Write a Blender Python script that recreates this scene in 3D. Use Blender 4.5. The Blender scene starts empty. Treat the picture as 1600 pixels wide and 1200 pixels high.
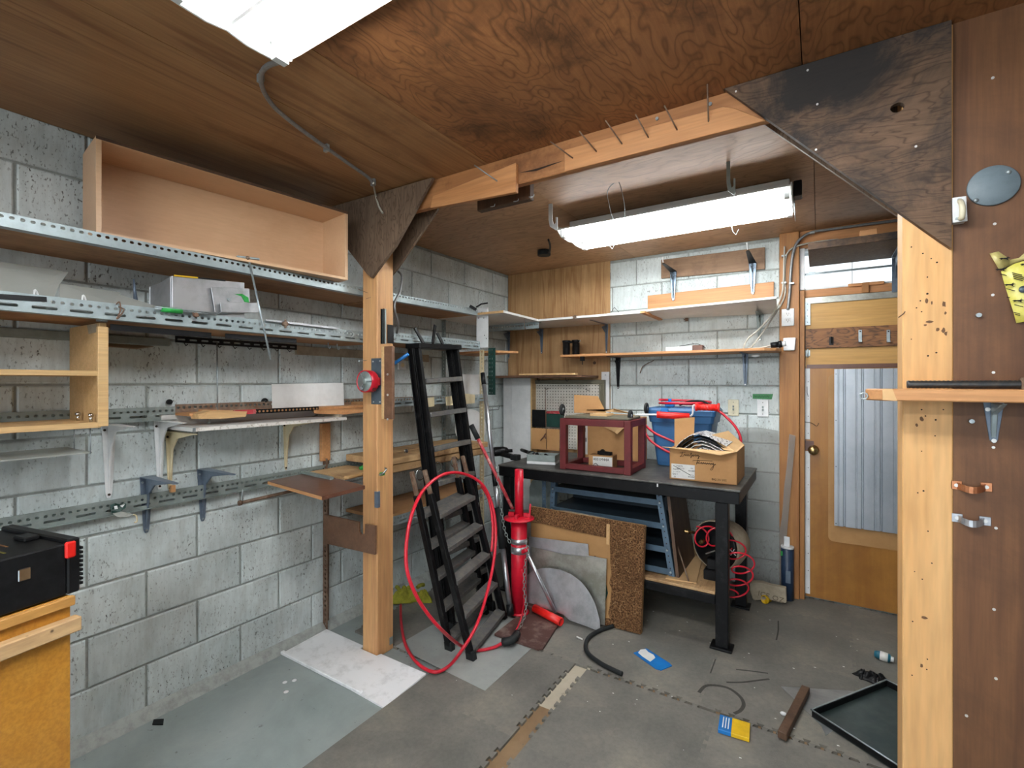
import bpy, bmesh, math, random
from mathutils import Vector, Matrix
random.seed(7)
SC = bpy.context.scene
COL = SC.collection
# ---------------------------------------------------------------- camera, world, exposure
H = 1.44
F, CX, CY, YAW = 754.0, 800.0, 599.0, math.radians(32.48)
cam = bpy.data.objects.new('camera', bpy.data.cameras.new('camera'))
COL.objects.link(cam)
cam.location = (0, 0, H)
cam.rotation_euler = (math.pi / 2, 0, YAW)
cam.data.sensor_width = 36
cam.data.lens = F / 1600 * 36
cam.data.shift_y = -1 / 1600
cam.data.clip_start = .05
SC.camera = cam
W = bpy.data.worlds.new('daylight'); SC.world = W; W.use_nodes = True
W.node_tree.nodes['Background'].inputs[0].default_value = (.86, .93, 1, 1)
W.node_tree.nodes['Background'].inputs[1].default_value = 2.1
SC.view_settings.view_transform = 'Standard'
SC.view_settings.look = 'None'
SC.view_settings.gamma = 1
SC.view_settings.use_curve_mapping = False
SC.view_settings.exposure = 0.82
TUBE_BACK, TUBE_FRONT = 30.0, 44.0
# ---------------------------------------------------------------- helpers
_s, _c = math.sin(YAW), math.cos(YAW)
def at(u, v, x=None, y=None, z=None):
    """point of the room seen at pixel (u,v) of the 1600x1200 photograph, on the plane x=, y= or z="""
    t = (u - CX) / F
    r = Vector((-_s + t * _c, _c + t * _s, (CY - v) / F))
    k = x / r.x if x is not None else y / r.y if y is not None else (z - H) / r.z
    return Vector((0, 0, H)) + r * k
V = Vector
class MB:
    def __init__(s): s.v = []; s.f = []; s.smooth = []
    def add(s, vs, fs, sm=False):
        n = len(s.v); s.v += [V(p) for p in vs]; s.f += [tuple(i + n for i in f) for f in fs]; s.smooth += [sm] * len(fs); return s
    def box(s, x0, x1, y0, y1, z0, z1):
        return s.hexa([(x0, y0, z0), (x1, y0, z0), (x1, y1, z0), (x0, y1, z0), (x0, y0, z1), (x1, y0, z1), (x1, y1, z1), (x0, y1, z1)])
    def hexa(s, p):
        return s.add(p, [(0, 3, 2, 1), (4, 5, 6, 7), (0, 1, 5, 4), (1, 2, 6, 5), (2, 3, 7, 6), (3, 0, 4, 7)])
    def obox(s, o, a, b, c):
        o, a, b, c = V(o), V(a), V(b), V(c)
        return s.hexa([o, o + a, o + a + b, o + b, o + c, o + a + c, o + a + b + c, o + b + c])
    def bar(s, p0, p1, w, h, up=(0, 0, 1)):
        p0, p1 = V(p0), V(p1); d = (p1 - p0)
        x = d.cross(V(up)).normalized(); y = x.cross(d).normalized()
        return s.obox(p0 - x * w / 2 - y * h / 2, x * w, d, y * h)
    def prism(s, pts, off):
        pts = [V(p) for p in pts]; n = len(pts); off = V(off)
        return s.add(pts + [p + off for p in pts], [tuple(range(n - 1, -1, -1)), tuple(range(n, 2 * n))] + [(i, (i + 1) % n, n + (i + 1) % n, n + i) for i in range(n)])
    def sheet(s, pts): return s.add(pts, [tuple(range(len(pts)))])
    def ring(s, c, ax, r, n, ph=0):
        ax = V(ax).normalized(); u = ax.orthogonal().normalized(); w = ax.cross(u)
        return [V(c) + (u * math.cos(ph + 2 * math.pi * i / n) + w * math.sin(ph + 2 * math.pi * i / n)) * r for i in range(n)]
    def cone(s, p0, p1, r0, r1, n=14):
        d = V(p1) - V(p0); a = s.ring(p0, d, r0, n); b = s.ring(p1, d, r1, n)
        k = len(s.v); s.v += a + b
        s.f += [(k + i, k + (i + 1) % n, k + n + (i + 1) % n, k + n + i) for i in range(n)]; s.smooth += [True] * n
        s.f += [tuple(k + n - 1 - i for i in range(n)), tuple(k + n + i for i in range(n))]; s.smooth += [False] * 2
        return s
    def cyl(s, p0, p1, r, n=14): return s.cone(p0, p1, r, r, n)
    def pipe(s, p0, p1, r, ri, n=16):
        d = V(p1) - V(p0); rs = [s.ring(p0, d, r, n), s.ring(p1, d, r, n), s.ring(p1, d, ri, n), s.ring(p0, d, ri, n)]
        vs = sum(rs, []); fs = []
        for k in range(4):
            a, b = k * n, ((k + 1) % 4) * n
            fs += [(a + i, a + (i + 1) % n, b + (i + 1) % n, b + i) for i in range(n)]
        return s.add(vs, fs, True)
    def lathe(s, prof, o, ax=(0, 0, 1), n=20):
        ax = V(ax).normalized(); u = ax.orthogonal().normalized(); w = ax.cross(u); vs = []; fs = []
        for r, h in prof:
            for i in range(n):
                t = 2 * math.pi * i / n; vs.append(V(o) + ax * h + (u * math.cos(t) + w * math.sin(t)) * r)
        for k in range(len(prof) - 1):
            fs += [(k * n + i, k * n + (i + 1) % n, (k + 1) * n + (i + 1) % n, (k + 1) * n + i) for i in range(n)]
        s.add(vs, fs, True)
        m = len(s.v) - len(vs)
        if prof[0][0] > 1e-4: s.f.append(tuple(m + n - 1 - i for i in range(n))); s.smooth.append(False)
        if prof[-1][0] > 1e-4: s.f.append(tuple(m + (len(prof) - 1) * n + i for i in range(n))); s.smooth.append(False)
        return s
    def tube(s, pts, r, n=8, closed=False, sub=0):
        P = [V(p) for p in pts]
        if sub: P = spline(P, sub, closed)
        N = len(P); k0 = len(s.v); prev = None
        for i in range(N):
            a = P[i - 1] if (i > 0 or closed) else P[i]; b = P[(i + 1) % N] if (i < N - 1 or closed) else P[i]
            d = (b - a).normalized() if (b - a).length > 1e-9 else V((0, 0, 1))
            if prev is None: prev = d.orthogonal().normalized()
            x = (prev - d * prev.dot(d)); x = x.normalized() if x.length > 1e-6 else d.orthogonal().normalized(); prev = x; y = d.cross(x)
            s.v += [P[i] + (x * math.cos(2 * math.pi * j / n) + y * math.sin(2 * math.pi * j / n)) * r for j in range(n)]
        for i in range(N if closed else N - 1):
            a, b = k0 + i * n, k0 + ((i + 1) % N) * n
            for j in range(n): s.f.append((a + j, a + (j + 1) % n, b + (j + 1) % n, b + j)); s.smooth.append(True)
        if not closed:
            s.f += [tuple(k0 + n - 1 - j for j in range(n)), tuple(k0 + (N - 1) * n + j for j in range(n))]; s.smooth += [False, False]
        return s
    def ball(s, c, r, n=10, sq=(1, 1, 1)):
        c = V(c); vs = []; fs = []; m = n // 2
        for a in range(m + 1):
            for b in range(n):
                th = math.pi * a / m; ph = 2 * math.pi * b / n
                vs.append(c + V((r * sq[0] * math.sin(th) * math.cos(ph), r * sq[1] * math.sin(th) * math.sin(ph), r * sq[2] * math.cos(th))))
        for a in range(m):
            for b in range(n): fs.append((a * n + b, (a + 1) * n + b, (a + 1) * n + (b + 1) % n, a * n + (b + 1) % n))
        return s.add(vs, fs, True)
    def perf(s, o, U, Vv, L, Ht, rows):
        """sheet spanned by unit vectors U (length L) and Vv (height Ht) with rows of holes (centre, pitch, half width, half height)"""
        o, U, Vv = V(o), V(U), V(Vv); rows = sorted(rows); b = [0] + [(rows[i][0] + rows[i + 1][0]) / 2 for i in range(len(rows) - 1)] + [Ht]
        for (vc, p, hw, hh), v0, v1 in zip(rows, b, b[1:]):
            n = max(1, int(L / p)); p = L / n; cu = min(hw, hh) * .6
            for i in range(n):
                u0, u1 = i * p, (i + 1) * p; uc = (u0 + u1) / 2
                out = [(u0, v0), (uc, v0), (u1, v0), (u1, vc), (u1, v1), (uc, v1), (u0, v1), (u0, vc)]
                k = hw - cu; q = hh - cu
                inn = [(uc - k, vc - hh), (uc + k, vc - hh), (uc + hw, vc - q), (uc + hw, vc + q), (uc + k, vc + hh), (uc - k, vc + hh), (uc - hw, vc + q), (uc - hw, vc - q)]
                vs = [o + U * a + Vv * c for a, c in out + inn]
                s.add(vs, [(0, 1, 8), (1, 9, 8), (1, 2, 10, 9), (2, 3, 11, 10), (3, 4, 12, 11), (4, 5, 12), (5, 13, 12), (5, 6, 14, 13), (6, 7, 15, 14), (7, 0, 8, 15)])
        return s
def spline(P, sub, closed=False):
    out = []; N = len(P)
    for i in range(N if closed else N - 1):
        p0 = P[i - 1] if (i > 0 or closed) else P[0]; p1 = P[i]; p2 = P[(i + 1) % N]; p3 = P[(i + 2) % N] if (i + 2 < N or closed) else P[-1]
        for k in range(sub):
            t = k / sub
            out.append(.5 * ((2 * p1) + (p2 - p0) * t + (2 * p0 - 5 * p1 + 4 * p2 - p3) * t * t + (3 * p1 - p0 - 3 * p2 + p3) * t ** 3))
    if not closed: out.append(P[-1])
    return out
def tag(o, label=None, cat=None, group=None, kind=None):
    if label: o['label'] = label
    if cat: o['category'] = cat
    if group: o['group'] = group
    if kind: o['kind'] = kind
    return o
def mesh_obj(name, mb, mat, off, bevel=0, solid=0, recalc=True):
    me = bpy.data.meshes.new(name)
    me.from_pydata([tuple(p - off) for p in mb.v], [], mb.f)
    me.polygons.foreach_set('use_smooth', mb.smooth)
    bm = bmesh.new(); bm.from_mesh(me)
    if solid: bmesh.ops.remove_doubles(bm, verts=bm.verts, dist=1e-5)
    if recalc: bmesh.ops.recalc_face_normals(bm, faces=bm.faces)
    bm.to_mesh(me); bm.free()
    me.materials.append(mat)
    o = bpy.data.objects.new(name, me); COL.objects.link(o)
    if solid:
        m = o.modifiers.new('thickness', 'SOLIDIFY'); m.thickness = solid; m.offset = 0
    if bevel:
        m = o.modifiers.new('edge', 'BEVEL'); m.width = bevel; m.segments = 1; m.limit_method = 'ANGLE'; m.angle_limit = math.radians(50)
    return o
def thing(name, label, cat, loc, group=None, kind=None):
    o = bpy.data.objects.new(name, None); COL.objects.link(o); o.location = V(loc); o.empty_display_size = .05
    o['_org'] = list(loc)
    return tag(o, label, cat, group, kind)
def org(o):
    p = V((0, 0, 0))
    while o is not None: p += V(o.location); o = o.parent
    return p
def part(parent, name, mb, mat, label=None, bevel=0, solid=0, kind=None):
    """mesh given in room coordinates, linked as a child of parent"""
    o = mesh_obj(name, mb, mat, org(parent), bevel, solid); o.parent = parent
    return tag(o, label, None, None, kind)
def sub(par, name, mb, mat, **k): return part(par, name, mb, mat, **k)
def solo(name, mb, mat, label, cat, group=None, kind=None, bevel=0, solid=0):
    """a thing that is one mesh; its origin sits under its middle"""
    lo = V([min(p[i] for p in mb.v) for i in range(3)]); hi = V([max(p[i] for p in mb.v) for i in range(3)])
    o_ = V(((lo.x + hi.x) / 2, (lo.y + hi.y) / 2, lo.z))
    o = mesh_obj(name, mb, mat, o_, bevel, solid); o.location = o_
    return tag(o, label, cat, group, kind)
def dup(root, loc, label=None, group=None):
    r = root.copy(); COL.objects.link(r); r.location = V(loc)
    if label: r['label'] = label
    if group: r['group'] = group
    for ch in list(root.children):
        c = ch.copy(); COL.objects.link(c); c.parent = r
        for g in list(ch.children):
            d = g.copy(); COL.objects.link(d); d.parent = c
    return r
def text(parent, name, body, size, o, U, N, mat, ext=.0006, sx=1.0):
    """lettering built as a mesh: o = lower left corner, U = reading direction, N = outward normal (room coordinates)"""
    cu = bpy.data.curves.new(name, 'FONT'); cu.body = body; cu.size = size; cu.extrude = ext; cu.resolution_u = 2
    tmp = bpy.data.objects.new(name + '_tmp', cu); COL.objects.link(tmp)
    me = bpy.data.meshes.new_from_object(tmp.evaluated_get(bpy.context.evaluated_depsgraph_get()))
    bpy.data.objects.remove(tmp); bpy.data.curves.remove(cu)
    U = V(U).normalized(); N = V(N).normalized(); T = N.cross(U)
    M = Matrix(((U.x * sx, T.x, N.x), (U.y * sx, T.y, N.y), (U.z * sx, T.z, N.z))).to_4x4()
    me.transform(Matrix.Translation(V(o) - org(parent)) @ M)
    me.name = name; me.materials.clear(); me.materials.append(mat)
    ob = bpy.data.objects.new(name, me); COL.objects.link(ob); ob.parent = parent
    return ob
# ---------------------------------------------------------------- materials
def lin(h):
    if isinstance(h, str): h = [int(h[i:i + 2], 16) / 255 for i in (0, 2, 4)]
    return tuple((c / 12.92 if c <= .04045 else ((c + .055) / 1.055) ** 2.4) for c in h) + (1,)
_M = {}
def dull(h, k=.03):
    if not isinstance(h, str): return h
    c = [int(h[i:i + 2], 16) for i in (0, 2, 4)]; g = .3 * c[0] + .55 * c[1] + .15 * c[2]
    return ''.join('%02x' % max(0, min(255, round(v + (g - v) * k))) for v in c)
class NT:
    def __init__(s, name):
        s.m = bpy.data.materials.new(name); s.m.use_nodes = True; s.t = s.m.node_tree; s.b = s.t.nodes['Principled BSDF']
        s.tc = s.n('ShaderNodeTexCoord')
    def n(s, typ, **k):
        x = s.t.nodes.new(typ)
        for a, b in k.items(): setattr(x, a, b)
        return x
    def l(s, a, b): s.t.links.new(a, b)
    def coord(s, sc=(1, 1, 1), rand=True):
        mp = s.n('ShaderNodeMapping'); mp.inputs['Scale'].default_value = sc
        s.l(s.tc.outputs['Object'], mp.inputs[0])
        if rand:
            oi = s.n('ShaderNodeObjectInfo'); mu = s.n('ShaderNodeMath', operation='MULTIPLY'); mu.inputs[1].default_value = 57.3
            s.l(oi.outputs['Random'], mu.inputs[0]); s.l(mu.outputs[0], mp.inputs['Location'])
        return mp.outputs[0]
    def noise(s, co, scale, detail=4, rough=.6, dist=0):
        x = s.n('ShaderNodeTexNoise'); x.inputs['Scale'].default_value = scale; x.inputs['Detail'].default_value = detail
        x.inputs['Roughness'].default_value = rough; x.inputs['Distortion'].default_value = dist; s.l(co, x.inputs['Vector']); return x.outputs['Fac']
    def ramp(s, fac, *stops):
        r = s.n('ShaderNodeValToRGB'); e = r.color_ramp.elements
        while len(e) < len(stops): e.new(.5)
        for el, (p, c) in zip(e, stops): el.position = p; el.color = c if len(c) == 4 else lin(c)
        s.l(fac, r.inputs[0]); return r.outputs[0]
    def mix(s, fac, a, b, mode='MIX'):
        m = s.n('ShaderNodeMix', data_type='RGBA', blend_type=mode)
        for sock, val in ((m.inputs[0], fac), (m.inputs[6], a), (m.inputs[7], b)):
            if hasattr(val, 'is_linked'): s.l(val, sock)
            else: sock.default_value = val
        return m.outputs[2]
    def bump(s, h, st, dist=.01):
        b = s.n('ShaderNodeBump'); b.inputs['Strength'].default_value = st; b.inputs['Distance'].default_value = dist
        s.l(h, b.inputs['Height']); s.l(b.outputs[0], s.b.inputs['Normal'])
    def hue(s, col, amt):
        oi = s.n('ShaderNodeObjectInfo'); mr = s.n('ShaderNodeMapRange'); mr.inputs[3].default_value = 1 - amt; mr.inputs[4].default_value = 1 + amt
        h = s.n('ShaderNodeHueSaturation'); s.l(oi.outputs['Random'], mr.inputs[0]); s.l(mr.outputs[0], h.inputs['Value']); s.l(col, h.inputs['Color']); return h.outputs[0]
    def done(s, col, rough=.6, metal=0, spec=None):
        if hasattr(col, 'is_linked'): s.l(col, s.b.inputs['Base Color'])
        else: s.b.inputs['Base Color'].default_value = col
        s.b.inputs['Roughness'].default_value = rough; s.b.inputs['Metallic'].default_value = metal
        if spec is not None: s.b.inputs['Specular IOR Level'].default_value = spec
        return s.m
def plain(name, col, rough=.5, metal=0, col2=None, sc=14, bump=0, amt=(.42, .68)):
    """paint, metal or plastic with wear: col2 shows through in noise patches"""
    if name in _M: return _M[name]
    t = NT(name); co = t.coord(); c = lin(col)
    n = t.noise(co, sc, 6, .7)
    c2 = lin(col2) if col2 else tuple(x * .82 for x in c[:3]) + (1,)
    out = t.ramp(n, (amt[0], c), (amt[1], c2))
    if bump: t.bump(t.noise(t.coord(), sc * 6, 3), bump, .003)
    _M[name] = t.done(out, rough, metal, .25 if 'black' in name else None); return _M[name]
def wood(name, a, b, dark=None, axis='y', g=1.0, rough=.6, knots=False, bump=.15):
    """sawn timber or veneer; grain runs along axis; a,b the two tones; dark for stains"""
    if name in _M: return _M[name]
    a, b = dull(a), dull(b)
    t = NT(name); k = 26 * g; st = {'x': (1.2, k, k), 'y': (k, 1.2, k), 'z': (k, k, 1.2)}[axis]
    co = t.coord(st); n = t.noise(co, 1.0, 5, .65, .4)
    col = t.ramp(n, (.3, a), (.7, b))
    fine = t.noise(t.coord(tuple(q * 5 for q in st)), 1, 2, .5)
    col = t.mix(.35, col, t.ramp(fine, (.35, (.55, .55, .55, 1)), (.65, (1, 1, 1, 1))), 'MULTIPLY')
    if dark:
        s = t.noise(t.coord((2, 2, 2)), 1.6, 6, .7)
        col = t.mix(t.ramp(s, (.5, (0, 0, 0, 1)), (.68, (1, 1, 1, 1))), col, lin(dark))
    if knots:
        vo = t.n('ShaderNodeTexVoronoi'); vo.inputs['Scale'].default_value = 16; t.l(t.coord(), vo.inputs['Vector'])
        col = t.mix(t.ramp(vo.outputs['Distance'], (.04, (1, 1, 1, 1)), (.1, (0, 0, 0, 1))), col, lin('2a1a0e'))
    t.bump(fine, bump, .002)
    _M[name] = t.done(t.hue(col, .06), rough); return _M[name]
def plywood(name, a, b, line, axis='y', dark=None, rough=.55, lines=9, sc=(2.2, .55, 2.2), ds=(.46, .66), dscale=1.1, fine_=.45):
    """rotary cut plywood: contour-line figure stretched along the sheet"""
    if name in _M: return _M[name]
    a, b, line = dull(a), dull(b), dull(line)
    t = NT(name)
    st = {'y': sc, 'x': (sc[1], sc[0], sc[2]), 'z': (sc[0], sc[2], sc[1])}[axis]
    n = t.noise(t.coord(st), 1.0, 3, .5, .35)
    m = t.n('ShaderNodeMath', operation='MULTIPLY'); m.inputs[1].default_value = lines; t.l(n, m.inputs[0])
    pp = t.n('ShaderNodeMath', operation='PINGPONG'); pp.inputs[1].default_value = .5; t.l(m.outputs[0], pp.inputs[0])
    d2 = t.n('ShaderNodeMath', operation='MULTIPLY'); d2.inputs[1].default_value = 2; t.l(pp.outputs[0], d2.inputs[0])
    base = t.ramp(t.noise(t.coord(tuple(q * 1.6 for q in st)), 1.4, 5, .6), (.3, a), (.7, b))
    col = t.mix(t.ramp(d2.outputs[0], (.0, (1, 1, 1, 1)), (.34, (.12, .12, .12, 1)), (1, (0, 0, 0, 1))), base, lin(line))
    fs = {'y': (60, 3, 60), 'x': (3, 60, 60), 'z': (60, 60, 3)}[axis]
    fine = t.noise(t.coord(fs), 1.5, 3, .6)
    col = t.mix(fine_, col, t.ramp(fine, (.35, (.55, .5, .48, 1)), (.62, (1, 1, 1, 1))), 'MULTIPLY')
    if dark:
        s = t.noise(t.coord((1, 1, 1)), dscale, 7, .72, .6)
        col = t.mix(t.ramp(s, (ds[0], (0, 0, 0, 1)), (ds[1], (.95, .95, .95, 1))), col, lin(dark))
    t.bump(fine, .12, .002)
    _M[name] = t.done(col, rough); return _M[name]
def block_mat(name, a, b, pit, spots=.5):
    if name in _M: return _M[name]
    t = NT(name)
    big = t.noise(t.coord((1, 1, 1)), 3.5, 5, .65)
    col = t.ramp(big, (.28, dull(a, .0)), (.62, b))
    grime = t.noise(t.coord((1, 1, .6), False), 2.2, 6, .7, .4)
    col = t.mix(t.ramp(grime, (.5, (0, 0, 0, 1)), (.75, (.6, .6, .6, 1))), col, lin('98978e'))
    drip = t.noise(t.coord((60, 60, 9)), 1, 4, .6)
    col = t.mix(.5, col, t.ramp(drip, (.3, (.7, .71, .7, 1)), (.6, (1, 1, 1, 1))), 'MULTIPLY')
    pits = t.noise(t.coord((1, 1, .5)), 115, 3, .65)
    mask = t.ramp(pits, (.575, (0, 0, 0, 1)), (.66, (1, 1, 1, 1)))
    where = t.ramp(t.noise(t.coord((1, 1, 1)), 6, 3), (.4, (.15, .15, .15, 1)), (.62, (1, 1, 1, 1)))
    mm = t.mix(1.0, mask, where, 'MULTIPLY')
    col = t.mix(mm, col, lin(pit))
    inv = t.n('ShaderNodeInvert'); t.l(mm, inv.inputs[1])
    t.bump(t.mix(.35, inv.outputs[0], drip), .35, .006)
    _M[name] = t.done(t.hue(col, .05), .62, 0, .35); return _M[name]
def emit(name, col, st):
    t = NT(name); t.b.inputs['Emission Color'].default_value = col; t.b.inputs['Emission Strength'].default_value = st
    _M[name] = t.done((.9, .9, .9, 1), .4); return _M[name]
def clear(name, col, rough, tr=1.0, ior=1.2, alpha=1.0):
    t = NT(name); t.b.inputs['Transmission Weight'].default_value = tr; t.b.inputs['IOR'].default_value = ior; t.b.inputs['Alpha'].default_value = alpha
    t.b.inputs['Base Color'].default_value = lin(col); t.b.inputs['Roughness'].default_value = rough
    _M[name] = t.m; return t.m
M_block = block_mat('painted block', 'b3bfbf', 'd6e0e0', '5e605d')
M_blockw = block_mat('whitewashed block', 'b8c4c3', 'd5dedd', '74756f')
M_mortar = plain('mortar', 'a3a9a5', .8, 0, '868a86', 20, .3)
M_fir = wood('fir post', 'c08a58', 'd9a86f', None, 'z', .7, .6)
M_firp = wood('pale fir post', 'd6a162', 'e2b478', None, 'z', .45, .55)
M_firx = wood('fir beam', '9f683a', 'bd8350', '6e4424', 'x', .6, .6)
M_firxl = wood('light fir board', 'b97c48', 'cf9560', None, 'x', .7, .6)
M_firz = wood('fir jamb', '94602f', 'b07a40', None, 'z', .9, .55)
M_ceil_f = plywood('stained ceiling ply', '8a5933', 'a06b3e', '724825', 'y', '3a2412', lines=26, sc=(4.2, 1.7, 2.2), ds=(.5, .72), dscale=2.2)
M_ceil_s = plywood('plain ceiling ply', '976a40', 'ab7f52', '865a34', 'y', '53341d', lines=5, sc=(5, .4, 2), ds=(.56, .8))
M_ceil_b = plywood('back ceiling ply', 'a47d58', 'b78d66', '946d48', 'x', '6b4a30', lines=14, sc=(5, 1.6, 2.2), ds=(.55, .85), dscale=1.8)
M_corner = plywood('corner ply', 'ab8354', 'c09a6b', '9d7346', 'z', '80552f', lines=4, sc=(9, .7, 9), ds=(.48, .9), dscale=2, fine_=.3)
M_gus = plywood('weathered gusset ply', '5e4936', '765c47', '4b3828', 'x', '211f1f', lines=16, sc=(12, 3, 12), ds=(.42, .6), dscale=2.6, rough=.85)
M_gus2 = plywood('brown gusset ply', '63503e', '75604c', '4f3d2c', 'z', '3b2d22', lines=14, sc=(12, 3, 12), ds=(.5, .8), rough=.7)
M_part = plywood('partition ply', '6a4529', '7a5230', '613d23', 'z', '482e1b', lines=3, sc=(9, .5, 9), ds=(.46, .8), dscale=2.4)
M_door = plywood('door veneer', 'a06d2c', 'ab7733', '996627', 'z', '774d1f', lines=2, sc=(6, .6, 6), ds=(.5, .85), dscale=1.5, rough=.35, fine_=.18)
M_doorL = wood('door upper ply', 'b48745', 'c39752', None, 'x', .6, .5)
M_osb = plywood('door hook board', '80522a', '986637', '56351a', 'x', '4b2e17', lines=9, sc=(14, 5, 14), ds=(.5, .8))
M_shelf = wood('shelf ply', '9c7148', 'b58a5c', '7a522f', 'y', .8, .65)
M_shelfp = wood('pine board', 'c79c66', 'd9b47f', None, 'y', .8, .6)
M_pinex = wood('pine board across', 'b8804e', 'cc9763', None, 'x', .8, .6)
M_pallet = wood('rough pine', 'b08a5c', 'cfac7c', '7c5a38', 'y', .8, .7, True)
M_oak = wood('oak veneer', 'c09a63', 'd3b07c', None, 'y', 1.4, .5)
M_birch = plywood('birch ply', 'cba37c', 'd6b18b', 'c59b73', 'y', 'b58c66', lines=3, sc=(2, .6, 2), ds=(.5, .9), rough=.4, fine_=.12)
M_birche = plain('ply edge', 'b98f60', .6, 0, '8b6a45', 60)
M_orange = plywood('orange varnished ply', 'bd8029', 'ca9038', 'ac7020', 'x', '966018', lines=3, sc=(4, 1, 4), ds=(.5, .85), rough=.3)
M_brownlam = plain('brown laminate', '5b3a2c', .35, 0, '6d4a3b', 9)
M_brown = wood('brown board', '6b4a34', '7d5a42', '4c3424', 'y', .7, .5)
M_dkwood = wood('dark wood', '4b3423', '5f4530', '31211a', 'z', .8, .6)
M_galv = plain('galvanised steel', 'a9b3b6', .42, .65, '8d989d', 30)
M_zinc = plain('grey painted steel', '9fadb0', .4, .25, '8b989a', 18)
M_rail = plain('old grey angle', '8c9794', .5, .3, '79827e', 12)
M_rust = plain('rusty steel', '6c5242', .7, .4, '8c7a68', 22)
M_rustrail = plain('brown rusty rail', '7b6350', .7, .3, '8f8578', 14)
M_alu = plain('aluminium sheet', 'c2c5c8', .36, .8, '9fa3a6', 7)
M_alud = plain('stained aluminium', 'b1b1a9', .36, .7, '8b8b80', 6, 0, (.4, .6))
M_chrome = plain('chrome', 'c3c7cb', .16, 1, 'b8babc', 20)
M_black = plain('black paint', '0f1012', .4, 0, '1a1c1e', 26)
M_blackw = plain('worn black steel', '0e0f11', .42, .1, '2c2d2e', 16, 0, (.55, .75))
M_tread = plain('dusty ladder tread', '555656', .6, .2, '6f6a62', 30)
M_blackp = plain('black plastic', '101113', .35, 0, '1a1b1d', 10)
M_bench = plain('bench top steel', '454543', .5, .3, '6a6963', 9, 0, (.45, .7))
M_bluegrey = plain('blue grey bracket', '6a7888', .4, .3, '5b6878', 20)
M_rackblue = plain('rack blue steel', '4f6577', .45, .3, '43586a', 14)
M_rackshade = plain('shaded rack shelf steel', '1f2c35', .5, .2, '27343d', 10)  # darker than the rack blue: interior shade put into the colour
M_white = plain('white paint', 'e4e6e6', .4, 0, 'd3d6d6', 8)
M_whitem = plain('white melamine', 'dfe0de', .35, 0, 'd0d1ce', 7)
M_whited = plain('scuffed white panel', 'f0f2f4', .45, 0, 'c6c8c8', 9, 0, (.5, .75))
M_chip = plain('chipped white edge', 'dedbd4', .7, 0, 'a39a8c', 60, 0, (.52, .66))
M_cream = plain('cream bracket', 'dccfab', .4, 0, 'c9bb95', 12)
M_creamp = plain('cream plastic', 'd9d2b6', .4)
M_red = plain('red paint', 'c4122b', .35, 0, 'b00f26', 9)
M_redh = plain('red hose rubber', 'c81f33', .3, 0, 'bb1a2d', 14)
M_redp = plain('red plastic', 'e0241c', .35, 0, 'd01d17', 10)
M_redw = plain('red tool paint', 'a8323a', .5, 0, 'c8a79c', 20, 0, (.52, .7))
M_oxide = plain('red oxide paint', '641f21', .5, .1, '511b1c', 16, 0, (.5, .75))
M_baseplate = plain('rusty base plate', '533832', .6, .2, '8d7d74', 9, 0, (.5, .75))
M_blue = plain('blue tote plastic', '2f6190', .45, 0, '2a5782', 6)
M_blue2 = plain('blue plastic', '1773bd', .4, 0, '1567aa', 8)
M_green = plain('dark green plastic', '123b33', .5, 0, '0e2f29', 8)
M_gtape = plain('green tape', '2f7a44', .6, 0, '28693a', 40)
M_gbright = plain('bright green tape', '1f9a3e', .55, 0, '188233', 40)
M_yellow = plain('yellow plastic', 'd6ad12', .45, 0, 'c09a0e', 14)
M_cloth = plain('yellow cloth', '9b9a2c', .9, 0, '7d7d22', 30, .4)
M_card = plain('cardboard', 'ba8d5c', .8, 0, 'ad8050', 5, .08)
M_cardl = plain('pale cardboard', 'd2ad7d', .8, 0, 'c6a070', 6, .08)
M_hard = plain('brown hardboard', 'a9804f', .6, 0, '9c7446', 6)
M_paper = plain('paper', 'e2e2de', .7, 0, 'd4d4d0', 12)
M_ink = plain('black ink', '1b1a18', .7)
M_rubber = plain('black rubber', '1c1f20', .55, 0, '272a2b', 12)
M_plate = plain('grey plate', '5c6a74', .45, .4, '4d5a63', 16)
M_disc = plain('slate grey plastic', '67757c', .5, 0, '5d6b72', 30)
M_holeshade = plain('painted hole shade', '0c0b0a', .9)
M_screw = plain('screw head', 'd9d9d6', .35, .5)
M_hole = plain('drilled hole', '2b1c10', .9)
M_conduit = plain('grey conduit', '8d8f8f', .45, .5, '797b7b', 60)
M_cable = plain('beige cable', 'b7b3a6', .5)
M_copper = plain('copper strap', 'c98a63', .3, .8, 'a86b49', 30)
M_strap = plain('galvanised strap', 'c3c6cc', .3, .8, '9a9ea6', 30)
M_trim = plain('olive trim', '6b6756', .5, 0, '5f5c4c', 14)
M_pale_dusty = plain('dusty beige plastic', 'a39782', .7, 0, '857a67', 12)
M_acryl = clear('dusty clear plastic', 'bfc2bb', .35, 0, 1.3, .45)
M_film = clear('translucent film', 'b4b5b0', .35, 0, 1.3, .33)
M_glass = clear('window glass', 'ffffff', 0, 1, 1.05)
M_tube_b = emit('fluorescent tube back', (.97, .99, 1, 1), TUBE_BACK)
M_tube_f = emit('fluorescent tube front', (.96, .985, 1, 1), TUBE_FRONT)
M_enamel = plain('white enamel reflector', 'f0f1ef', .35, 0, 'e8e9e7', 5)
def carpet_mat():
    t = NT('brown carpet'); n = t.noise(t.coord(), 130, 4, .8); col = t.ramp(n, (.38, '3b2a1c'), (.5, '7d5a3c'), (.64, 'b0875e'))
    big = t.noise(t.coord(), 5, 3); col = t.mix(t.ramp(big, (.4, (0, 0, 0, 1)), (.8, (.5, .5, .5, 1))), col, lin('4a3422'))
    t.bump(n, 1, .012); return t.done(col, .95, 0, .1)
M_carpet = carpet_mat()
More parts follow.
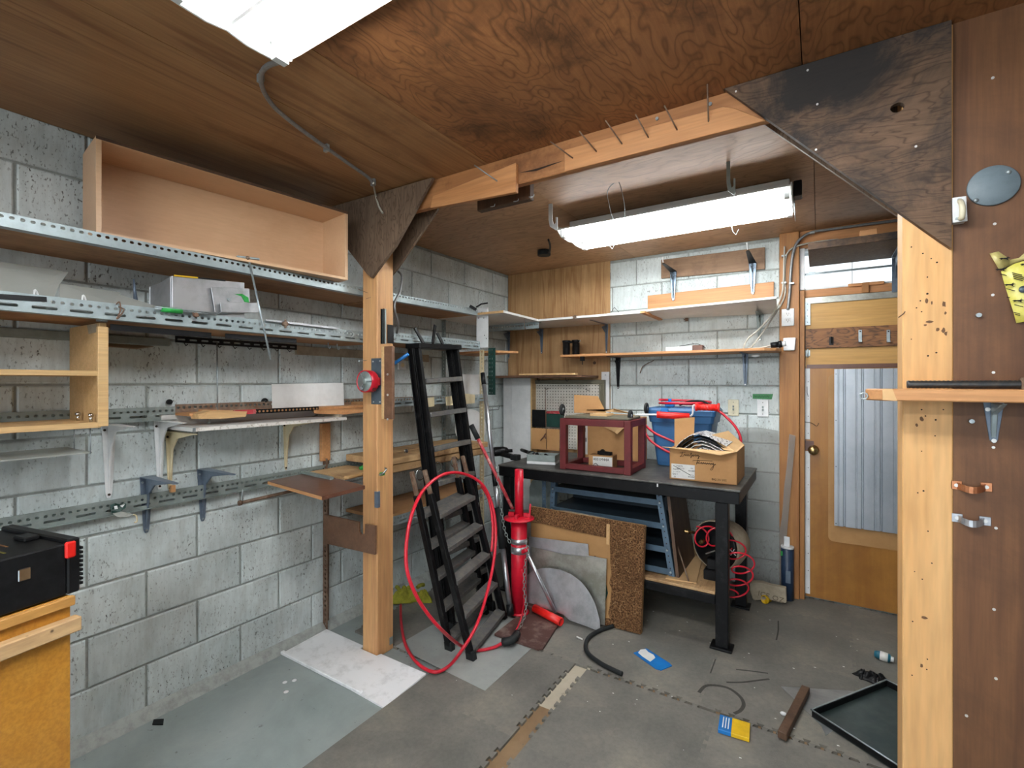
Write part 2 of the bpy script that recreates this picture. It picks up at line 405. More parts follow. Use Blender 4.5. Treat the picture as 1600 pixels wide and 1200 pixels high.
def mat_rubber():
    """rubber floor tiles with a fine raised tread, dust and boot marks"""
    t = NT('rubber tile'); co = t.coord((1, 1, 1), False)
    n = t.noise(co, 2.3, 7, .7, .3); col = t.ramp(n, (.32, '565752'), (.5, '6e6c65'), (.66, '827e73'))
    d = t.noise(t.coord((1, 1, 1), False), 60, 3, .7); col = t.mix(.4, col, t.ramp(d, (.3, (.6, .6, .6, 1)), (.6, (1, 1, 1, 1))), 'MULTIPLY')
    rot = t.n('ShaderNodeMapping'); rot.inputs['Rotation'].default_value = (0, 0, .785); t.l(t.tc.outputs['Object'], rot.inputs[0])
    ch = t.n('ShaderNodeTexBrick'); ch.inputs['Scale'].default_value = 45; ch.inputs['Mortar Size'].default_value = .12; t.l(rot.outputs[0], ch.inputs['Vector'])
    t.bump(ch.outputs['Fac'], .3, .002)
    rr = t.ramp(n, (.35, (.5, .5, .5, 1)), (.65, (.75, .75, .75, 1))); t.l(rr, t.b.inputs['Roughness'])
    m = t.done(col, .6); return m
M_mat = mat_rubber()
def concrete_mat(name, a, b, c, rough=.55):
    t = NT(name); n = t.noise(t.coord((1, 1, 1), False), 2.0, 7, .68, .3); col = t.ramp(n, (.3, a), (.52, b), (.7, c))
    s = t.noise(t.coord((1, 1, 1), False), 30, 4, .7); col = t.mix(t.ramp(s, (.66, (0, 0, 0, 1)), (.72, (.7, .7, .7, 1))), col, lin('4d4f4c'))
    t.bump(n, .05, .01); return t.done(col, rough)
M_floor = concrete_mat('grey concrete', '7d8886', '8e9896', '9ba3a0', .45)
M_vinyl = concrete_mat('pale grey vinyl', '838887', '949996', 'a3a6a1', .5)
def tread_plate():
    t = NT('tread plate'); n = t.noise(t.coord(), 5, 5); col = t.ramp(n, (.35, '7b7f80'), (.65, '989b9a'))
    vo = t.n('ShaderNodeTexVoronoi'); vo.inputs['Scale'].default_value = 40; vo.inputs['Randomness'].default_value = .1; t.l(t.coord(), vo.inputs['Vector'])
    t.bump(vo.outputs['Distance'], .4, .003); return t.done(col, .4, .5)
M_treadplate = tread_plate()
M_bare = concrete_mat('bare concrete', '9a917f', 'aea592', 'bdb5a4', .7)
M_bare2 = concrete_mat('stained concrete', '6a5237', '7d6447', '8f7859', .7)
M_bar = plain('brushed chrome', 'c9ccd0', .3, .85, 'b1b5ba', 14)
M_dkchrome = plain('dark chrome', '56616c', .25, .85, '47525d', 14)
# ================================================================ THE SETTING
WX, WY = -2.47, 3.82                      # faces of the block walls
def ZC(y): return 2.42 + .009 * y        # ceiling underside
PY = 1.785                               # front face of the partition
# ---- lights (fixture bodies are built here too, the lamps are their tubes)
def strip_light(name, x0, x1, y0, y1, zlow, label, mtube, deep):
    t = thing(name, label, 'light fixture', ((x0 + x1) / 2, (y0 + y1) / 2, zlow))
    ym = (y0 + y1) / 2; zt = ZC(ym) - .004; zp = zlow + .035
    part(t, 'ballast_housing', MB().box(x0 + .01, x1 - .01, ym - .07, ym + .07, zp + .012, zt), M_enamel, bevel=.004)
    b = MB()
    for s in (-1, 1):
        ye = y0 if s < 0 else y1; yi = ym
        b.prism([(x0, yi, zp + .012), (x0, ye, zp - .008), (x0, ye, zp - .016), (x0, ye - s * .004, zp - .016), (x0, ye - s * .006, zp - .011), (x0, yi, zp + .008)], (x1 - x0, 0, 0))
    b.prism([(x0, ym - .016, zp + .006), (x0, ym + .016, zp + .006), (x0, ym + .004, zp - .03), (x0, ym - .004, zp - .03)], (x1 - x0, 0, 0))
    part(t, 'reflector', b, M_enamel)
    for xe in (x0 - .006, x1):
        e = MB().prism([(xe, y0, zp - .02), (xe, y0 + .05, zp - .045), (xe, ym - .05, zp - .048), (xe, ym, zp - .04), (xe, ym + .05, zp - .048), (xe, y1 - .05, zp - .045), (xe, y1, zp - .02), (xe, y1 - .01, zp + .005), (xe, ym + .07, zp + .03), (xe, ym - .07, zp + .03), (xe, y0 + .01, zp + .005)], (.006, 0, 0))
        part(t, 'end_plate', e, M_enamel)
    for s in (-1, 1):
        yy = ym + s * (y1 - y0) * .37
        part(t, 'fluorescent_tube', MB().cyl((x0 + .03, yy, zp - .03), (x1 - .03, yy, zp - .03), .019, 12), mtube)
        for xe in (x0 + .004, x1 - .028): part(t, 'lamp_holder', MB().box(xe, xe + .022, yy - .018, yy + .018, zp - .052, zp - .002), M_white)
    return t
LB = strip_light('shop_light', -1.315, -.112, 2.575, 2.985, 2.335, 'lit white twin-tube shop light hanging under the back ceiling above the workbench', M_tube_b, .11)
LF = strip_light('shop_light', -1.215, .02, .45, .79, 2.305, 'lit white fixture cut off by the photo top, with the conduit at its corner', M_tube_f, .1)
L_FILL = strip_light('shop_light', -1.2, .02, -1.35, -1.0, 2.30, 'unseen fill light added behind the viewpoint, shaped like the white ceiling fixtures', M_tube_f, .1)  # unseen lamp added to brighten the front bay

# ---- floor
fl = MB().box(-2.7, 2.1, -2.5, 4.0, -.12, -.012)
floor = mesh_obj('floor', fl, M_floor, V((0, 0, 0))); tag(floor, 'smooth grey painted concrete floor of the workshop', 'floor', None, 'structure')
fil = MB().prism([(WX, -2.4, -.012), (WX + .045, -2.4, -.012), (WX + .02, -2.4, .02), (WX, -2.4, .035)], (0, 6.2, 0))
solo('baseboard_left', fil, M_mortar, 'rough mortar fillet along the foot of the long block wall', 'mortar fillet', kind='structure')
def jig(a, b, flip):
    a, b = V(a), V(b); d = b - a; L = d.length; d /= L; nrm = V((-d.y, d.x, 0)); n = max(3, int(round(L / .058))); p = L / n; out = [a]
    for i in range(n):
        s = a + d * (i * p)
        if i == 0 or i == n - 1: continue
        h = .016
        out += [s + d * p * .2, s + d * p * .08 + nrm * h, s + d * p * .62 + nrm * h, s + d * p * .5]
    return out
def tile(x0, x1, y0, y1, sl=False):
    e1 = jig((x0, y0, 0), (x1, y0, 0), 0); e2 = jig((x1, y0, 0), (x1, y1, 0), 0)
    e3 = jig((x0, y1, 0), (x1, y1, 0), 0); e4 = [V((x0, y0, 0))] if sl else jig((x0, y0, 0), (x0, y1, 0), 0)
    pts = e1 + e2 + [V((x1, y1, 0))] + e3[:0:-1] + [V((x0, y1, 0))] + e4[:0:-1]
    return MB().prism([p + V((0, 0, -.0118)) for p in pts], (0, 0, .0118))
T_ = .61
tl = []
for (x0, y0) in [(-1.67, 1.66), (-1.67, 2.27), (-1.67, 2.88), (-1.06, 2.27), (-.45, 2.27), (.16, 2.27), (-1.06, 2.88), (-.45, 2.88), (.16, 2.88), (-1.06, 3.49), (-.45, 3.49), (.16, 3.49),
                 (-2.28, 1.88), (-2.28, 2.49), (-2.28, 3.1), (-1.67, 3.49), (-.987, 1.643), (-.377, 1.643), (.233, 1.643), (-1.67, 1.05), (-.987, 1.033), (-.377, 1.033)]:
    y1 = min(y0 + T_, 3.80); xl = -1.633 if (x0 == -1.67 and y0 < 2) else x0; tl.append((xl, x0 + T_, y0, y1, (x0, y0)))
lab = {(-.987, 1.643): 'rubber floor tile shifted out of its interlock, a pale gap along its edge', (-1.67, 1.66): 'dusty rubber floor tile beside the scuffed white panel, next to the pale gap',
       (-1.67, 2.27): 'rubber floor tile under the ladder feet and the red tyre changer', (-1.06, 2.27): 'rubber floor tile with the blue packet and black hose lying on it',
       (-.45, 2.27): 'rubber floor tile in front of the workbench foot, dark ring mark near it', (.16, 2.27): 'rubber floor tile half under the black drip tray',
       (-1.06, 2.88): 'rubber floor tile under the workbench lower shelf', (-.45, 2.88): 'rubber floor tile just in front of the door side, beside the bench foot',
       (.16, 2.88): 'rubber floor tile with the teal bottle lying on it', (-1.06, 3.49): 'narrow rubber floor tile at the back wall beneath the bench', (-.45, 3.49): 'narrow rubber floor tile carrying the yellow cap and navy tube',
       (.16, 3.49): 'narrow rubber floor tile along the threshold of the door', (-2.28, 1.88): 'dark rubber floor tile behind the timber post base', (-2.28, 2.49): 'dark rubber floor tile under the wall shelves behind the ladder',
       (-2.28, 3.1): 'dark rubber floor tile in the far corner under the cabinet', (-1.67, 3.49): 'narrow dark rubber floor tile under the far end of the bench', (-.377, 1.643): 'rubber floor tile worn to a shiny patch near the yellow packet',
       (.233, 1.643): 'rubber floor tile beneath the pale timber post', (-1.67, 1.05): 'rubber floor tile nearest the viewpoint beside bare grey concrete', (-.987, 1.033): 'rubber floor tile nearest the viewpoint, middle of the front row',
       (-.377, 1.033): 'rubber floor tile nearest the viewpoint, in front of the pale post', (-1.67, 2.88): 'dark rubber floor tile beneath the near end of the workbench'}
for i, q in enumerate(tl):
    solo('floor_tile', tile(*q[:4], sl=q[0] == -1.633), M_mat, lab[q[4]], 'floor tile', 'interlocking rubber floor tiles', kind='thing')
part(floor, 'bare_concrete', MB().box(-1.10, -.94, 1.9, 2.30, -.0122, -.0112), M_bare, 'pale beige bare concrete in the gap')
part(floor, 'stained_concrete', MB().box(-1.10, -.94, 1.2, 1.9, -.0122, -.0112).box(-.94, .5, 2.22, 2.30, -.0122, -.0112), M_bare2, 'brown stained concrete in the gap')
stn = MB()
def streak(pts, w):
    P_ = spline([at(u, v, z=.0004) for u, v in pts], 6)
    for a, b in zip(P_, P_[1:]):
        d = (b - a).normalized(); n_ = V((-d.y, d.x, 0)) * w; stn.sheet([a - n_, a + n_, b + n_, b - n_])
streak([(1092, 1082), (1105, 1071), (1135, 1074), (1155, 1087), (1162, 1100), (1157, 1110), (1147, 1115)], .008)
streak([(1135, 1066), (1160, 1066), (1185, 1063), (1202, 1061)], .006)
streak([(1150, 1046), (1170, 1048), (1200, 1052)], .005)
streak([(1216, 970), (1216, 985), (1213, 1000)], .004)
streak([(1110, 1052), (1118, 1030)], .003)
part(floor, 'scuff_mark', stn, plain('scuff', '3a3934', .8), 'dark scuffs and a ring mark on the tiles', kind='stuff')
# ---- block walls
_blk = {}
def block_mesh(L, h, ax, mat):
    k = (round(L, 3), round(h, 3), ax, mat.name)
    if k in _blk: return _blk[k]
    c = .005; d = .0085
    out = [(0, 0), (L, 0), (L, h), (0, h)]; inn = [(c, c), (L - c, c), (L - c, h - c), (c, h - c)]
    mp = (lambda a, b, z: (z, a, b)) if ax == 'x' else (lambda a, b, z: (a, -z, b))
    vs = [mp(a, b, 0) for a, b in out] + [mp(a, b, d * .55) for a, b in out] + [mp(a, b, d) for a, b in inn]
    fs = [(0, 1, 2, 3), (8, 9, 10, 11)] + [(i, (i + 1) % 4, 4 + (i + 1) % 4, 4 + i) for i in range(4)] + [(4 + i, 4 + (i + 1) % 4, 8 + (i + 1) % 4, 8 + i) for i in range(4)]
    me = bpy.data.meshes.new('block'); me.from_pydata(vs, [], fs)
    bm = bmesh.new(); bm.from_mesh(me); bmesh.ops.recalc_face_normals(bm, faces=bm.faces); bm.to_mesh(me); bm.free()
    me.materials.append(mat); _blk[k] = me; return me
def block_wall(parent, ax, lo, hi, j_even, j_odd, z0, mat, skip=None, face=0):
    P, J = .4064, .009
    for r in range(12):
        zb = z0 + r * .2032; zt = min(zb + .2032, ZC(3.8 if ax == 'y' else lo + 1) + .01)
        j = j_even if r % 2 == 0 else j_odd
        k = math.floor((lo - j) / P); a = j + k * P
        while a < hi - 1e-4:
            b = a + P; a_, b_ = max(a, lo), min(b, hi); a = b
            if b_ - a_ < .03: continue
            if skip and skip((a_ + b_) / 2, zb): continue
            o = bpy.data.objects.new('block', block_mesh(b_ - a_ - J, zt - zb - J, ax, mat)); COL.objects.link(o); o.parent = parent
            w = V((face, a_ + J / 2, zb + J / 2)) if ax == 'x' else V((a_ + J / 2, face, zb + J / 2))
            jit = random.uniform(-.0012, .0012)
            o.location = w - parent.location + (V((jit, 0, 0)) if ax == 'x' else V((0, jit, 0)))
wl = MB().box(WX - .2, WX - .0085, -2.4, WY + .2, -.1, 2.6)
wall_left = solo('wall_left', wl, M_mortar, 'long painted concrete block wall carrying the steel shelves', 'wall', kind='structure')
block_wall(wall_left, 'x', -.7, WY - .005, .918, .7157, .012, M_block, None, WX - .0085)
wb = MB().box(WX - .2, 1.4, WY + .0085, WY + .2, -.1, 2.06).box(WX - .2, -.11, WY + .0085, WY + .2, 2.06, 2.6).box(-.11, 1.4, WY + .0085, WY + .2, 2.345, 2.6).box(.62, 1.4, WY + .0085, WY + .2, 2.06, 2.345)
wall_back = solo('wall_back', wb, M_mortar, 'far white painted block wall behind the workbench and door', 'wall', kind='structure')
jb = at(994, 430, y=WY).x
block_wall(wall_back, 'y', WX + .005, -.228, jb + .2032, jb, 0, M_blockw, lambda x, z: x < -1.7 and z > .9, WY + .0085)
# far-corner plywood lining
cp = MB().box(WX + .005, -1.462, WY - .016, WY - .0005, .80, ZC(3.8))
solo('trim_1', cp, M_corner, 'plywood sheet lining the far corner of the back wall above the white doors', 'wall lining', kind='structure', bevel=.002)
# shell around the viewpoint
solo('wall_rear', MB().box(-2.7, -2.2, -2.55, -2.42, -.1, 2.6).box(1.8, 2.12, -2.55, -2.42, -.1, 2.6).box(-2.2, 1.8, -2.55, -2.42, 2.25, 2.6), M_block, 'block wall behind the viewpoint with an open vehicle doorway added to let daylight in', 'wall', kind='structure')  # opening added behind the viewpoint so daylight reaches the front bay
solo('bounce_ground', MB().box(-9, 9, -14, -2.5, -.2, -.03), M_vinyl, 'unseen pale ground added outside the doorway to bounce daylight inside', 'ground', kind='structure')  # unseen ground added as a reflector towards the ceiling
solo('wall_side', MB().box(2.0, 2.12, -2.42, 1.78, -.1, 2.6), M_part, 'plywood side wall of the front bay, outside the picture', 'wall', kind='structure')
solo('wall_far_side', MB().box(1.3, 1.42, 1.82, 3.85, -.1, 2.6), M_block, 'block side wall of the back bay, hidden behind the pale post', 'wall', kind='structure')
# ---- ceiling: joists hidden, the sheets are pieces
cl = MB().box(-2.7, 2.12, -2.5, 4.0, 2.475, 2.6)
ceiling = solo('ceiling', cl, M_dkwood, 'low workshop ceiling sheeted with stained plywood', 'ceiling', kind='structure')
def cpanel(x0, x1, y0, y1, mat, label=None):
    g = .0015
    p = MB().hexa([(x0 + g, y0 + g, ZC(y0)), (x1 - g, y0 + g, ZC(y0)), (x1 - g, y1 - g, ZC(y1)), (x0 + g, y1 - g, ZC(y1)), (x0 + g, y0 + g, 2.474), (x1 - g, y0 + g, 2.474), (x1 - g, y1 - g, 2.474), (x0 + g, y1 - g, 2.474)])
    part(ceiling, 'panel', p, mat, label)
for y0, y1 in ((-2.42, -.66), (-.66, 1.79)):
    cpanel(WX, -1.60, y0, y1, M_ceil_s); cpanel(-1.60, -1.265, y0, y1, M_ceil_s); cpanel(-1.265, -.045, y0, y1, M_ceil_f); cpanel(-.045, 1.0, y0, y1, M_ceil_f); cpanel(1.0, 2.0, y0, y1, M_ceil_f)
cpanel(WX, -1.25, 1.79, WY, M_ceil_b); cpanel(-1.25, -.02, 1.79, WY, M_ceil_b); cpanel(-.02, 1.3, 1.79, WY, M_ceil_b)
# ---- partition on the door side
wr = MB().box(.3135, 2.0, PY, PY + .018, 0, 2.45)
wall_right = solo('wall_right', wr, M_part, 'brown plywood partition beside the pale timber post', 'wall', kind='structure')
for u, v in [(1551, 122), (1554, 350), (1551, 461), (1552, 582), (1552, 699), (1556, 825), (1553, 952), (1556, 1060), (1510, 1118), (1530, 493)]:
    c = at(u, v, y=PY); part(wall_right, 'screw', MB().cyl(c, c + V((0, -.002, 0)), .0036, 10), M_screw)
for u, v in [(1528, 493), (1517, 658)]:
    c = at(u, v, y=PY); part(wall_right, 'bolt', MB().cyl(c, c + V((0, -.012, 0)), .006, 8), M_galv)
# ---- posts and beam
post = solo('timber_post', MB().box(-2.08, -1.966, 1.765, 1.88, -.011, ZC(1.8)), M_fir, 'square golden fir post standing on the floor beside the white panel, reel on it', 'post', bevel=.004)
rp = MB().box(at(1410, 600, y=1.782).x, .313, 1.782, 1.887, 0, ZC(1.8))
post2 = solo('timber_post', rp, M_firp, 'pale fir post full of nail holes at the edge of the brown partition', 'post', bevel=.003)
hp = [(1424, 386, .003), (1442, 396, .0035), (1455, 404, .003), (1449, 433, .003), (1464, 410, .004), (1438, 470, .003), (1449, 459, .0045), (1432, 481, .003), (1440, 487, .003), (1424, 530, .0025), (1463, 551, .004), (1450, 556, .004), (1440, 640, .0035),
      (1446, 650, .003), (1462, 656, .004), (1461, 681, .003), (1440, 705, .0025), (1434, 770, .003), (1443, 767, .004), (1450, 830, .003), (1429, 893, .0025), (1441, 905, .003), (1426, 971, .003), (1449, 1030, .003), (1425, 1055, .003), (1448, 1046, .003), (1456, 880, .003), (1474, 640, .003)]
nh = MB()
for u, v, r in hp:
    c = at(u, v, y=1.782); nh.cyl(c + V((0, .004, 0)), c + V((0, -.0004, 0)), r * .62, 8)
st = MB(); random.seed(12)
for u, v, w, h in [(1448, 470, 4, 9), (1456, 473, 3, 6), (1475, 475, 5, 11), (1477, 489, 3, 5), (1465, 515, 6, 6), (1474, 517, 5, 9), (1478, 521, 4, 7), (1452, 503, 9, 4), (1446, 508, 4, 3), (1440, 655, 5, 8), (1432, 664, 4, 6), (1444, 965, 8, 6), (1440, 1040, 4, 6)]:
    c = at(u, v, y=1.782); k = .0017
    st.sheet([c + V((w * k * .5 * (1 + .35 * random.uniform(-1, 1)) * math.cos(a * .785), -.0004, h * k * .5 * (1 + .35 * random.uniform(-1, 1)) * math.sin(a * .785))) for a in range(8)])
part(post2, 'grease_mark', st, plain('grease', '6b4a2c', .7), 'brown grease marks', kind='stuff')
part(post2, 'nail_hole', nh, M_hole, 'dark nail holes and pecks', kind='stuff')
kn = MB()
for u, v, r in [(1448, 508, .006), (1452, 520, .007), (1468, 530, .008), (1475, 478, .007), (1476, 487, .006), (1460, 478, .006)]:
    c = at(u, v, y=1.782); kn.lathe([(0, 0), (r, 0)], c + V((0, -.0006, 0)), (0, -1, 0), 9)
hook = part(post2, 'bent_nail', MB().tube([at(1404, 496, y=1.8), at(1412, 490, y=1.78), at(1414, 487, y=1.75)], .0015, 6), M_rust)
bm_ = MB().box(-2.0, .26, 1.79, 1.828, 2.309, ZC(1.8) + .03)
beam = solo('ceiling_beam', bm_, M_firx, 'long rough fir beam under the ceiling between the two timber posts', 'beam', bevel=.004)
bl = MB().prism([at(882, 234, y=1.768), at(882, 268, y=1.768), V((-.147, 1.768, 2.296)), V((-.24, 1.768, 2.365)), at(1130, 166, y=1.768)], (0, .021, 0))
solo('nailer_board', bl, M_firxl, 'light orange board nailed along the beam face, with bent nails sticking out', 'board', bevel=.002)
bl = MB().prism([at(676, 306, y=1.768), at(672, 325, y=1.768), at(806, 300, y=1.768), at(806, 254, y=1.768)], (0, .021, 0))
solo('nailer_board', bl, M_firxl, 'short reddish board nailed to the beam near the golden post', 'board', bevel=.002)
bl = MB().box(-1.435, -1.13, 1.93, 1.968, 2.296, ZC(1.95))
hb = thing('hook_block', 'brown wood block under the back ceiling behind the beam, with small wire hooks', 'block', (-1.28, 1.95, 2.3))
part(hb, 'block', bl, M_dkwood, bevel=.003)
for u, v in [(770, 325), (806, 317), (830, 310)]:
    p = at(u, v, y=1.93); part(hb, 'hook', MB().tube([p + V((0, .01, .01)), p + V((0, -.02, 0)), p + V((.03, -.03, -.006)), p + V((.033, -.03, .004))], .0016, 6), M_galv)
# nails in the beam
for i, (bu, bv, tu, tv, lb_) in enumerate([(1107, 190, 1105, 128, 'upright long nail at the gusset end of the beam'), (1058, 203, 1038, 165, 'long bent nail in the light beam board, second from the gusset'), (1013, 215, 993, 179, 'long bent nail in the light beam board, third from the gusset'),
                                        (972, 225, 946, 188, 'long bent nail in the light beam board, fourth from the gusset'), (932, 237, 905, 205, 'long bent nail in the light beam board, fifth from the gusset'), (895, 247, 860, 221, 'long bent nail at the split end of the beam'), (777, 283, 741, 258, 'thin shiny nail in the short reddish beam board')]):
    a = at(bu, bv, y=1.769); b = at(tu, tv, y=1.70)
    solo('bent_nail', MB().cyl(a + (a - b) * .15, b, .0026, 7), M_rust if i < 6 else M_galv, lb_, 'nail', 'nails along the beam')
part(beam, 'crack', MB().prism([at(812, 270, y=1.789), at(840, 263, y=1.789), at(862, 256, y=1.789), at(880, 251, y=1.789), at(862, 258, y=1.789), at(838, 267, y=1.789)], (0, .0009, 0)), M_hole, 'dark split in the beam')
for u, v in [(1027, 186), (1110, 163), (914, 231)]:
    c = at(u, v, y=1.79); part(beam, 'screw', MB().cyl(c, c + V((0, -.006, 0)), .006, 9), M_galv)
# ---- gussets
from mathutils.geometry import tessellate_polygon
def holed(mb, outer, hole, off):
    pts = [V(p) for p in outer + hole]; off = V(off); n = len(pts); k = len(mb.v)
    tris = tessellate_polygon([[V(p) for p in outer], [V(p) for p in hole]])
    mb.v += pts + [p + off for p in pts]
    for t in tris: mb.f += [tuple(k + i for i in t), tuple(k + n + i for i in reversed(t))]; mb.smooth += [False] * 2
    for a, m in ((0, len(outer)), (len(outer), len(hole))):
        for i in range(m): mb.f.append((k + a + i, k + a + (i + 1) % m, k + n + a + (i + 1) % m, k + n + a + i)); mb.smooth.append(False)
    return mb
gA = at(1130, 137, y=1.76); gC = at(1487, 388, y=1.76); gD = at(1470, 377, y=1.76)
hc = at(1402, 168, y=1.76)
g = holed(MB(), [gA, V((gA.x, 1.76, ZC(1.76) - .001)), V((gC.x, 1.76, ZC(1.76) - .001)), gC, gD], [hc + V((.0165 * math.cos(i * .524), 0, .014 * math.sin(i * .524))) for i in range(12)], (0, .02, 0))
gus = thing('plywood_gusset', 'large dark weathered triangular plywood gusset bracing beam and pale post, round hole in it', 'gusset', (.1, 1.77, 1.9))
part(gus, 'plate', g, M_gus, bevel=0)
for u, v in [(1150, 143), (1262, 110), (1431, 229), (1277, 163), (1275, 234)]:
    c = at(u, v, y=1.76); part(gus, 'screw', MB().cyl(c, c + V((0, -.002, 0)), .0032, 8), M_screw)
g = MB().prism([at(1183, 189, y=1.9), V((at(1183, 189, y=1.9).x, 1.9, ZC(1.9))), V((.30, 1.9, ZC(1.9))), V((.30, 1.9, at(1408, 343, y=1.9).z - .07)), at(1404, 341, y=1.9)], (0, -.012, 0))
solo('plywood_gusset', g, M_gus2, 'plywood gusset on the far side of the beam behind the large dark one', 'gusset')
g = MB().prism([V((-2.44, 1.745, ZC(1.75))), at(676, 277, y=1.745), at(617, 384, y=1.745), at(580, 434, y=1.745), at(573, 428, y=1.745)], (0, .019, 0))
solo('plywood_gusset', g, M_gus2, 'small brown triangular plywood gusset at the top of the golden post', 'gusset', bevel=.001)
g = MB().prism([at(683, 328, y=1.884), V((at(683, 328, y=1.884).x, 1.884, 2.42)), V((-2.05, 1.884, 2.42)), V((-2.05, 1.884, 1.99)), at(620, 420, y=1.884)], (0, .014, 0))
solo('plywood_gusset', g, M_gus2, 'narrow plywood gusset on the far side of the golden post', 'gusset')
# ---- door wall: column, jamb, door, transom window
DY = 3.80
solo('trim_2', MB().box(-.228, -.112, 3.735, WY + .011, 0, ZC(3.78)), M_firz, 'broad orange fir door post with outlet and conduits', 'door post', kind='structure', bevel=.003)
solo('trim_3', MB().box(-.111, -.082, 3.755, WY + .011, 0, 2.06), M_firz, 'narrow brown door jamb between post and door', 'door jamb', kind='structure', bevel=.002)
solo('trim_4', MB().box(-.111, 1.29, 3.762, WY + .011, 2.345, ZC(3.78)), M_firxl, 'dark fir header board above the transom window', 'header', kind='structure')
door = thing('door_1', 'brown plywood workshop door patched with corrugated metal, brass knob', 'door', (.32, DY, .01), None, 'structure')
part(door, 'slab', MB().box(-.078, .72, DY, DY + .04, .012, 1.552), M_door)
part(door, 'upper_board', MB().box(-.078, .72, DY - .001, DY + .04, 1.803, 1.995), M_doorL)
part(door, 'middle_board', MB().box(-.078, .72, DY - .001, DY + .04, 1.553, 1.672), M_doorL)
part(door, 'hook_board', MB().box(-.078, .72, DY - .018, DY, 1.673, 1.802), M_osb, bevel=.001)
part(door, 'brown_strip', MB().box(-.07, .72, DY - .006, DY, 1.54, 1.565), M_brownlam)
part(door, 'top_weatherstrip', MB().box(-.08, .72, DY - .012, DY - .001, 1.972, 2.012), M_alud)
e = part(door, 'edge_strip', MB().box(-.0805, -.052, DY - .004, DY - .0005, .03, .985).box(-.0805, -.052, DY - .004, DY - .0005, 1.065, 1.54), M_white)
e2 = part(door, 'edge_strip', MB().box(-.0805, -.05, DY - .014, DY - .0015, 1.83, 1.985), M_galv)
nb = MB()
for i in range(13):
    z = .07 + i * .115
    if abs(z - 1.02) > .06: nb.cyl((-.062, DY - .003, z), (-.062, DY - .0052, z), .0028, 7)
sub(e, 'screw', nb, M_hole, kind='stuff')
nb = MB()
for z in (1.85, 1.89, 1.93, 1.97): nb.cyl((-.066, DY - .013, z), (-.066, DY - .0155, z), .003, 7)
sub(e2, 'screw', nb, M_hole, kind='stuff')
part(door, 'latch_plate', MB().box(-.0805, -.03, DY - .003, DY - .0005, .99, 1.055), M_brownlam)
kb = at(1271, 703, y=DY)
k = part(door, 'door_knob', MB().lathe([(.0, -.001), (.033, -.001), (.03, .008), (.012, .014), (.012, .03), (.024, .036), (.03, .048), (.026, .058), (.012, .063), (0, .064)], kb, (0, -1, 0), 20), plain('brass', 'a98f62', .25, .9, '8d744a', 12), 'brass knob')
hb = MB(); r = .03
hp_ = []
for cx, cz, a0 in ((.05 + r, .405 + r, 180), (.60, .405, 270), (.60, 1.5, 0), (.05 + r, 1.5 - r, 90)):
    if cx == .60: hp_.append((cx, DY - .006, cz)); continue
    hp_ += [(cx + r * math.cos(math.radians(a0 + i * 22.5)), DY - .006, cz + r * math.sin(math.radians(a0 + i * 22.5))) for i in range(5)]
part(door, 'hardboard_patch', hb.prism(hp_, (0, .0058, 0)), M_hard)
cs = MB(); prof = []
x = .083; base = DY - .009
while x < .60:
    for dx, dy in ((0, -.016), (.018, -.016), (.021, -.0135), (.026, -.0135), (.029, -.016), (.047, -.016), (.051, -.002), (.058, -.002), (.062, -.016), (.078, -.016)):
        prof.append((x + dx, base + dy))
    x += .0945
for z0, z1 in ((.515, 1.533),):
    vs = [(a, b, z0) for a, b in prof] + [(a, b, z1) for a, b in prof]; n = len(prof)
    cs.add(vs, [(i, i + 1, n + i + 1, n + i) for i in range(n - 1)])
part(door, 'corrugated_sheet', cs, plain('corrugated zinc', 'b3bac1', .38, .55, '9fa8b0', 3), solid=.0015)
nb = MB()
for z in (.53, .9, 1.2, 1.5): nb.cyl((.092, base - .0165, z), (.092, base - .019, z), .003, 7)
part(door, 'rivet', nb, M_hole, kind='stuff')
for u in (1344, 1388):
    c = at(u, 524, y=DY - .018); h_ = part(door, 'coat_bracket', MB().box(c.x - .009, c.x + .009, c.y - .006, c.y, c.z - .036, c.z + .034).box(c.x - .009, c.x + .009, c.y - .03, c.y, c.z - .044, c.z - .036), M_galv, bevel=.001)
    sub(h_, 'screw', MB().cyl((c.x, c.y - .005, c.z + .024), (c.x, c.y - .009, c.z + .024), .004, 8), M_hole)
c = at(1299, 532, y=DY - .018)
part(door, 'coat_hook', MB().tube([c + V((0, 0, .02)), c + V((0, -.006, 0)), c + V((0, -.035, -.015)), c + V((0, -.045, .012))], .004, 7, sub=3).ball(c + V((0, -.045, .015)), .007).box(c.x - .012, c.x + .012, c.y - .004, c.y, c.z - .03, c.z + .022), M_black, 'black cast hook')
c = at(1259, 660, y=DY)
part(door, 'wire_latch', MB().tube([at(1256, 659, y=DY - .005), at(1268, 661, y=DY - .012), at(1276, 666, y=DY - .012), at(1279, 661, y=DY - .012)], .0016, 6, sub=3).tube([at(1261, 604, y=DY - .006), at(1261, 614, y=DY - .01), at(1263, 620, y=DY - .01)], .0016, 6), M_black)
c = at(1262, 552, y=DY)
part(door, 'bolt_latch', MB().cyl(c + V((0, -.012, -.028)), c + V((0, -.012, .028)), .005, 8).box(c.x - .012, c.x + .014, c.y - .006, c.y, c.z - .02, c.z + .02), M_galv, bevel=.001)
rail = solo('trim_5', MB().box(-.088, 1.29, 3.79, WY + .011, 2.014, 2.064), M_firxl, 'fir rail between the door and the transom window', 'door head', kind='structure', bevel=.002)
tb = thing('turn_button', 'small wood turn-button catch on the rail below the transom', 'latch', (at(1352, 450, y=3.79).x, 3.78, at(1352, 459, y=3.785).z))
c = at(1352, 450, y=3.785)
part(tb, 'block', MB().box(c.x - .018, c.x + .018, 3.768, 3.789, c.z - .032, c.z + .034), M_firz, bevel=.002)
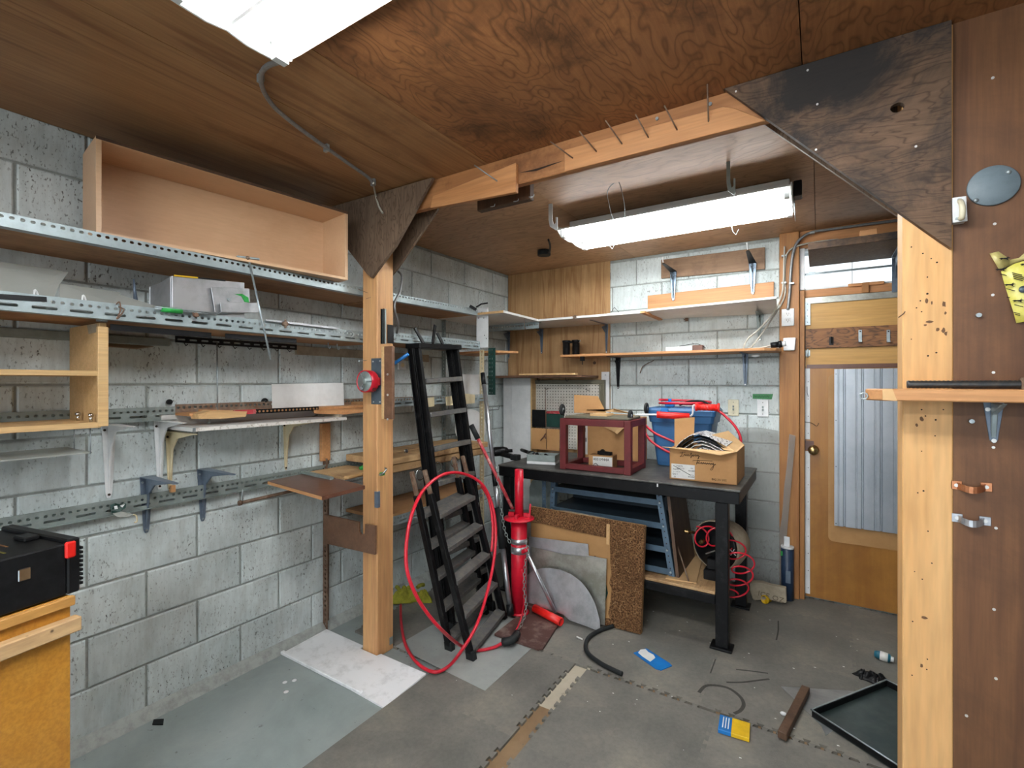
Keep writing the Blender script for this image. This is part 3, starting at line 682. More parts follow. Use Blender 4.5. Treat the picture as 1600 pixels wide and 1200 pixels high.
part(tb, 'bar', MB().box(c.x - .09, c.x + .095, 3.772, 3.788, c.z + .014, c.z + .034), M_firxl, bevel=.002)
win = thing('window_1', 'bright transom window over the door, partly hidden by a dark shelf', 'window', (.25, WY, 2.066), None, 'structure')
part(win, 'frame', MB().box(-.1115, -.083, 3.775, WY + .05, 2.066, 2.344).box(-.083, .62, 3.80, WY + .05, 2.066, 2.078).box(-.083, .62, 3.80, WY + .05, 2.33, 2.344).box(.6, .62, 3.80, WY + .05, 2.078, 2.33), M_white)
part(win, 'pane', MB().box(-.083, .6, 3.842, 3.846, 2.078, 2.33), M_glass)
zb = at(1330, 428, y=3.83).z
part(win, 'sash_bar', MB().box(-.083, .6, 3.824, 3.84, 2.172, 2.184), M_galv)
part(win, 'sash_latch', MB().box(-.06, -.02, 3.815, 3.825, 2.168, 2.19), M_galv)
part(win, 'mullion', MB().box(.178, .182, 3.832, 3.84, 2.078, 2.33), M_galv)
# a pale wall and eave outside the transom
solo('exterior_wall', MB().box(-1.2, 2.2, 5.2, 5.3, 0, 4.2), M_white, 'white sunlit wall outside, seen through the transom', 'wall', kind='structure')
# solo('exterior_pipe', MB().cyl((.7, 5.1, 2.2), (.7, 5.1, 3.2), .04), M_galv, 'grey pipe on the outside wall beyond the transom', 'pipe')
# ================================================================ LONG WALL: SHELVES, RAILS, BRACKETS
SX = -2.10                                # front plane of the long-wall shelves
def shelf_unit(name, label, y0, y1, zt, z0_, ht, rows, board_mat, drop=.02, x0=WX + .004, front=SX, bmat=None, group=None, z1t=None, stripmat=None):
    """plywood shelf with a slotted steel angle along its front; zt/z1t top of the angle at both ends"""
    z1t = z1t if z1t is not None else zt
    t = thing(name, label, 'shelf', ((x0 + front) / 2, (y0 + y1) / 2, zt - ht), group)
    fb_ = front - .034
    b = MB().hexa([(x0, y0, zt - ht + .004), (fb_, y0, zt - ht + .004), (fb_, y1, z1t - ht + .004), (x0, y1, z1t - ht + .004), (x0, y0, zt - ht + .004 + drop), (fb_, y0, zt - ht + .004 + drop), (fb_, y1, z1t - ht + .004 + drop), (x0, y1, z1t - ht + .004 + drop)])
    part(t, 'board', b, board_mat)
    part(t, 'board_edge', MB().hexa([(fb_, y0, zt - ht + .004), (fb_ + .002, y0, zt - ht + .004), (fb_ + .002, y1, z1t - ht + .004), (fb_, y1, z1t - ht + .004), (fb_, y0, zt - ht + .024), (fb_ + .002, y0, zt - ht + .024), (fb_ + .002, y1, z1t - ht + .024), (fb_, y1, z1t - ht + .024)]), M_rail, 'grey strip on the board edge')  # grey strip added so the slots show grey instead of board wood
    U = (V((front, y1, z1t)) - V((front, y0, zt)))
    r = part(t, 'slotted_rail', MB().perf((front, y0, zt - ht), U.normalized(), (0, 0, 1), U.length, ht, rows), stripmat or M_zinc, solid=.0022)
    part(t, 'rail_flange', MB().hexa([(front - .036, y0, zt - ht), (front, y0, zt - ht), (front, y1, z1t - ht), (front - .036, y1, z1t - ht), (front - .036, y0, zt - ht + .002), (front, y0, zt - ht + .002), (front, y1, z1t - ht + .002), (front - .036, y1, z1t - ht + .002)]), stripmat or M_zinc)
    return t
ROW1 = [(.031, .0235, .0062, .0048)]
ROW2 = [(.040, .0235, .0056, .005), (.0185, .092, .031, .005)]
A1 = shelf_unit('steel_edged_shelf', 'top plywood shelf with slotted steel edge, carrying the big open plywood box', -.65, 1.93, 1.962, 0, .043, ROW1, M_shelf)
A2 = shelf_unit('steel_edged_shelf', 'top plywood shelf with slotted steel edge, beyond the golden post above the ladder', 1.945, 2.79, 1.958, 0, .043, ROW1, M_shelf, front=SX + .03, z1t=1.972)
B1 = shelf_unit('steel_edged_shelf', 'second shelf with wide two-row slotted steel edge, carrying the metal box and clear sheets', -.65, 1.93, 1.722, 0, .058, ROW2, M_shelf)
B2 = shelf_unit('steel_edged_shelf', 'second shelf with slotted steel edge that the tall black ladder leans on', 1.945, 2.86, 1.738, 0, .058, ROW2, M_shelf, z1t=1.748)
C2 = shelf_unit('steel_edged_shelf', 'third shelf with slotted steel edge behind the ladder at mid height', 1.99, 2.93, 1.352, 0, .05, ROW2, M_shelf, z1t=1.36)
# blackened steel strips under the second shelf edge
solo('black_strip', MB().bar(at(172, 511, x=-2.13), at(330, 524, x=-2.13), .004, .022), M_black, 'black steel strip screwed below the second shelf edge beside the wooden cubby', 'steel strip')
solo('black_strip', MB().bar(at(352, 525, x=-2.13), at(463, 533, x=-2.13), .004, .022), M_black, 'shorter black steel strip below the second shelf edge beside the golden post', 'steel strip')
# wall rails
def wall_rail(label, y0, y1, zt, ht, mat, rows, x=WX + .004, lip=True):
    t = thing('slotted_wall_rail', label, 'steel rail', (x, (y0 + y1) / 2, zt - ht))
    part(t, 'web', MB().perf((x + .016, y0, zt - ht), (0, 1, 0), (0, 0, 1), y1 - y0, ht, rows), mat, solid=.0022)
    if lip: part(t, 'flange', MB().box(x, x + .034, y0, y1, zt - ht - .002, zt - ht), mat)
    return t
wall_rail('long slotted grey rail low on the block wall, grey brackets hang from it', -.65, 2.25, .962, .062, M_rail, ROW2)
wall_rail('slotted grey rail on the wall at the height of the cubby bottom', -.65, 1.02, 1.336, .058, M_rail, ROW2)
wall_rail('rusty brown slotted rail on the wall behind the white panel', 1.02, 2.9, 1.345, .045, M_rustrail, [(.030, .0235, .0065, .006)], lip=False)
wall_rail('dark rail with small hooks on the wall under the second shelf', 1.02, 1.62, 1.655, .03, M_black, [(.014, .05, .016, .004)], lip=False)
for i in range(8):
    y = 1.06 + i * .073
    h = MB().tube([(WX + .012, y, 1.625), (WX + .03, y, 1.612), (WX + .045, y, 1.618)], .0022, 6)
    solo('wall_hook', h, M_black, ['first', 'second', 'third', 'fourth', 'fifth', 'sixth', 'seventh', 'last'][i] + ' small black hook on the dark rail counted from the wooden cubby', 'hook', 'hooks on the dark rail')
solo('wall_batten', MB().box(WX, WX + .02, 1.62, 2.7, 1.60, 1.65), M_pale_dusty, 'pale dusty batten on the wall behind the golden post, under the second shelf', 'batten', bevel=.002)
solo('wall_batten', MB().box(WX, WX + .018, -.5, 1.0, 1.606, 1.64), M_rail, 'grey batten on the wall behind the wooden cubby', 'batten', bevel=.002)
# slotted uprights
def upright(label, x, y, z0, z1, mat, w=.04, face='y'):
    t = thing('slotted_upright', label, 'shelf upright', (x, y, z0))
    part(t, 'web', MB().perf((x, y, z0), (0, 0, 1), (1, 0, 0), z1 - z0, w, [(w * .5, .026, .008, .006)]), mat, solid=.0025)
    part(t, 'flange', MB().perf((x, y, z0), (0, 0, 1), (0, 1, 0), z1 - z0, w, [(w * .5, .026, .008, .006)]), mat, solid=.0025)
    return t
upright('rusty slotted upright standing on the floor against the wall beside the golden post', WX + .006, 1.80, -.01, 1.0, M_rust)
upright('dark slotted upright on the wall behind the tall black ladder', WX + .006, 2.86, .0, 1.93, M_rail)
upright('cream slotted upright at the far end of the wall shelves', SX - .045, 2.92, 0, 1.69, M_cream)
# ---- large open plywood box on the top shelf
ang = math.atan2(2.118 - 2.137 + .138, .965)
bx = thing('open_box', 'large shallow plywood box lying on its side on the top shelf, open front', 'box', (-2.10, 1.13, 1.945))
p0 = V((-2.140, .644, 1.925)); d = V((.118, .968, 0)).normalized(); q = V((-d.y, d.x, 0)); L, Dp, Hh, th = .985, .222, .382, .016
p0.z = 1.9645
Hh = .346
up = V((0, 0, 1))
part(bx, 'end_panel', MB().obox(p0, d * th, q * Dp, up * Hh), M_birch, bevel=.001)
part(bx, 'end_panel', MB().obox(p0 + d * (L - th), d * th, q * Dp, up * Hh), M_birch, bevel=.001)
part(bx, 'top_panel', MB().obox(p0 + up * (Hh - .012) + d * th, d * (L - 2 * th), q * Dp, up * .012), M_birch)
part(bx, 'bottom_panel', MB().obox(p0 + d * th, d * (L - 2 * th), q * Dp, up * .012), M_birch)
part(bx, 'back_panel', MB().obox(p0 + d * th + q * (Dp - .006) + up * .012, d * (L - 2 * th), q * .006, up * (Hh - .024)), M_birch)
part(bx, 'edge_band', MB().obox(p0 + up * (Hh - .011) - q * .002, d * L, q * .002, up * .011), M_dkwood, 'dark worn front edge of the top panel')
# ---- objects on the second shelf
Bz = 1.69
def leaning_sheet(name, pts, off, mat, label, cat, group=None): return solo(name, MB().prism(pts, off), mat, label, cat, group)
leaning_sheet('clear_sheet', [at(-60, 400, x=-2.36), at(107, 425, x=-2.36), at(93, 444, x=-2.33), at(80, 474, x=-2.30), at(-60, 466, x=-2.30)], (.003, 0, 0), M_acryl, 'larger dusty clear plastic sheet standing on the second shelf above the cubby', 'plastic sheet')
leaning_sheet('clear_sheet', [at(93, 443, x=-2.34), at(189, 457, x=-2.34), at(176, 474, x=-2.28), at(93, 474, x=-2.28)], (.003, 0, 0), M_acryl, 'smaller clear plastic sheet on the second shelf beside the larger one', 'plastic sheet')
leaning_sheet('clear_sheet', [at(186, 461, x=-2.24), at(252, 482, x=-2.2), at(240, 486, x=-2.16), at(176, 476, x=-2.17)], (0, 0, .003), M_acryl, 'curled clear plastic offcut lying by the metal box', 'plastic sheet')
solo('blue_rod', MB().cone(at(209, 436, x=-2.3), at(212, 470, x=-2.3), .003, .008, 8), M_bluegrey, 'blue grey tapered rod standing behind the second shelf edge', 'rod')
solo('black_tape', MB().bar(at(-20, 462, x=SX + .002), at(73, 468, x=SX + .002), .003, .016), M_black, 'worn black tape strip on the edge of the second shelf above the cubby', 'tape')
for u, v, lb_ in [(56, 459, 'white spring clip on the second shelf edge above the cubby, nearer the picture edge'), (131, 467, 'white spring clip on the second shelf edge, nearer the wired bundle')]:
    c = at(u, v, x=SX - .02); solo('spring_clip', MB().tube([c + V((0, -.005, -.03)), c + V((.004, -.004, .01)), c + V((0, .004, .0)), c + V((0, .006, -.03))], .003, 7, sub=4), M_white, lb_, 'clip')
c = at(184, 485, x=SX + .006)
solo('wire_tie', MB().tube([c + V((0, -.005, .02)), c + V((.006, .003, .03)), c + V((.006, .006, 0)), c + V((.004, -.004, -.03)), c + V((.008, .004, -.02)), c + V((.004, .016, .005)), c + V((.006, .0, .012))], .0022, 6, sub=4), M_rust, 'twisted rusty wire tie around the second shelf edge beside the bundle', 'wire')
# aluminium box
mb_ = thing('metal_box', 'aluminium sheet box with yellow stripe and green tape on the second shelf', 'metal box', (-2.2, 1.2, 1.70))
a = at(272, 430, x=-2.10); b = at(385, 441, x=-2.10); c_ = at(243, 455, x=-2.26)
z0 = 1.703; z1 = a.z
part(mb_, 'body', MB().prism([V((-2.115, a.y, z0)), V((-2.115, b.y, z0)), V((-2.115, b.y, b.z)), V((-2.115, a.y, a.z))], (-.012, 0, 0)).prism([V((-2.127, a.y, z0)), V((-2.27, a.y - .02, z0)), V((-2.27, a.y - .02, z1 - .03)), V((-2.2, a.y - .01, z1 - .02)), V((-2.127, a.y, z1))], (0, .01, 0)).prism([V((-2.127, b.y, z0)), V((-2.27, b.y, z0)), V((-2.27, b.y, z1 - .01)), V((-2.127, b.y, b.z))], (0, -.01, 0)).box(-2.27, -2.26, a.y - .02, b.y, z0, z1 - .03), M_alu, bevel=.001)
part(mb_, 'yellow_stripe', MB().bar(at(272, 430.5, x=-2.113), at(309, 434, x=-2.113), .004, .006), M_yellow)
part(mb_, 'black_stripe', MB().bar(at(309, 434, x=-2.113), at(352, 438.5, x=-2.113), .004, .005), M_black)
part(mb_, 'front_plate', MB().prism([at(329, 449, x=-2.108), at(389, 451, x=-2.108), at(390, 472, x=-2.108), at(336, 491, x=-2.108)], (.004, 0, 0)), M_alu, bevel=.0008)
pl = MB().prism([at(344, 473, x=-2.09), at(403, 473, x=-2.09), at(404, 488.5, x=-2.09), at(345, 487.5, x=-2.09)], (.003, 0, 0)).prism([at(345, 487.5, x=-2.09), at(404, 488.5, x=-2.09), V(at(390, 480, x=-2.108)), V(at(337, 492, x=-2.108))], (0, 0, -.002))
part(mb_, 'folded_tray', pl, M_alu, bevel=.0005)
part(mb_, 'green_tape', MB().prism([at(366, 459.5, x=-2.104), at(378, 459, x=-2.104), at(388, 465, x=-2.104), at(389, 473, x=-2.104), at(382, 472, x=-2.104), at(377, 463, x=-2.104)], (.0012, 0, 0)), M_gbright)
c = at(358, 468, x=-2.104); part(mb_, 'screw', MB().cyl(c, c + V((.004, 0, 0)), .008, 10), M_galv)
# green wrapped bundle and long rods on the shelf edge
bd = thing('rod_bundle', 'bundle of thin metal rods wrapped in bright green tape along the second shelf edge', 'rods', (-2.09, 1.05, 1.715))
z = 1.727
for i, dz in enumerate((0, .006, .003, .009)):
    part(bd, 'rod', MB().cyl(at(242, 483, x=-2.085 + i * .004) + V((0, 0, dz)), at(338, 492.5, x=-2.085 + i * .004) + V((0, 0, dz)), .0028, 6), M_galv)
part(bd, 'green_wrap', MB().cyl(at(252, 484.5, x=-2.079) + V((0, 0, .004)), at(284, 488, x=-2.079) + V((0, 0, .004)), .0105, 10), M_gbright, 'green tape wrap')
solo('trim_strip', MB().bar(at(415, 500, x=-2.085), at(527, 513, x=-2.085), .004, .009), M_alu, 'long bright aluminium strip with a rusty clamp on the second shelf edge', 'metal strip')
c = at(446, 506, x=-2.075); solo('wing_nut', MB().cyl(c - V((.012, 0, 0)), c + V((.006, 0, 0)), .012, 8).bar(c + V((0, 0, -.02)), c + V((0, 0, .02)), .008, .006, (1, 0, 0)), M_rust, 'rusty wing nut holding the aluminium strip', 'nut', bevel=.001)
c = at(306, 492, x=-2.07); solo('wing_nut', MB().cyl(c - V((.01, 0, 0)), c + V((.006, 0, 0)), .009, 8).bar(c + V((0, -.012, .006)), c + V((0, .012, -.004)), .006, .005, (1, 0, 0)), M_rust, 'small rusty nut holding the green wrapped bundle', 'nut', bevel=.001)
c = at(549, 522, x=-2.085); solo('spring_clip', MB().tube([c + V((0, -.03, .01)), c + V((.01, -.01, .012)), c + V((.012, .008, -.002)), c + V((.006, 0, -.014)), c + V((.01, .02, -.004)), c + V((0, .04, -.002))], .003, 7, sub=4), M_galv, 'twisted galvanised clip on the second shelf edge beside the golden post', 'clip')
# tee-handled rod hanging from the top shelf
rd = thing('tee_rod', 'long thin galvanised rod with tee handle hanging on the top shelf edge', 'rod', at(422, 562, x=-2.03))
part(rd, 'rod', MB().cyl(at(388, 402, x=-2.085), at(423, 562, x=-2.02), .0042, 8), M_galv)
part(rd, 'handle', MB().bar(at(370, 401, x=-2.088), at(405, 405, x=-2.088), .012, .009), M_zinc, bevel=.002)
c = at(387, 403, x=-2.08); part(rd, 'nut', MB().ball(c, .009, 8), M_rust)
# small wire parts at the post
solo('bent_wire', MB().tube([at(560, 452, x=-2.09), at(586, 462, x=-2.0), at(572, 467, x=-2.03)], .0016, 6), M_rust, 'thin wire bent to a point at the end of the top shelf by the post', 'wire')
for u, v, k in [(513, 541, 0), (527, 543, 1)]:
    c = at(u, v, x=-2.2); solo('cup_hook', MB().tube([c + V((0, 0, .02)), c, c + V((.012, 0, -.012)), c + V((.02, 0, 0))], .003, 6, sub=3), M_galv, ['small hook under the second shelf, first beside the golden post side', 'small hook under the second shelf, next to its twin by the post'][k], 'hook')
# ---- wooden cubby hung below the second shelf
cb = thing('wooden_cubby', 'open oak cubby unit with two shelves hung below the second shelf', 'cubby', (-2.3, .2, 1.28))
fx = -2.15
part(cb, 'side_panel', MB().box(WX + .018, fx, .657, .677, 1.288, 1.655), M_oak, bevel=.001)
part(cb, 'front_stile', MB().box(fx - .001, fx + .016, .648, .678, 1.288, 1.64), M_oak, bevel=.001)
part(cb, 'shelf', MB().box(WX + .018, fx + .014, -.3, .657, 1.466, 1.484), M_oak, bevel=.001)
part(cb, 'shelf', MB().box(WX + .04, fx + .014, -.3, .657, 1.284, 1.303), M_oak, bevel=.001)
part(cb, 'side_panel', MB().box(WX + .018, fx, -.32, -.30, 1.288, 1.655), M_oak, bevel=.001)
c = at(148, 512, x=-2.16); part(cb, 'torn_paper', MB().prism([at(136, 508, y=.656), at(151, 506, y=.656), at(151, 519, y=.656), at(139, 522, y=.656)], (0, -.0008, 0)), M_pale_dusty)
c = at(159, 500, x=fx); part(cb, 'bolt_head', MB().cyl(c + V((0, 0, -.006)), c + V((0, 0, .012)), .016, 12), M_galv)
for u, v in [(122, 649), (142, 648)]:
    c = at(u, v, y=.640); c.z = 1.303; solo('chrome_bolt', MB().cyl(c, c + V((0, 0, .022)), .005, 8).ball(c + V((0, 0, .024)), .009, 8), M_chrome, 'round-headed chrome bolt standing in the cubby bottom shelf, ' + ('nearer the wall' if u < 130 else 'nearer the front stile'), 'bolt', 'chrome bolts in the cubby')
# glass shelf hung on wires below the cubby
gs = thing('wire_hung_shelf', 'thin clear shelf hung on wires below the wooden cubby', 'shelf', (-2.3, .4, 1.19))
part(gs, 'sheet', MB().box(-2.44, -2.18, -.3, .645, 1.192, 1.196), M_acryl)
for u, v0 in [(116, 665), (141, 664)]:
    a = at(u, v0, y=.64); b = V((a.x, a.y, 1.19)); part(gs, 'wire', MB().cyl(V((a.x, a.y, 1.2835)), b, .0022, 6), M_galv)
# ---- brackets
def bracket(label, y, ztop, h, arm, mat, w=.045, x=WX + .004, group=None, t=.003, taper=.45):
    """stamped steel shelf bracket: wall leg with a raised rib, curved arm"""
    b = thing('shelf_bracket', label, 'bracket', (x, y, ztop - h), group)
    leg = MB().prism([(x, y - w / 2, ztop), (x, y + w / 2, ztop), (x, y + w / 2 * taper, ztop - h * .94), (x, y + w * .12, ztop - h), (x, y - w * .12, ztop - h), (x, y - w / 2 * taper, ztop - h * .94)], (t, 0, 0))
    part(b, 'leg', leg, mat, bevel=.001)
    a = MB().prism([(x, y - w / 2, ztop), (x, y + w / 2, ztop), (x + arm * .95, y + w / 2 * taper, ztop), (x + arm, y, ztop), (x + arm * .95, y - w / 2 * taper, ztop)], (0, 0, -t)); part(b, 'arm', a, mat, bevel=.001)
    g = MB().prism([(x + t, y - .004, ztop - t), (x + arm * .9, y - .003, ztop - t), (x + arm * .3, y - .004, ztop - .03), (x + .03, y - .004, ztop - h * .3), (x + t, y - .004, ztop - h * .92)], (0, .008, 0))
    part(b, 'rib', g, mat, bevel=.0015)
    for zz, yy in ((ztop - .025, -.3), (ztop - h * .955, 0)):
        c = V((x + t, y + yy * w, zz)); part(b, 'screw', MB().cyl(c, c + V((.003, 0, 0)), .005, 8), M_hole if mat not in (M_bluegrey,) else M_galv)
    return b
b1 = bracket('long white steel bracket on the wall below the cubby corner', .784, 1.274, .305, .24, M_white, .05)
b2 = bracket('long white steel bracket behind the tray shelf, beside the cream one', .965, 1.276, .305, .24, M_white, .045)
b3 = bracket('cream bracket with bolt holes under the near end of the white tray shelf', 1.005, 1.225, .268, .25, M_cream, .036)
b4 = bracket('cream bracket with bolt holes under the far end of the white tray shelf', 1.565, 1.235, .27, .24, M_cream, .036)
for b_, yy, zt_ in ((b3, 1.005, 1.225), (b4, 1.565, 1.235)):
    for dz in (.05, .078, .16):
        c = V((WX + .0075, yy + .004, zt_ - dz)); part(b_, 'bolt_hole', MB().cyl(c, c + V((.0016, 0, 0)), .0048, 8), M_hole)
b5 = bracket('blue grey bracket on the low rail, nearer the black tool case', .915, 1.037, .245, .29, M_bluegrey, .05)
b6 = bracket('blue grey bracket on the low rail, below the white tray shelf', 1.142, 1.037, .25, .29, M_bluegrey, .05)
# ---- shallow white tray shelf
ty0, ty1, tz = .985, 1.765, 1.237
ts = thing('tray_shelf', 'white melamine tray shelf with a chipped front edge on cream brackets', 'shelf', (-2.33, 1.37, tz))
part(ts, 'board', MB().box(WX + .01, -2.215, ty0, ty1, tz, tz + .016), M_whitem)
part(ts, 'chipped_edge', MB().box(-2.215, -2.21, ty0 + .005, ty1, tz, tz + .016), M_chip)
part(ts, 'back_board', MB().box(WX + .006, WX + .022, ty0 - .02, ty1 - .03, tz + .016, tz + .062), M_whitem)
part(ts, 'end_lip', MB().box(WX + .022, -2.25, ty1 - .016, ty1, tz + .016, tz + .03), M_pale_dusty)
part(ts, 'metal_edge', MB().box(-2.2105, -2.209, ty0, ty0 + .012, tz - .001, tz + .016), M_galv)
# ---- plywood ledge above the tray shelf
lz = 1.296
ld = thing('wall_ledge', 'narrow dark ledge over the tray shelf with perforated steel edge and red tape', 'shelf', (-2.38, 1.4, lz))
part(ld, 'board', MB().box(WX + .02, -2.315, 1.02, 1.99, lz, lz + .012), M_pinex)
part(ld, 'perforated_edge', MB().perf((-2.313, 1.30, lz - .004), (0, 1, 0), (0, 0, 1), .36, .022, [(.011, .02, .0062, .005)]), M_black, solid=.002)
part(ld, 'red_tape', MB().box(-2.315, -2.309, 1.205, 1.31, lz - .004, lz + .018), M_redw)
part(ld, 'hook', MB().tube([(-2.33, 1.11, lz), (-2.33, 1.11, lz - .025), (-2.325, 1.1, lz - .035), (-2.315, 1.105, lz - .03)], .004, 6), M_galv)
part(ld, 'hook', MB().tube([(-2.33, 1.25, lz), (-2.33, 1.25, lz - .012)], .003, 6), M_galv)
solo('pine_offcut', MB().prism([at(297, 647, x=-2.33), at(317, 641, x=-2.36), at(375, 642, x=-2.36), at(372, 651, x=-2.33), at(335, 654, x=-2.33), at(298, 654.5, x=-2.33)], (.05, .01, 0)), M_shelfp, 'pale pine offcut lying on the ledge at the near end', 'offcut', bevel=.002)
bk = at(318, 639, x=-2.36); solo('pine_offcut', MB().prism([at(318, 640, x=-2.36), at(372, 641.5, x=-2.36), at(372, 650, x=-2.36), at(345, 651, x=-2.36), at(318, 649, x=-2.36)], (-.05, 0, 0)), M_pinex, 'tan block offcut lying behind the pale one on the ledge', 'offcut', bevel=.002)
solo('melamine_offcut', MB().prism([at(424, 600, x=-2.45), at(536, 598, x=-2.45), at(537, 633, x=-2.42), at(425, 638, x=-2.42)], (.004, 0, 0)), M_whitem, 'small white melamine panel standing against the block wall over the ledge', 'panel', bevel=.0006)
solo('ledge_board', MB().prism([at(491, 641, x=-2.30), at(538, 643, x=-2.27), at(575, 639, x=-2.27), V((-2.27, 2.0, 1.308)), V((-2.44, 2.0, 1.308)), V((-2.44, 1.70, 1.308))], (0, 0, -.018)), M_pinex, 'notched pine board on the ledge running behind the golden post', 'board', bevel=.001)
for (u, v, lb_, r) in [(264, 628, 'dark round knob screwed to the wall above the tray shelf near end', .012), (413, 627, 'larger dark round washer on the wall beside the white panel', .017)]:
    c = at(u, v, x=WX + .01); k = solo('rubber_stop', MB().lathe([(r, 0), (r, .008), (r * .7, .01), (r * .66, .006), (.005, .006), (.005, .016), (0, .017)], c, (1, 0, 0), 16), M_rubber, lb_, 'knob')
solo('drop_rod', MB().cyl(at(339, 535, x=-2.44), at(340, 642, x=-2.40), .0032, 8), M_galv, 'thin vertical rod hanging from the second shelf to the ledge', 'rod')
solo('wood_batten', MB().box(WX + .004, WX + .028, 1.775, 1.835, .985, 1.205), M_pinex, 'short orange-brown wood batten upright on the wall beyond the tray shelf', 'batten', bevel=.002)
# ---- brown fold-down board etc on the low rail
fz = .928
fb = thing('fold_board', 'brown laminate board jutting out of the low rail beside the golden post', 'board', (-2.15, 1.5, fz))
P4 = [at(418, 752, z=fz + .016), at(503, 776, z=fz + .016), at(570, 759, z=fz + .016), at(487, 738, z=fz + .016)]
part(fb, 'board', MB().prism([p - V((0, 0, .0155)) for p in P4], (0, 0, .015)), M_pinex)
part(fb, 'laminate', MB().prism([p - V((0, 0, .0005)) for p in P4], (0, 0, .002)), M_brownlam)
part(fb, 'edge_band', MB().prism([P4[1] - V((0, 0, .016)), P4[2] - V((0, 0, .016)), P4[2] + V((0, 0, .0015)), P4[1] + V((0, 0, .0015))], (P4[1] - P4[0]).normalized() * .0015), M_brownlam)
solo('angle_bracket', MB().bar(at(473, 737.5, z=fz + .026), at(519, 748, z=fz + .022), .022, .016), M_rail, 'grey steel angle lying on the brown laminate board', 'bracket', bevel=.002)
pr = thing('pipe_arm', 'dark steel pipe sticking out below the brown laminate board', 'pipe', at(375, 786, x=-2.38))
pe = at(470, 764, x=-2.36)
part(pr, 'pipe', MB().tube([at(375, 786, x=-2.36), pe, pe + V((-.05, .04, 0)), V((WX - .002, pe.y + .06, pe.z))], .0085, 10), M_rust)
part(pr, 'wall_flange', MB().cyl((WX - .001, pe.y + .06, pe.z), (WX + .006, pe.y + .06, pe.z), .022, 12), M_rust)
part(pr, 'collar', MB().cyl(at(373, 786.5, x=-2.36), at(377, 785.5, x=-2.36), .0125, 10), M_rust)
part(pr, 'hanger', MB().cyl(at(379, 765, x=-2.36), at(379, 784, x=-2.36), .003, 6), M_galv)
# low boards around the golden post
solo('low_shelf_board', MB().box(WX + .03, -2.13, 1.69, 1.95, .925, .94), M_pallet, 'pale pine board on the low rail just before the golden post', 'board', bevel=.001)
nb_ = [at(509, 803, x=-2.35), at(564, 815, x=-2.06), at(565, 829, x=-2.06), at(567, 834, x=-2.05), at(572, 833, x=-2.04), at(573, 818, x=-2.03), at(589, 821, y=1.755), at(588.5, 866, y=1.755), at(509, 847, x=-2.35)]
a, b = V((-2.44, 1.80, 0)), V((-1.962, 1.745, 0)); dd = b - a
def onl(u, v):
    # point on the vertical plane through a,b
    n = V((dd.y, -dd.x, 0)); t_ = (u - CX) / F; r = V((-_s + t_ * _c, _c + t_ * _s, (CY - v) / F)); k = n.dot(a) / n.dot(r); return V((0, 0, H)) + r * k
nb_ = [onl(u, v) for u, v in ((509, 803), (563, 815), (563.5, 830), (566, 834.5), (571, 834), (572.5, 832), (573, 818), (589, 821), (588.5, 866), (509, 848))]
nbo = thing('notched_board', 'brown board with a notch spanning from the rusty upright to the golden post', 'board', (-2.2, 1.77, .55))
part(nbo, 'board', MB().prism(nb_, (0, -.012, 0)), M_brown, bevel=.001)
# electrical box and cable behind the post
ob = thing('outlet_box', 'white outlet on the block wall just behind the golden post', 'outlet', at(628, 580, x=WX + .01))
c = at(628, 565, x=WX + .012); part(ob, 'cover', MB().box(c.x - .01, c.x + .006, c.y - .036, c.y + .036, c.z - .058, c.z + .058), M_white, bevel=.003)
for dz in (.024, -.024): part(ob, 'socket', MB().cyl(c + V((.006, 0, dz)), c + V((.0085, 0, dz)), .016, 12), M_cream)
cf = at(618, 420, x=-1.97)
solo('flex_conduit', MB().tube([at(622, 424, x=-2.05), at(628, 432, x=-2.02), at(625, 455, x=-2.0), at(617, 472, x=-1.99), at(617, 486, x=-1.99), at(622, 505, x=-2.02), at(620, 520, x=-2.08)], .0068, 8, sub=6), M_conduit, 'grey flexible conduit curving down the far side of the golden post', 'conduit')
# hardware on the golden post
PF, PS = 1.765, -1.966                     # its front and side faces
wc = thing('wood_cleat', 'brown wood cleat with screws fixed on the side of the golden post', 'cleat', (PS, 1.82, 1.28))
q0, q1 = at(597, 541, y=PF - .012), at(612, 655, y=PF)
part(wc, 'light_edge', MB().box(at(596, 600, y=PF - .018).x, at(600, 600, y=PF - .018).x, PF - .019, PF - .0005, at(598, 655, y=PF - .018).z, at(598, 541, y=PF - .018).z), M_shelfp, bevel=.001)
part(wc, 'strip', MB().box(at(600, 600, y=PF - .018).x, at(613, 600, y=PF - .018).x, PF - .018, PF - .0005, at(606, 655, y=PF - .018).z, at(606, 541, y=PF - .018).z), M_brown, bevel=.002)
for v in (585, 617, 655):
    c = at(606, v, y=PF - .018); part(wc, 'screw', MB().cyl(c, c + V((0, -.004, 0)), .0055, 8), M_screw)
ch = thing('steel_channel', 'dark steel channel piece screwed upright at the golden post above the cleat', 'channel', at(603, 538, y=PF))
c0, c1 = at(597.5, 483, y=PF - .01), at(603, 537, y=PF - .01)
part(ch, 'web', MB().box(c0.x, c0.x + .02, PF - .012, PF - .0008, c1.z, c0.z), M_rail, bevel=.001)
part(ch, 'lip', MB().box(c0.x, c0.x + .004, PF - .022, PF - .012, c1.z, c0.z).box(c0.x + .017, c0.x + .02, PF - .022, PF - .012, c1.z, c0.z), M_black)
for v in (488, 533): c = at(600, v, y=PF - .012); part(ch, 'screw', MB().cyl(c, c + V((0, -.003, 0)), .004, 8), M_screw)
solo('hinge_leaf', MB().box(PS + .0002, PS + .004, 1.835, 1.878, at(619, 536, y=1.86).z, at(619, 507, y=1.86).z), M_black, 'dark steel hinge leaf on the far edge of the golden post', 'hinge')
rl = thing('tape_reel', 'round red reel with grey face bolted on the golden post', 'reel', at(575, 618, y=PF))
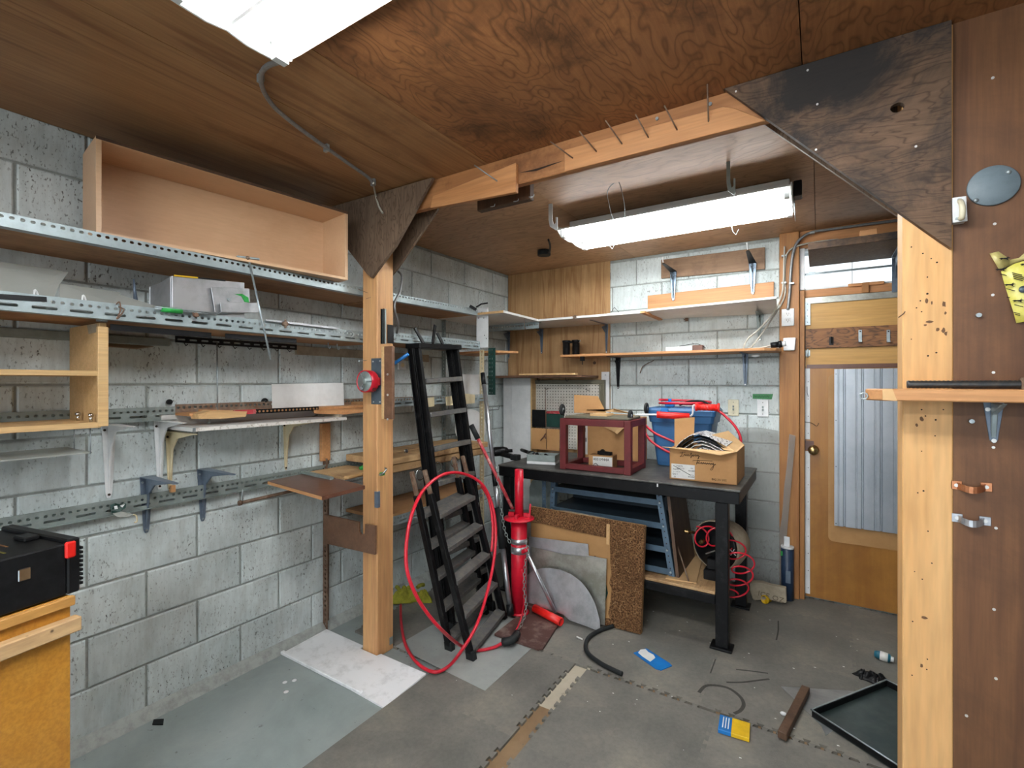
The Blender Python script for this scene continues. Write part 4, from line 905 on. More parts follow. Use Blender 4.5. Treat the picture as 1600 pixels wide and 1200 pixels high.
gp0, gp1 = at(580, 560, y=PF - .003), at(596, 632, y=PF - .003)
part(rl, 'back_plate', MB().box(gp0.x, gp1.x, PF - .004, PF - .0006, gp1.z, gp0.z), M_plate, bevel=.0015)
ax = V((.04, -1, .02)).normalized()
cc = at(575, 596, y=PF - .06)
rr = .057
pc = cc - ax * .024
part(rl, 'drum', MB().lathe([(0, 0), (rr * .97, 0), (rr, .004), (rr, .05), (rr * .94, .05), (rr * .94, .046)], cc - ax * .024, ax, 28), M_red)
part(rl, 'face', MB().lathe([(rr * .94, .045), (rr * .9, .048), (.016, .046), (.016, .052), (.006, .054), (0, .054)], cc - ax * .024, ax, 24), M_rail)
up_ = V((0, 0, 1)); sd = ax.cross(up_)
fc = cc + ax * .026
for a_ in (60, 180, 300):
    dr = sd * math.cos(math.radians(a_)) + up_ * math.sin(math.radians(a_)); part(rl, 'spoke', MB().bar(fc + dr * .012, fc + dr * rr * .9, .006, .004, ax), M_galv)
part(rl, 'crank_knob', MB().cyl(fc - up_ * .036 + sd * .008, fc - up_ * .036 + sd * .008 + ax * .016, .009, 10), M_galv)
part(rl, 'outlet_slot', MB().obox(cc - V((0, 0, .03)) + sd * -(rr * .72) - ax * .01, ax * .02, sd * -.006, up_ * -.02), M_oxide)
part(rl, 'mount', MB().box(cc.x - .012, cc.x + .03, cc.y, PF - .003, cc.z - .02, cc.z + .02), M_red)
for u, v in ((583, 565), (594, 564), (584, 628), (594, 628)):
    c = at(u, v, y=PF - .004); part(rl, 'screw', MB().cyl(c, c + V((0, -.003, 0)), .004, 8), M_screw)
solo('long_nail', MB().cyl(at(561, 564, y=1.70), at(574, 563, y=1.775), .0018, 6).cyl(at(561, 564, y=1.70), at(561, 564, y=1.698), .004, 8), M_galv, 'long nail driven into the golden post above the red reel', 'nail')
hk = thing('screw_hook', 'chrome screw hook with green tape in the front of the golden post', 'hook', at(600, 742, y=PF))
c = at(600, 740, y=PF)
part(hk, 'shaft', MB().tube([c, c + V((0, -.03, 0)), c + V((.025, -.045, .004)), c + V((.045, -.04, .018)), c + V((.05, -.03, .032)), c + V((.036, -.026, .036))], .0052, 8, sub=4), M_chrome)
part(hk, 'green_tape', MB().cyl(c + V((0, -.002, 0)), c + V((0, -.024, 0)), .0095, 9), M_gbright)
pt = at(611, 772, y=PF - .001); pb = at(620, 800, y=PF - .001)
solo('strike_plate', MB().box(PS - .02, PS + .004, PF - .003, PF + .018, pb.z, pt.z), M_bluegrey, 'blue grey steel strike plate at the corner of the golden post', 'plate', bevel=.002)
solo('blue_tool_grip', MB().cyl(V((PS - .004, 1.84, at(614, 575, y=1.82).z)), at(638, 553, y=1.89), .009, 12), M_blue2, 'bright blue plastic handle sticking out beside the golden post', 'handle', bevel=.001)
# uprights end: white plate, green rail
c = at(745, 482, y=2.87); c2 = at(763, 543, y=2.87)
wpl = thing('perforated_plate', 'white upright plate with screw holes at the far end of the wall shelves', 'plate', (c.x, 2.87, c2.z))
part(wpl, 'plate', MB().box(c.x, c2.x, 2.866, 2.872, c2.z, c.z), M_white, bevel=.001)
hh = MB()
for u, v in [(749, 490), (753, 488), (757, 491), (748, 497), (756, 497), (757, 524), (760, 529)]:
    p = at(u, v, y=2.866); hh.cyl(p, p + V((0, -.0008, 0)), .004, 7)
part(wpl, 'screw_hole', hh, M_hole, kind='stuff')
c = at(763, 544, y=2.9); c2 = at(774, 617, y=2.9)
gr = thing('green_rail', 'dark green slotted rail hanging upright beside the cream upright', 'rail', (c.x, 2.9, c2.z))
part(gr, 'web', MB().perf((c.x, 2.9, c2.z), (0, 0, 1), (1, 0, 0), c.z - c2.z, c2.x - c.x, [(.014, .03, .007, .0025), (.034, .03, .007, .0025)]), M_green, solid=.003)
solo('peg_hook', MB().tube([at(763, 641, y=2.91), at(779, 640, y=2.9), at(780.5, 634, y=2.9)], .002, 6), M_black, 'black wire hook beside the white cabinet doors', 'hook')
cl_ = at(738, 478, x=-2.02)
solo('spring_clamp', MB().bar(at(734, 478, x=-2.06), at(744, 484, x=-2.03), .02, .018).tube([at(744, 480, x=-2.03), at(752, 475, x=-2.0), at(762, 473.5, x=-1.98)], .006, 8), M_black, 'black spring clamp with a red tip on the top shelf end', 'clamp', bevel=.001)
# boards behind ladder, shelf at low level
solo('grey_metal_sheet', MB().box(-2.30, -2.294, at(721, 600, x=-2.3).y, at(752, 600, x=-2.3).y, 1.3275, at(735, 585, x=-2.3).z), M_white, 'pale grey sheet standing behind the ladder at mid shelf', 'panel')
solo('label_card', MB().prism([at(650, 624, x=-2.085), at(678, 620, x=-2.085), at(678, 635, x=-2.085), at(651, 637.5, x=-2.085)], (.003, 0, 0)), M_cream, 'cream label card on the mid shelf edge behind the ladder', 'label')
solo('label_card', MB().prism([at(696, 620, x=-2.085), at(730, 615, x=-2.085), at(742, 617, x=-2.085), at(741, 630, x=-2.085), at(697, 634, x=-2.085)], (.003, 0, 0)), M_cream, 'wider cream label card on the mid shelf edge beside the ladder', 'label')
dsk = at(735, 690, x=-2.2)
solo('oval_mirror', MB().lathe([(0, 0), (.14, 0), (.145, .006), (.14, .012), (0, .012)], at(735, 668, x=-2.32), (.9, -.35, .1), 28), M_white, 'pale round panel with brown rim standing behind the ladder', 'panel')
lp = [(620, 738), (745, 695), (770, 702), (770, 716), (640, 745)]
pk = thing('low_shelf', 'thick rough pine shelf behind the ladder level with the bench', 'shelf', (-2.3, 2.6, .95))
part(pk, 'plank', MB().box(WX + .02, -2.27, 1.95, 2.95, .965, 1.005), M_pallet, bevel=.003)
part(pk, 'plank', MB().box(-2.265, -2.09, 1.95, 2.95, .965, 1.003), M_pallet, bevel=.004)
part(pk, 'bearer', MB().box(-2.2, -2.10, 1.95, 2.9, .915, .964), M_pallet, bevel=.004)
for u, v in ((637, 722), (706, 718), (740, 712)):
    pass
solo('spanner', MB().tube([at(630, 725, x=-2.2), at(632, 712, x=-2.2), at(634, 706, x=-2.18)], .006, 8).lathe([(.010, 0), (.014, 0), (.014, .008), (.010, .008)], at(634, 705, x=-2.18), (1, 0, .2), 12), M_chrome, 'chrome spanner standing on the low pine shelf behind the post', 'spanner')
for (u, v, lb_) in [(656, 742, 'round steel ring hanging from the pine shelf by the ladder foot rail'), (684, 730, 'steel spring ring hanging from the pine shelf between ladder rails'), (710, 722, 'steel ring hanging from the pine shelf behind the short ladder tips')]:
    c = at(u, v, x=-2.02); solo('steel_ring', MB().tube([c + V((.02 * math.cos(i * .524) * .5, .024 * math.cos(i * .524), .032 * math.sin(i * .524))) for i in range(12)], .004, 7, closed=True), M_chrome, lb_, 'ring')
ll = thing('low_rail_shelf', 'low shelf with slotted steel edge behind the ladders near the floor', 'shelf', (-2.3, 2.5, .62))
part(ll, 'board', MB().box(WX + .02, -2.12, 1.95, 2.95, .652, .67), M_shelf)
part(ll, 'slotted_rail', MB().perf((-2.115, 1.95, .60), (0, 1, 0), (0, 0, 1), 1.0, .055, ROW2), M_zinc, solid=.002)

# ---- small bits on the long wall
gt = thing('green_clip', 'crumpled dark green tag with clear clip on the low wall rail beside the tool case', 'clip', at(190, 800, x=-2.43))
random.seed(21)
part(gt, 'tag', MB().prism([at(172, 789, x=-2.44), at(180, 786, x=-2.43), at(190, 789, x=-2.43), at(197, 786, x=-2.43), at(196, 793, x=-2.42), at(186, 800, x=-2.42), at(175, 804, x=-2.43), at(173, 797, x=-2.43)], (.004, 0, 0)), M_green)
part(gt, 'white_print', MB().prism([at(178, 791, x=-2.422), at(183, 790, x=-2.422), at(184, 795, x=-2.418), at(179, 796, x=-2.42)], (.001, 0, 0)).prism([at(187, 790, x=-2.42), at(195, 788, x=-2.42), at(191, 793, x=-2.415)], (.001, 0, 0)), M_white)
part(gt, 'clear_flap', MB().prism([at(176, 803, x=-2.42), at(190, 800, x=-2.41), at(208, 804, x=-2.40), at(200, 808, x=-2.40), at(184, 808, x=-2.41)], (0, 0, .002)), M_acryl)
part(gt, 'hook', MB().tube([at(208, 804, x=-2.40), at(213, 806, x=-2.40), at(214, 815, x=-2.40), at(210, 816, x=-2.40)], .003, 6, sub=3), M_cream)
solo('wood_chip', MB().bar(at(266, 764, x=-2.44), at(273, 763, x=-2.44), .018, .03), M_pinex, 'small orange wood chip behind the tip of the cream bracket on the low rail', 'chip')
solo('loose_card', MB().prism([at(166, 537, x=-2.42), at(215, 540, x=-2.40), at(240, 542, x=-2.38), at(215, 546, x=-2.30), at(166, 542, x=-2.30)], (0, 0, .003)), M_pale_dusty, 'thin tan board offcut sticking out beside the wooden cubby under the second shelf', 'offcut')
c = at(566, 731, z=.95); solo('green_scrap', MB().ball(c, .016, 8, (1, 1.4, .9)), M_gbright, 'bright green scrap lying on the low pine board by the golden post', 'scrap')
solo('wood_lath', MB().bar(at(541, 746, z=.948), at(572, 738, z=.948), .03, .012), M_shelfp, 'short pale lath lying on the low pine board by the golden post', 'lath', bevel=.001)
a = at(611, 998, y=1.80); solo('corner_plate', MB().box(PS - .002, PS + .002, 1.85, 1.874, .02, .06), M_rail, 'small steel plate low on the side of the golden post', 'plate')
a = at(214, 1123, z=-.012); solo('wood_scrap', MB().prism([at(193, 1128, z=-.011), at(210, 1120, z=-.011), at(222, 1118, z=-.011), at(216, 1130, z=-.011)], (0, 0, .005)), M_pinex, 'brown wood scrap on the grey concrete near the orange cabinet', 'scrap')
solo('black_scrap', MB().prism([at(240, 1126, z=-.011), at(256, 1125, z=-.011), at(255, 1133, z=-.011), at(238, 1133, z=-.011)], (0, 0, .006)), M_rubber, 'small black rubber scrap on the grey concrete floor', 'scrap')
# ================================================================ LADDERS, HOSE, TYRE CHANGER, LEANING SHEETS
# ---- tall black ladder leaning on the second shelf
tl_ = thing('tall_ladder', 'tall black folded stepladder leaning on the second wall shelf', 'ladder', (-1.82, 2.3, 0))
def lerp(a, b, t): return V(a) + (V(b) - V(a)) * t
TL0, TL1 = V((-1.79, 2.18, .005)), V((-2.035, 2.142, 1.66))
TR0, TR1 = V((-1.765, 2.52, .005)), V((-2.035, 2.502, 1.672))
dX = V((-.052, 0, -.006))
fwd_ = V((.97, 0, .22))
for A, B in ((TL0, TL1), (TR0, TR1)):
    for k in range(2):
        m = MB(); o = dX * k
        m.bar(A + o, B + o, .010, .044, (1, 0, 0))
        for s in (-1, 1): m.bar(A + o + V((s * .02, -.008, 0)), B + o + V((s * .02, -.008, 0)), .018, .005, (1, 0, 0))
        part(tl_, 'rail', m, M_blackw, bevel=.001)
    part(tl_, 'foot', MB().bar(A + V((-.025, 0, -.012)), A + V((-.025, 0, .05)), .03, .11, (1, 0, 0)), M_rubber, bevel=.003)
def onp(u, v, p, n):
    p, n = V(p) - V((0, 0, H)), V(n); t_ = (u - CX) / F; r = V((-_s + t_ * _c, _c + t_ * _s, (CY - v) / F)); return V((0, 0, H)) + r * (n.dot(p) / n.dot(r))
pn = (TL1 - TL0).cross(TR1 - TL0)
zr_ = [onp(690, v, TL0, pn).z for v in (596, 647, 700, 754)]
for k in range(3): zr_.append(zr_[-1] - .2)
a, b = lerp(TL0, TL1, .998), lerp(TR0, TR1, .998)
part(tl_, 'top_cap', MB().obox(a + V((-.085, -.02, -.006)), V((.12, 0, 0)), b - a + V((0, .04, 0)), V((0, 0, .03))), M_blackw, bevel=.003)
for z in zr_:
    t = (z - .005) / 1.66; a, b = lerp(TL0, TL1, t), lerp(TR0, TR1, t)
    part(tl_, 'rung', MB().obox(a + V((-.032, .01, -.016)), V((.062, 0, .008)), b - a - V((0, .02, -.006)), V((-.004, 0, .03))), M_tread, bevel=.003)
for k, (u0, v0, u1, v1) in enumerate([(648, 512, 662, 537), (680, 508, 676, 537), (683, 520, 692, 538)]):
    part(tl_, 'spreader_bar', MB().bar(at(u0, v0, x=-2.08), at(u1, v1, x=-2.06), .022, .01, (1, 0, 0)), M_black, bevel=.002)
# ---- short black step ladder in front
sl = thing('short_step_ladder', 'short black folded step ladder with dusty treads standing in front of the tall one', 'ladder', (-1.6, 2.25, 0))
FL0, GL0 = V((-1.53, 2.012, 0)), V((-1.685, 2.022, 0))
FR0, GR0 = V((-1.625, 2.465, 0)), V((-1.755, 2.455, 0))
FT, GT, RT, ST = at(664, 737, x=-1.78), at(644, 741, x=-1.855), at(723, 714, x=-1.82), at(709, 716, x=-1.885)
FL1, GL1, FR1, GR1 = [lerp(a, b, .88) for a, b in ((FL0, FT), (GL0, GT), (FR0, RT), (GR0, ST))]
for nm, A, B in (('front_rail', FL0, FL1), ('front_rail', FR0, FR1), ('rear_rail', GL0, GL1), ('rear_rail', GR0, GR1)):
    r = part(sl, nm, MB().bar(A, B, .028, .036, (1, 0, 0)), M_blackw, bevel=.003)
    tipd = (B - A).normalized()
    sub(r, 'bare_tip', MB().bar(B - tipd * .01, B + tipd * .13, .018, .022, (1, 0, 0)), M_rust, bevel=.002, label='bare rusty metal end')
for i in range(5):
    z = .045 + i * .172
    t = z / FL1.z
    for A0, A1, B0, B1, w in ((FL0, FL1, FR0, FR1, .058), (GL0, GL1, GR0, GR1, .055)):
        a, b = lerp(A0, A1, t), lerp(B0, B1, t)
        zz = .018 if A0 is FL0 else .03
        part(sl, 'tread', MB().obox(a + V((-w * .55, .008, -.012 + zz * .5)), V((w, 0, -.012)), b - a - V((0, .016, 0)), V((0.0, 0, .024))), M_tread, bevel=.002)
        if i < 4:
            br = lerp(B0, B1, t); part(sl, 'tread_brace', MB().bar(br + V((-.025, -.012, .02)), br + V((-.045, -.014, .12)), .006, .03, (0, 1, 0)), M_tread)
part(sl, 'foot', MB().bar(FL0 + V((0, 0, -.005)), FL0 + V((-.008, 0, .045)), .034, .05, (1, 0, 0)), M_rubber, bevel=.003)
part(sl, 'foot', MB().bar(GL0 + V((0, 0, -.005)), GL0 + V((-.006, 0, .045)), .034, .05, (1, 0, 0)), M_rubber, bevel=.003)
# ---- vinyl sheet and white panel on the floor
solo('vinyl_sheet', MB().prism([(-1.955, 1.885, .0003), (-1.32, 1.838, .0003), (-1.318, 2.225, .0003), (-1.32, 2.5, .0003), (-1.93, 2.5, .0003)], (0, 0, .0018)), M_vinyl, 'pale grey vinyl sheet on the floor under the ladder feet', 'floor sheet')
wp = thing('white_floor_sheet', 'scuffed white panel with a raised edge lip lying on the floor by the golden post', 'panel', (-2.05, 1.65, 0))
part(wp, 'board', MB().prism([(-2.425, 1.535, -.0115), (-1.634, 1.507, -.0115), (-1.636, 1.78, .0015), (-1.955, 1.781, .0015), (-1.962, 1.757, .0015), (-2.09, 1.757, .0015), (-2.095, 1.785, .0015), (-2.42, 1.79, .0015)], (0, 0, .008)), M_whited)
part(wp, 'lip', MB().box(-2.432, -1.80, 1.512, 1.532, -.0115, .006), M_whited, bevel=.003)
gsp = []
for u, v in [(445, 1066), (460, 1063), (447, 1081)]:
    c = at(u, v, z=-.012); gsp.append(c)
pb = MB()
for c in gsp: pb.lathe([(0, .0006), (.008, .0004), (.012, 0)], c, (0, 0, 1), 9)
part(floor, 'paint_drip', pb, M_white, 'white paint drips', kind='stuff')
# ---- big red hose loop
def onp(u, v, p, n):
    p, n = V(p) - V((0, 0, H)), V(n); t_ = (u - CX) / F; r = V((-_s + t_ * _c, _c + t_ * _s, (CY - v) / F)); return V((0, 0, H)) + r * (n.dot(p) / n.dot(r))
Pn = (1, 0, .27); Pp = (-1.455, 2.2, .1)
hz = [(688, 738), (706, 737)]
loop = [(626, 945, .04), (627, 975, .012), (634, 1008, .012), (652, 1036, .012), (678, 1050, .016), (702, 1040, .03)]
pts = [at(u, v, z=z) for u, v, z in loop]
ring = [(722, 1010), (742, 975), (757, 930), (768, 880), (772, 835), (768, 795), (755, 762), (735, 745), (708, 738), (682, 745), (657, 768), (640, 805), (632, 850), (633, 890), (645, 925), (663, 955), (688, 984)]
pts += [onp(u, v, Pp, Pn) + V((.012, 0, 0)) for u, v in ring]
pts += [at(720, 1009, z=.05), at(745, 1016, z=.014), at(770, 1012, z=.014), at(786, 1004, z=.03)]
hose = thing('red_hose', 'thick red rubber hose hanging in a big loop over the short ladder', 'hose', (-1.55, 2.1, .01))
part(hose, 'hose', MB().tube(pts, .0085, 9, sub=6), M_redh)
part(hose, 'second_turn', MB().tube([onp(u, v, (-1.47, 2.2, .1), Pn) for u, v in [(752, 759), (762, 775), (768, 800), (770, 830), (768, 862)]], .008, 9, sub=5), M_redh)
hoseb = solo('rubber_coupling', MB().tube([at(786, 1003, z=.03), at(800, 1000, z=.045), at(808, 990, z=.04)], .022, 9, sub=3), M_rubber, 'dark rubber coupling on the hose end by the rusty base plate', 'coupling')
solo('thin_red_hose', MB().tube([at(792, 1001, z=.045), at(806, 985, z=.05)] + [at(u, v, y=2.42) for u, v in [(815, 963), (819, 935), (818, 905), (815, 890)]], .0048, 8, sub=5), M_redh, 'thin red hose climbing up beside the red pole', 'hose')
# yellow glove on the floor shelf
def crumple(c, rx, ry, h, seed, ang=0):
    """crumpled cloth: a dome broken up by folds"""
    random.seed(seed); n, m = 28, 10; ph = [random.uniform(0, 6.28) for _ in range(6)]; vs = [V(c) + V((0, 0, h))]; fs = []
    for k in range(1, m + 1):
        for i in range(n):
            a = 2 * math.pi * i / n; f = k / m
            R = f * (1 + .16 * math.sin(3 * a + ph[0]) + .1 * math.sin(7 * a + ph[1]))
            z = h * (1 - f ** 2.2) * (.75 + .35 * math.sin(5 * a + 4 * f + ph[2])) + .35 * h * math.sin(9 * f + 3 * a + ph[3]) * f * (1 - f) * 2
            x, y = rx * R * math.cos(a), ry * R * math.sin(a)
            vs.append(V(c) + V((x * math.cos(ang) - y * math.sin(ang), x * math.sin(ang) + y * math.cos(ang), max(0, z))))
    fs += [(0, 1 + i, 1 + (i + 1) % n) for i in range(n)]
    for k in range(m - 1):
        fs += [(1 + k * n + i, 1 + (k + 1) * n + i, 1 + (k + 1) * n + (i + 1) % n, 1 + k * n + (i + 1) % n) for i in range(n)]
    return MB().add(vs, fs, True)
gc = at(640, 938, z=0)
gl = thing('yellow_glove', 'crumpled yellow cloth glove on the floor behind the golden post', 'glove', gc)
part(gl, 'palm', crumple(gc + V((-.03, 0, .001)), .115, .07, .075, 3, .5), M_cloth, solid=.002)
part(gl, 'cuff', crumple(gc + V((.075, .05, .001)), .07, .04, .06, 5, .3), M_cloth, solid=.002)
for k, (u, v, du, dv) in enumerate([(625, 925, -5, -8), (640, 922, 3, -9), (652, 918, 10, -4)]):
    a = at(u, v, z=.055); b = at(u + du, v + dv, z=.05); part(gl, 'finger', MB().tube([a, lerp(a, b, .5) + V((0, 0, .008)), b], .013, 8, sub=3), M_cloth)
# ---- red manual tyre changer
tc = thing('tyre_changer', 'red manual tyre changer post with disc and rusty square base plate', 'tyre changer', (-1.42, 2.49, 0))
part(tc, 'base_plate', MB().prism([(-1.56, 2.262, .0022), (-1.275, 2.262, .0022), (-1.255, 2.285, .0022), (-1.32, 2.665, .0022), (-1.63, 2.665, .0022), (-1.63, 2.53, .0022), (-1.56, 2.51, .0022)], (0, 0, .014)), M_baseplate, bevel=.002)
pc = at(806, 957, z=.018); px_, py_ = pc.x + .012, pc.y + .018
pz = lambda v: at(806, v, y=py_).z
part(tc, 'lower_tube', MB().cyl((px_, py_, .016), (px_, py_, pz(808)), .05, 24), M_red)
part(tc, 'upper_tube', MB().cyl((px_, py_, pz(808)), (px_, py_, pz(733)), .027, 20), M_red)
part(tc, 'disc', MB().lathe([(0, 0), (.092, 0), (.097, .004), (.094, .009), (.04, .018), (0, .018)], (px_, py_, pz(810)), (0, 0, 1), 28), M_red)
part(tc, 'base_collar', MB().lathe([(.05, 0), (.066, .004), (.05, .012)], (px_, py_, .016), (0, 0, 1), 20), M_red)
for v0, v1 in ((847, 839), (862, 851)):
    part(tc, 'silver_band', MB().pipe((px_, py_, pz(v0)), (px_, py_, pz(v1)), .0515, .048, 24), M_bar, 'silver band')
for a_ in (15, 105, 195, 285):
    dv = V((math.cos(math.radians(a_)), math.sin(math.radians(a_)), 0)); zz = pz(806)
    part(tc, 'locking_lug', MB().bar(V((px_, py_, zz + .012)) + dv * .03, V((px_, py_, zz + .012)) + dv * .068, .02, .026), M_red, bevel=.002)
part(tc, 'pin', MB().bar((px_ + .07, py_ + .01, pz(806)), (px_ + .075, py_ + .012, pz(785)), .01, .01), M_red)
part(tc, 'chain_eye', MB().bar((px_ + .04, py_ - .02, pz(858)), (px_ + .075, py_ - .03, pz(852)), .03, .022), M_red, bevel=.003)
ha, hb_ = at(835, 950, z=.045), at(877, 972, z=.035)
arm = part(tc, 'side_tube', MB().pipe(ha, hb_, .024, .019, 18), M_redp, 'bright red open side tube')
part(tc, 'hinge_bracket', MB().bar(at(822, 945, z=.03), at(838, 952, z=.03), .05, .03), M_baseplate, bevel=.003)
# chains
def chain(name, pts, label, mat=M_rail, L=.026, r=.0021):
    P = spline([V(p) for p in pts], 24); m = MB(); acc = 0; i = 0; pos = P[0]; tot = sum((P[k + 1] - P[k]).length for k in range(len(P) - 1)); n = int(tot / (L * .78))
    cum = [0]
    for k in range(len(P) - 1): cum.append(cum[-1] + (P[k + 1] - P[k]).length)
    def pt(s):
        for k in range(len(P) - 1):
            if cum[k + 1] >= s: return lerp(P[k], P[k + 1], (s - cum[k]) / max(1e-9, cum[k + 1] - cum[k]))
        return P[-1]
    t = thing(name, label, 'chain', pts[-1])
    for k in range(n):
        a, b = pt(k * tot / n), pt((k + 1) * tot / n); d = (b - a).normalized(); c = (a + b) / 2
        x = d.orthogonal().normalized(); y = d.cross(x); w = x if k % 2 else y
        m = MB().tube([c + d * (L * .5 * math.cos(q)) + w * (L * .3 * math.sin(q)) for q in [j * math.pi / 4 for j in range(8)]], r, 5, closed=True)
        part(t, 'link', m, mat)
    return t
chain('steel_chain', [at(774, 722, y=2.5), at(779, 760, y=2.48), at(784, 800, y=2.46), at(789, 830, y=2.44), at(797, 848, y=2.44)], 'steel chain hanging from the bench corner beside the chrome bar')
chain('steel_chain', [at(821, 848, y=2.42), at(826, 862, y=2.41), at(821, 880, y=2.41), at(819, 920, y=2.40), at(822, 950, y=2.39), at(815, 975, y=2.38), at(803, 993, y=2.33)], 'steel chain running down the red pole to the dark coupling')
# long chrome bars
cbv = thing('tyre_bar', 'long chrome tyre bar with black rubber grip leaning up beside the red pole', 'bar', at(795, 958, z=.02))
A = at(798, 961, z=.04); B = at(754, 583, x=-2.0)
def onbar(v):
    lo, hi = 0., 1.
    for _ in range(40):
        m_ = (lo + hi) / 2; p = lerp(A, B, m_); d_ = -p.x * _s + p.y * _c; vv = CY - F * (p.z - H) / d_
        if vv > v: lo = m_
        else: hi = m_
    return lerp(A, B, lo)
part(cbv, 'rod', MB().cyl(onbar(945), onbar(853), .0165, 14), M_bar)
part(cbv, 'black_grip', MB().cyl(onbar(857), onbar(793), .026, 14), M_rubber, 'black ribbed grip')
part(cbv, 'rod', MB().cyl(onbar(793), onbar(758), .0165, 14), M_bar)
part(cbv, 'black_sleeve', MB().cyl(onbar(760), onbar(735), .018, 12), M_black)
part(cbv, 'rod', MB().cyl(onbar(736), onbar(600), .0145, 14), M_bar)
part(cbv, 'eye_end', MB().cyl(onbar(601), onbar(583), .016, 10), M_black)
part(cbv, 'black_tip', MB().cyl(onbar(966), onbar(944), .022, 12), M_black)
rb = thing('red_bar', 'thin worn red bar with black grip leaning on the red pole', 'bar', at(800, 790, y=2.5))
a, b = at(736, 664, x=-1.86), at(801, 795, y=2.52)
part(rb, 'black_grip', MB().cyl(a, lerp(a, b, .17), .017, 12), M_rubber)
part(rb, 'rod', MB().cyl(lerp(a, b, .16), b, .0105, 12), M_redw)
sb = thing('silver_bar', 'thin silver bar leaning on the aluminium sheets with its foot by the red tube', 'bar', at(869, 958, z=.03))
part(sb, 'rod', MB().cyl(at(868, 957, z=.05), at(824, 866, y=2.56), .0105, 12), M_bar)
# ---- sheets leaning on the workbench
cbz = at(1005, 821, y=2.772).z
cb_ = thing('carpet_board', 'thick board with torn brown carpet leaning on the workbench front', 'board', (-1.2, 2.69, 0))
c00, c10 = V((-1.565, 2.70, .002)), V((-.862, 2.735, .002)); c11, c01 = V((-.850, 2.775, .615)), V((-1.62, 2.775, .622))
def bi(u, v): return c00 * (1 - u) * (1 - v) + c10 * u * (1 - v) + c11 * u * v + c01 * (1 - u) * v
nrm = V((.04, -1, .12)).normalized()
part(cb_, 'board', MB().prism([c00, c10, c11, c01], nrm * -.022), M_hard)
def patch(pts, off, th): return MB().prism([bi(u, v) + nrm * off for u, v in pts], nrm * th)
part(cb_, 'carpet', patch([(0, 0), (.0, .78), (.1, .80), (.25, .79), (.5, .77), (.69, .765), (.70, .97), (.73, .97), (.735, .6), (.745, .5), (.74, .4), (.72, .38), (.735, .2), (.72, .1), (.745, .07), (.745, 0), (1, 0), (1, 1), (0, 1), (0, .82), (0, 0)][5:5] + [(0, 1), (0, .84), (.1, .85), (.25, .84), (.5, .83), (.69, .825), (.69, .96), (.725, .96), (.735, .6), (.745, .5), (.73, .4), (.75, .36), (.74, .2), (.725, .12), (.745, .07), (.7, .06), (.5, .09), (.3, .05), (.0, .08), (0, 0), (1, 0), (1, 1)], .0, .012), M_carpet, 'brown carpet')
part(cb_, 'green_patch', patch([(.60, .36), (.64, .44), (.69, .42), (.715, .3), (.68, .16), (.63, .17), (.60, .24)], .0, .0015), M_green)
part(cb_, 'strip', patch([(.695, .76), (.695, .96), (.72, .96), (.72, .76)], .0, .003), M_shelfp)
part(cb_, 'nail_hole', MB().cyl(bi(.6, .62) + nrm * .0015, bi(.6, .62) + nrm * .0022, .005, 8), M_hole)
tf = MB(); random.seed(11)
for k in range(60):
    u, v = random.uniform(.76, 1.0), random.uniform(-.0, 1.0); p = bi(u, v) + nrm * .012
    q = p + V((random.uniform(-.03, .03), -.008, random.uniform(-.03, .02))); tf.tube([p, lerp(p, q, .5) + nrm * .012, q], .0007, 3)
part(cb_, 'loose_fibre', tf, M_cardl, kind='stuff')
# sheet behind the carpet board
solo('aluminium_sheet', MB().prism([at(795, 796, y=2.79), at(880, 797, y=2.79), at(940, 808, y=2.79), at(1000, 821, y=2.79), at(1003, 838, y=2.79), at(800, 840, y=2.79)], (0, .002, 0)), M_alud, 'dull metal sheet sticking up behind the carpet board against the bench', 'metal sheet')
# stepped sheets and quarter disc in front
def onleft(u, v, off): return onp(u, v, c00 + nrm * (.014 + off), nrm)
s1 = [onleft(*q, .004) for q in ((826, 838), (919, 850), (920, 868), (946, 873), (930, 940), (828, 930))]
solo('aluminium_sheet', MB().prism(s1, nrm * .002), M_alu, 'plain aluminium sheet with a stepped corner leaning on the carpet board', 'metal sheet')
s2 = [onleft(*q, .012) for q in ((830, 854), (880, 866), (948, 873), (945, 977), (836, 958))]
solo('aluminium_sheet', MB().prism(s2, nrm * .002), M_alud, 'water-stained aluminium sheet leaning in front of the plain one', 'metal sheet')
q3 = [(822, 900), (832, 892), (845, 888), (858, 887.5), (875, 890), (892, 897), (908, 909), (920, 924), (930, 943), (937, 968), (938, 987), (915, 978), (890, 969), (880, 960), (822, 940)]
lean = V((.04, -1, .16)).normalized()
q0 = at(938, 987, z=.003)
solo('aluminium_disc', MB().prism([onp(u, v, q0, lean) for u, v in q3], lean * .002), M_alu, 'quarter-round aluminium sheet leaning in front of the other metal sheets', 'metal sheet')
# ---- floor litter
solo('black_hose', MB().tube([at(u, v, z=.012) for u, v in [(958, 978), (940, 984), (922, 994), (915, 1008), (920, 1022), (938, 1036), (955, 1045), (972, 1053)]], .0115, 10, sub=6), M_rubber, 'short black rubber hose curling on the floor tiles', 'hose')
bc = thing('blue_packet', 'flat bright blue plastic packet with white paper scrap on the floor tiles', 'packet', at(1018, 1030, z=0))
part(bc, 'packet', MB().prism([at(990, 1021, z=.001), at(1010, 1014, z=.001), at(1046, 1037, z=.001), at(1050, 1041, z=.001), at(1033, 1048, z=.001), at(1025, 1046, z=.001)], (0, 0, .004)), M_blue2)
part(bc, 'paper_scrap', MB().prism([at(997, 1020, z=.0055), at(1001, 1015, z=.0055), at(1009, 1014.5, z=.0055), at(1013, 1019, z=.0055), at(1021, 1023, z=.0055), at(1024, 1028, z=.0055), at(1016, 1034, z=.0055), at(1004, 1026, z=.0055)], (0, 0, .001)), M_paper)
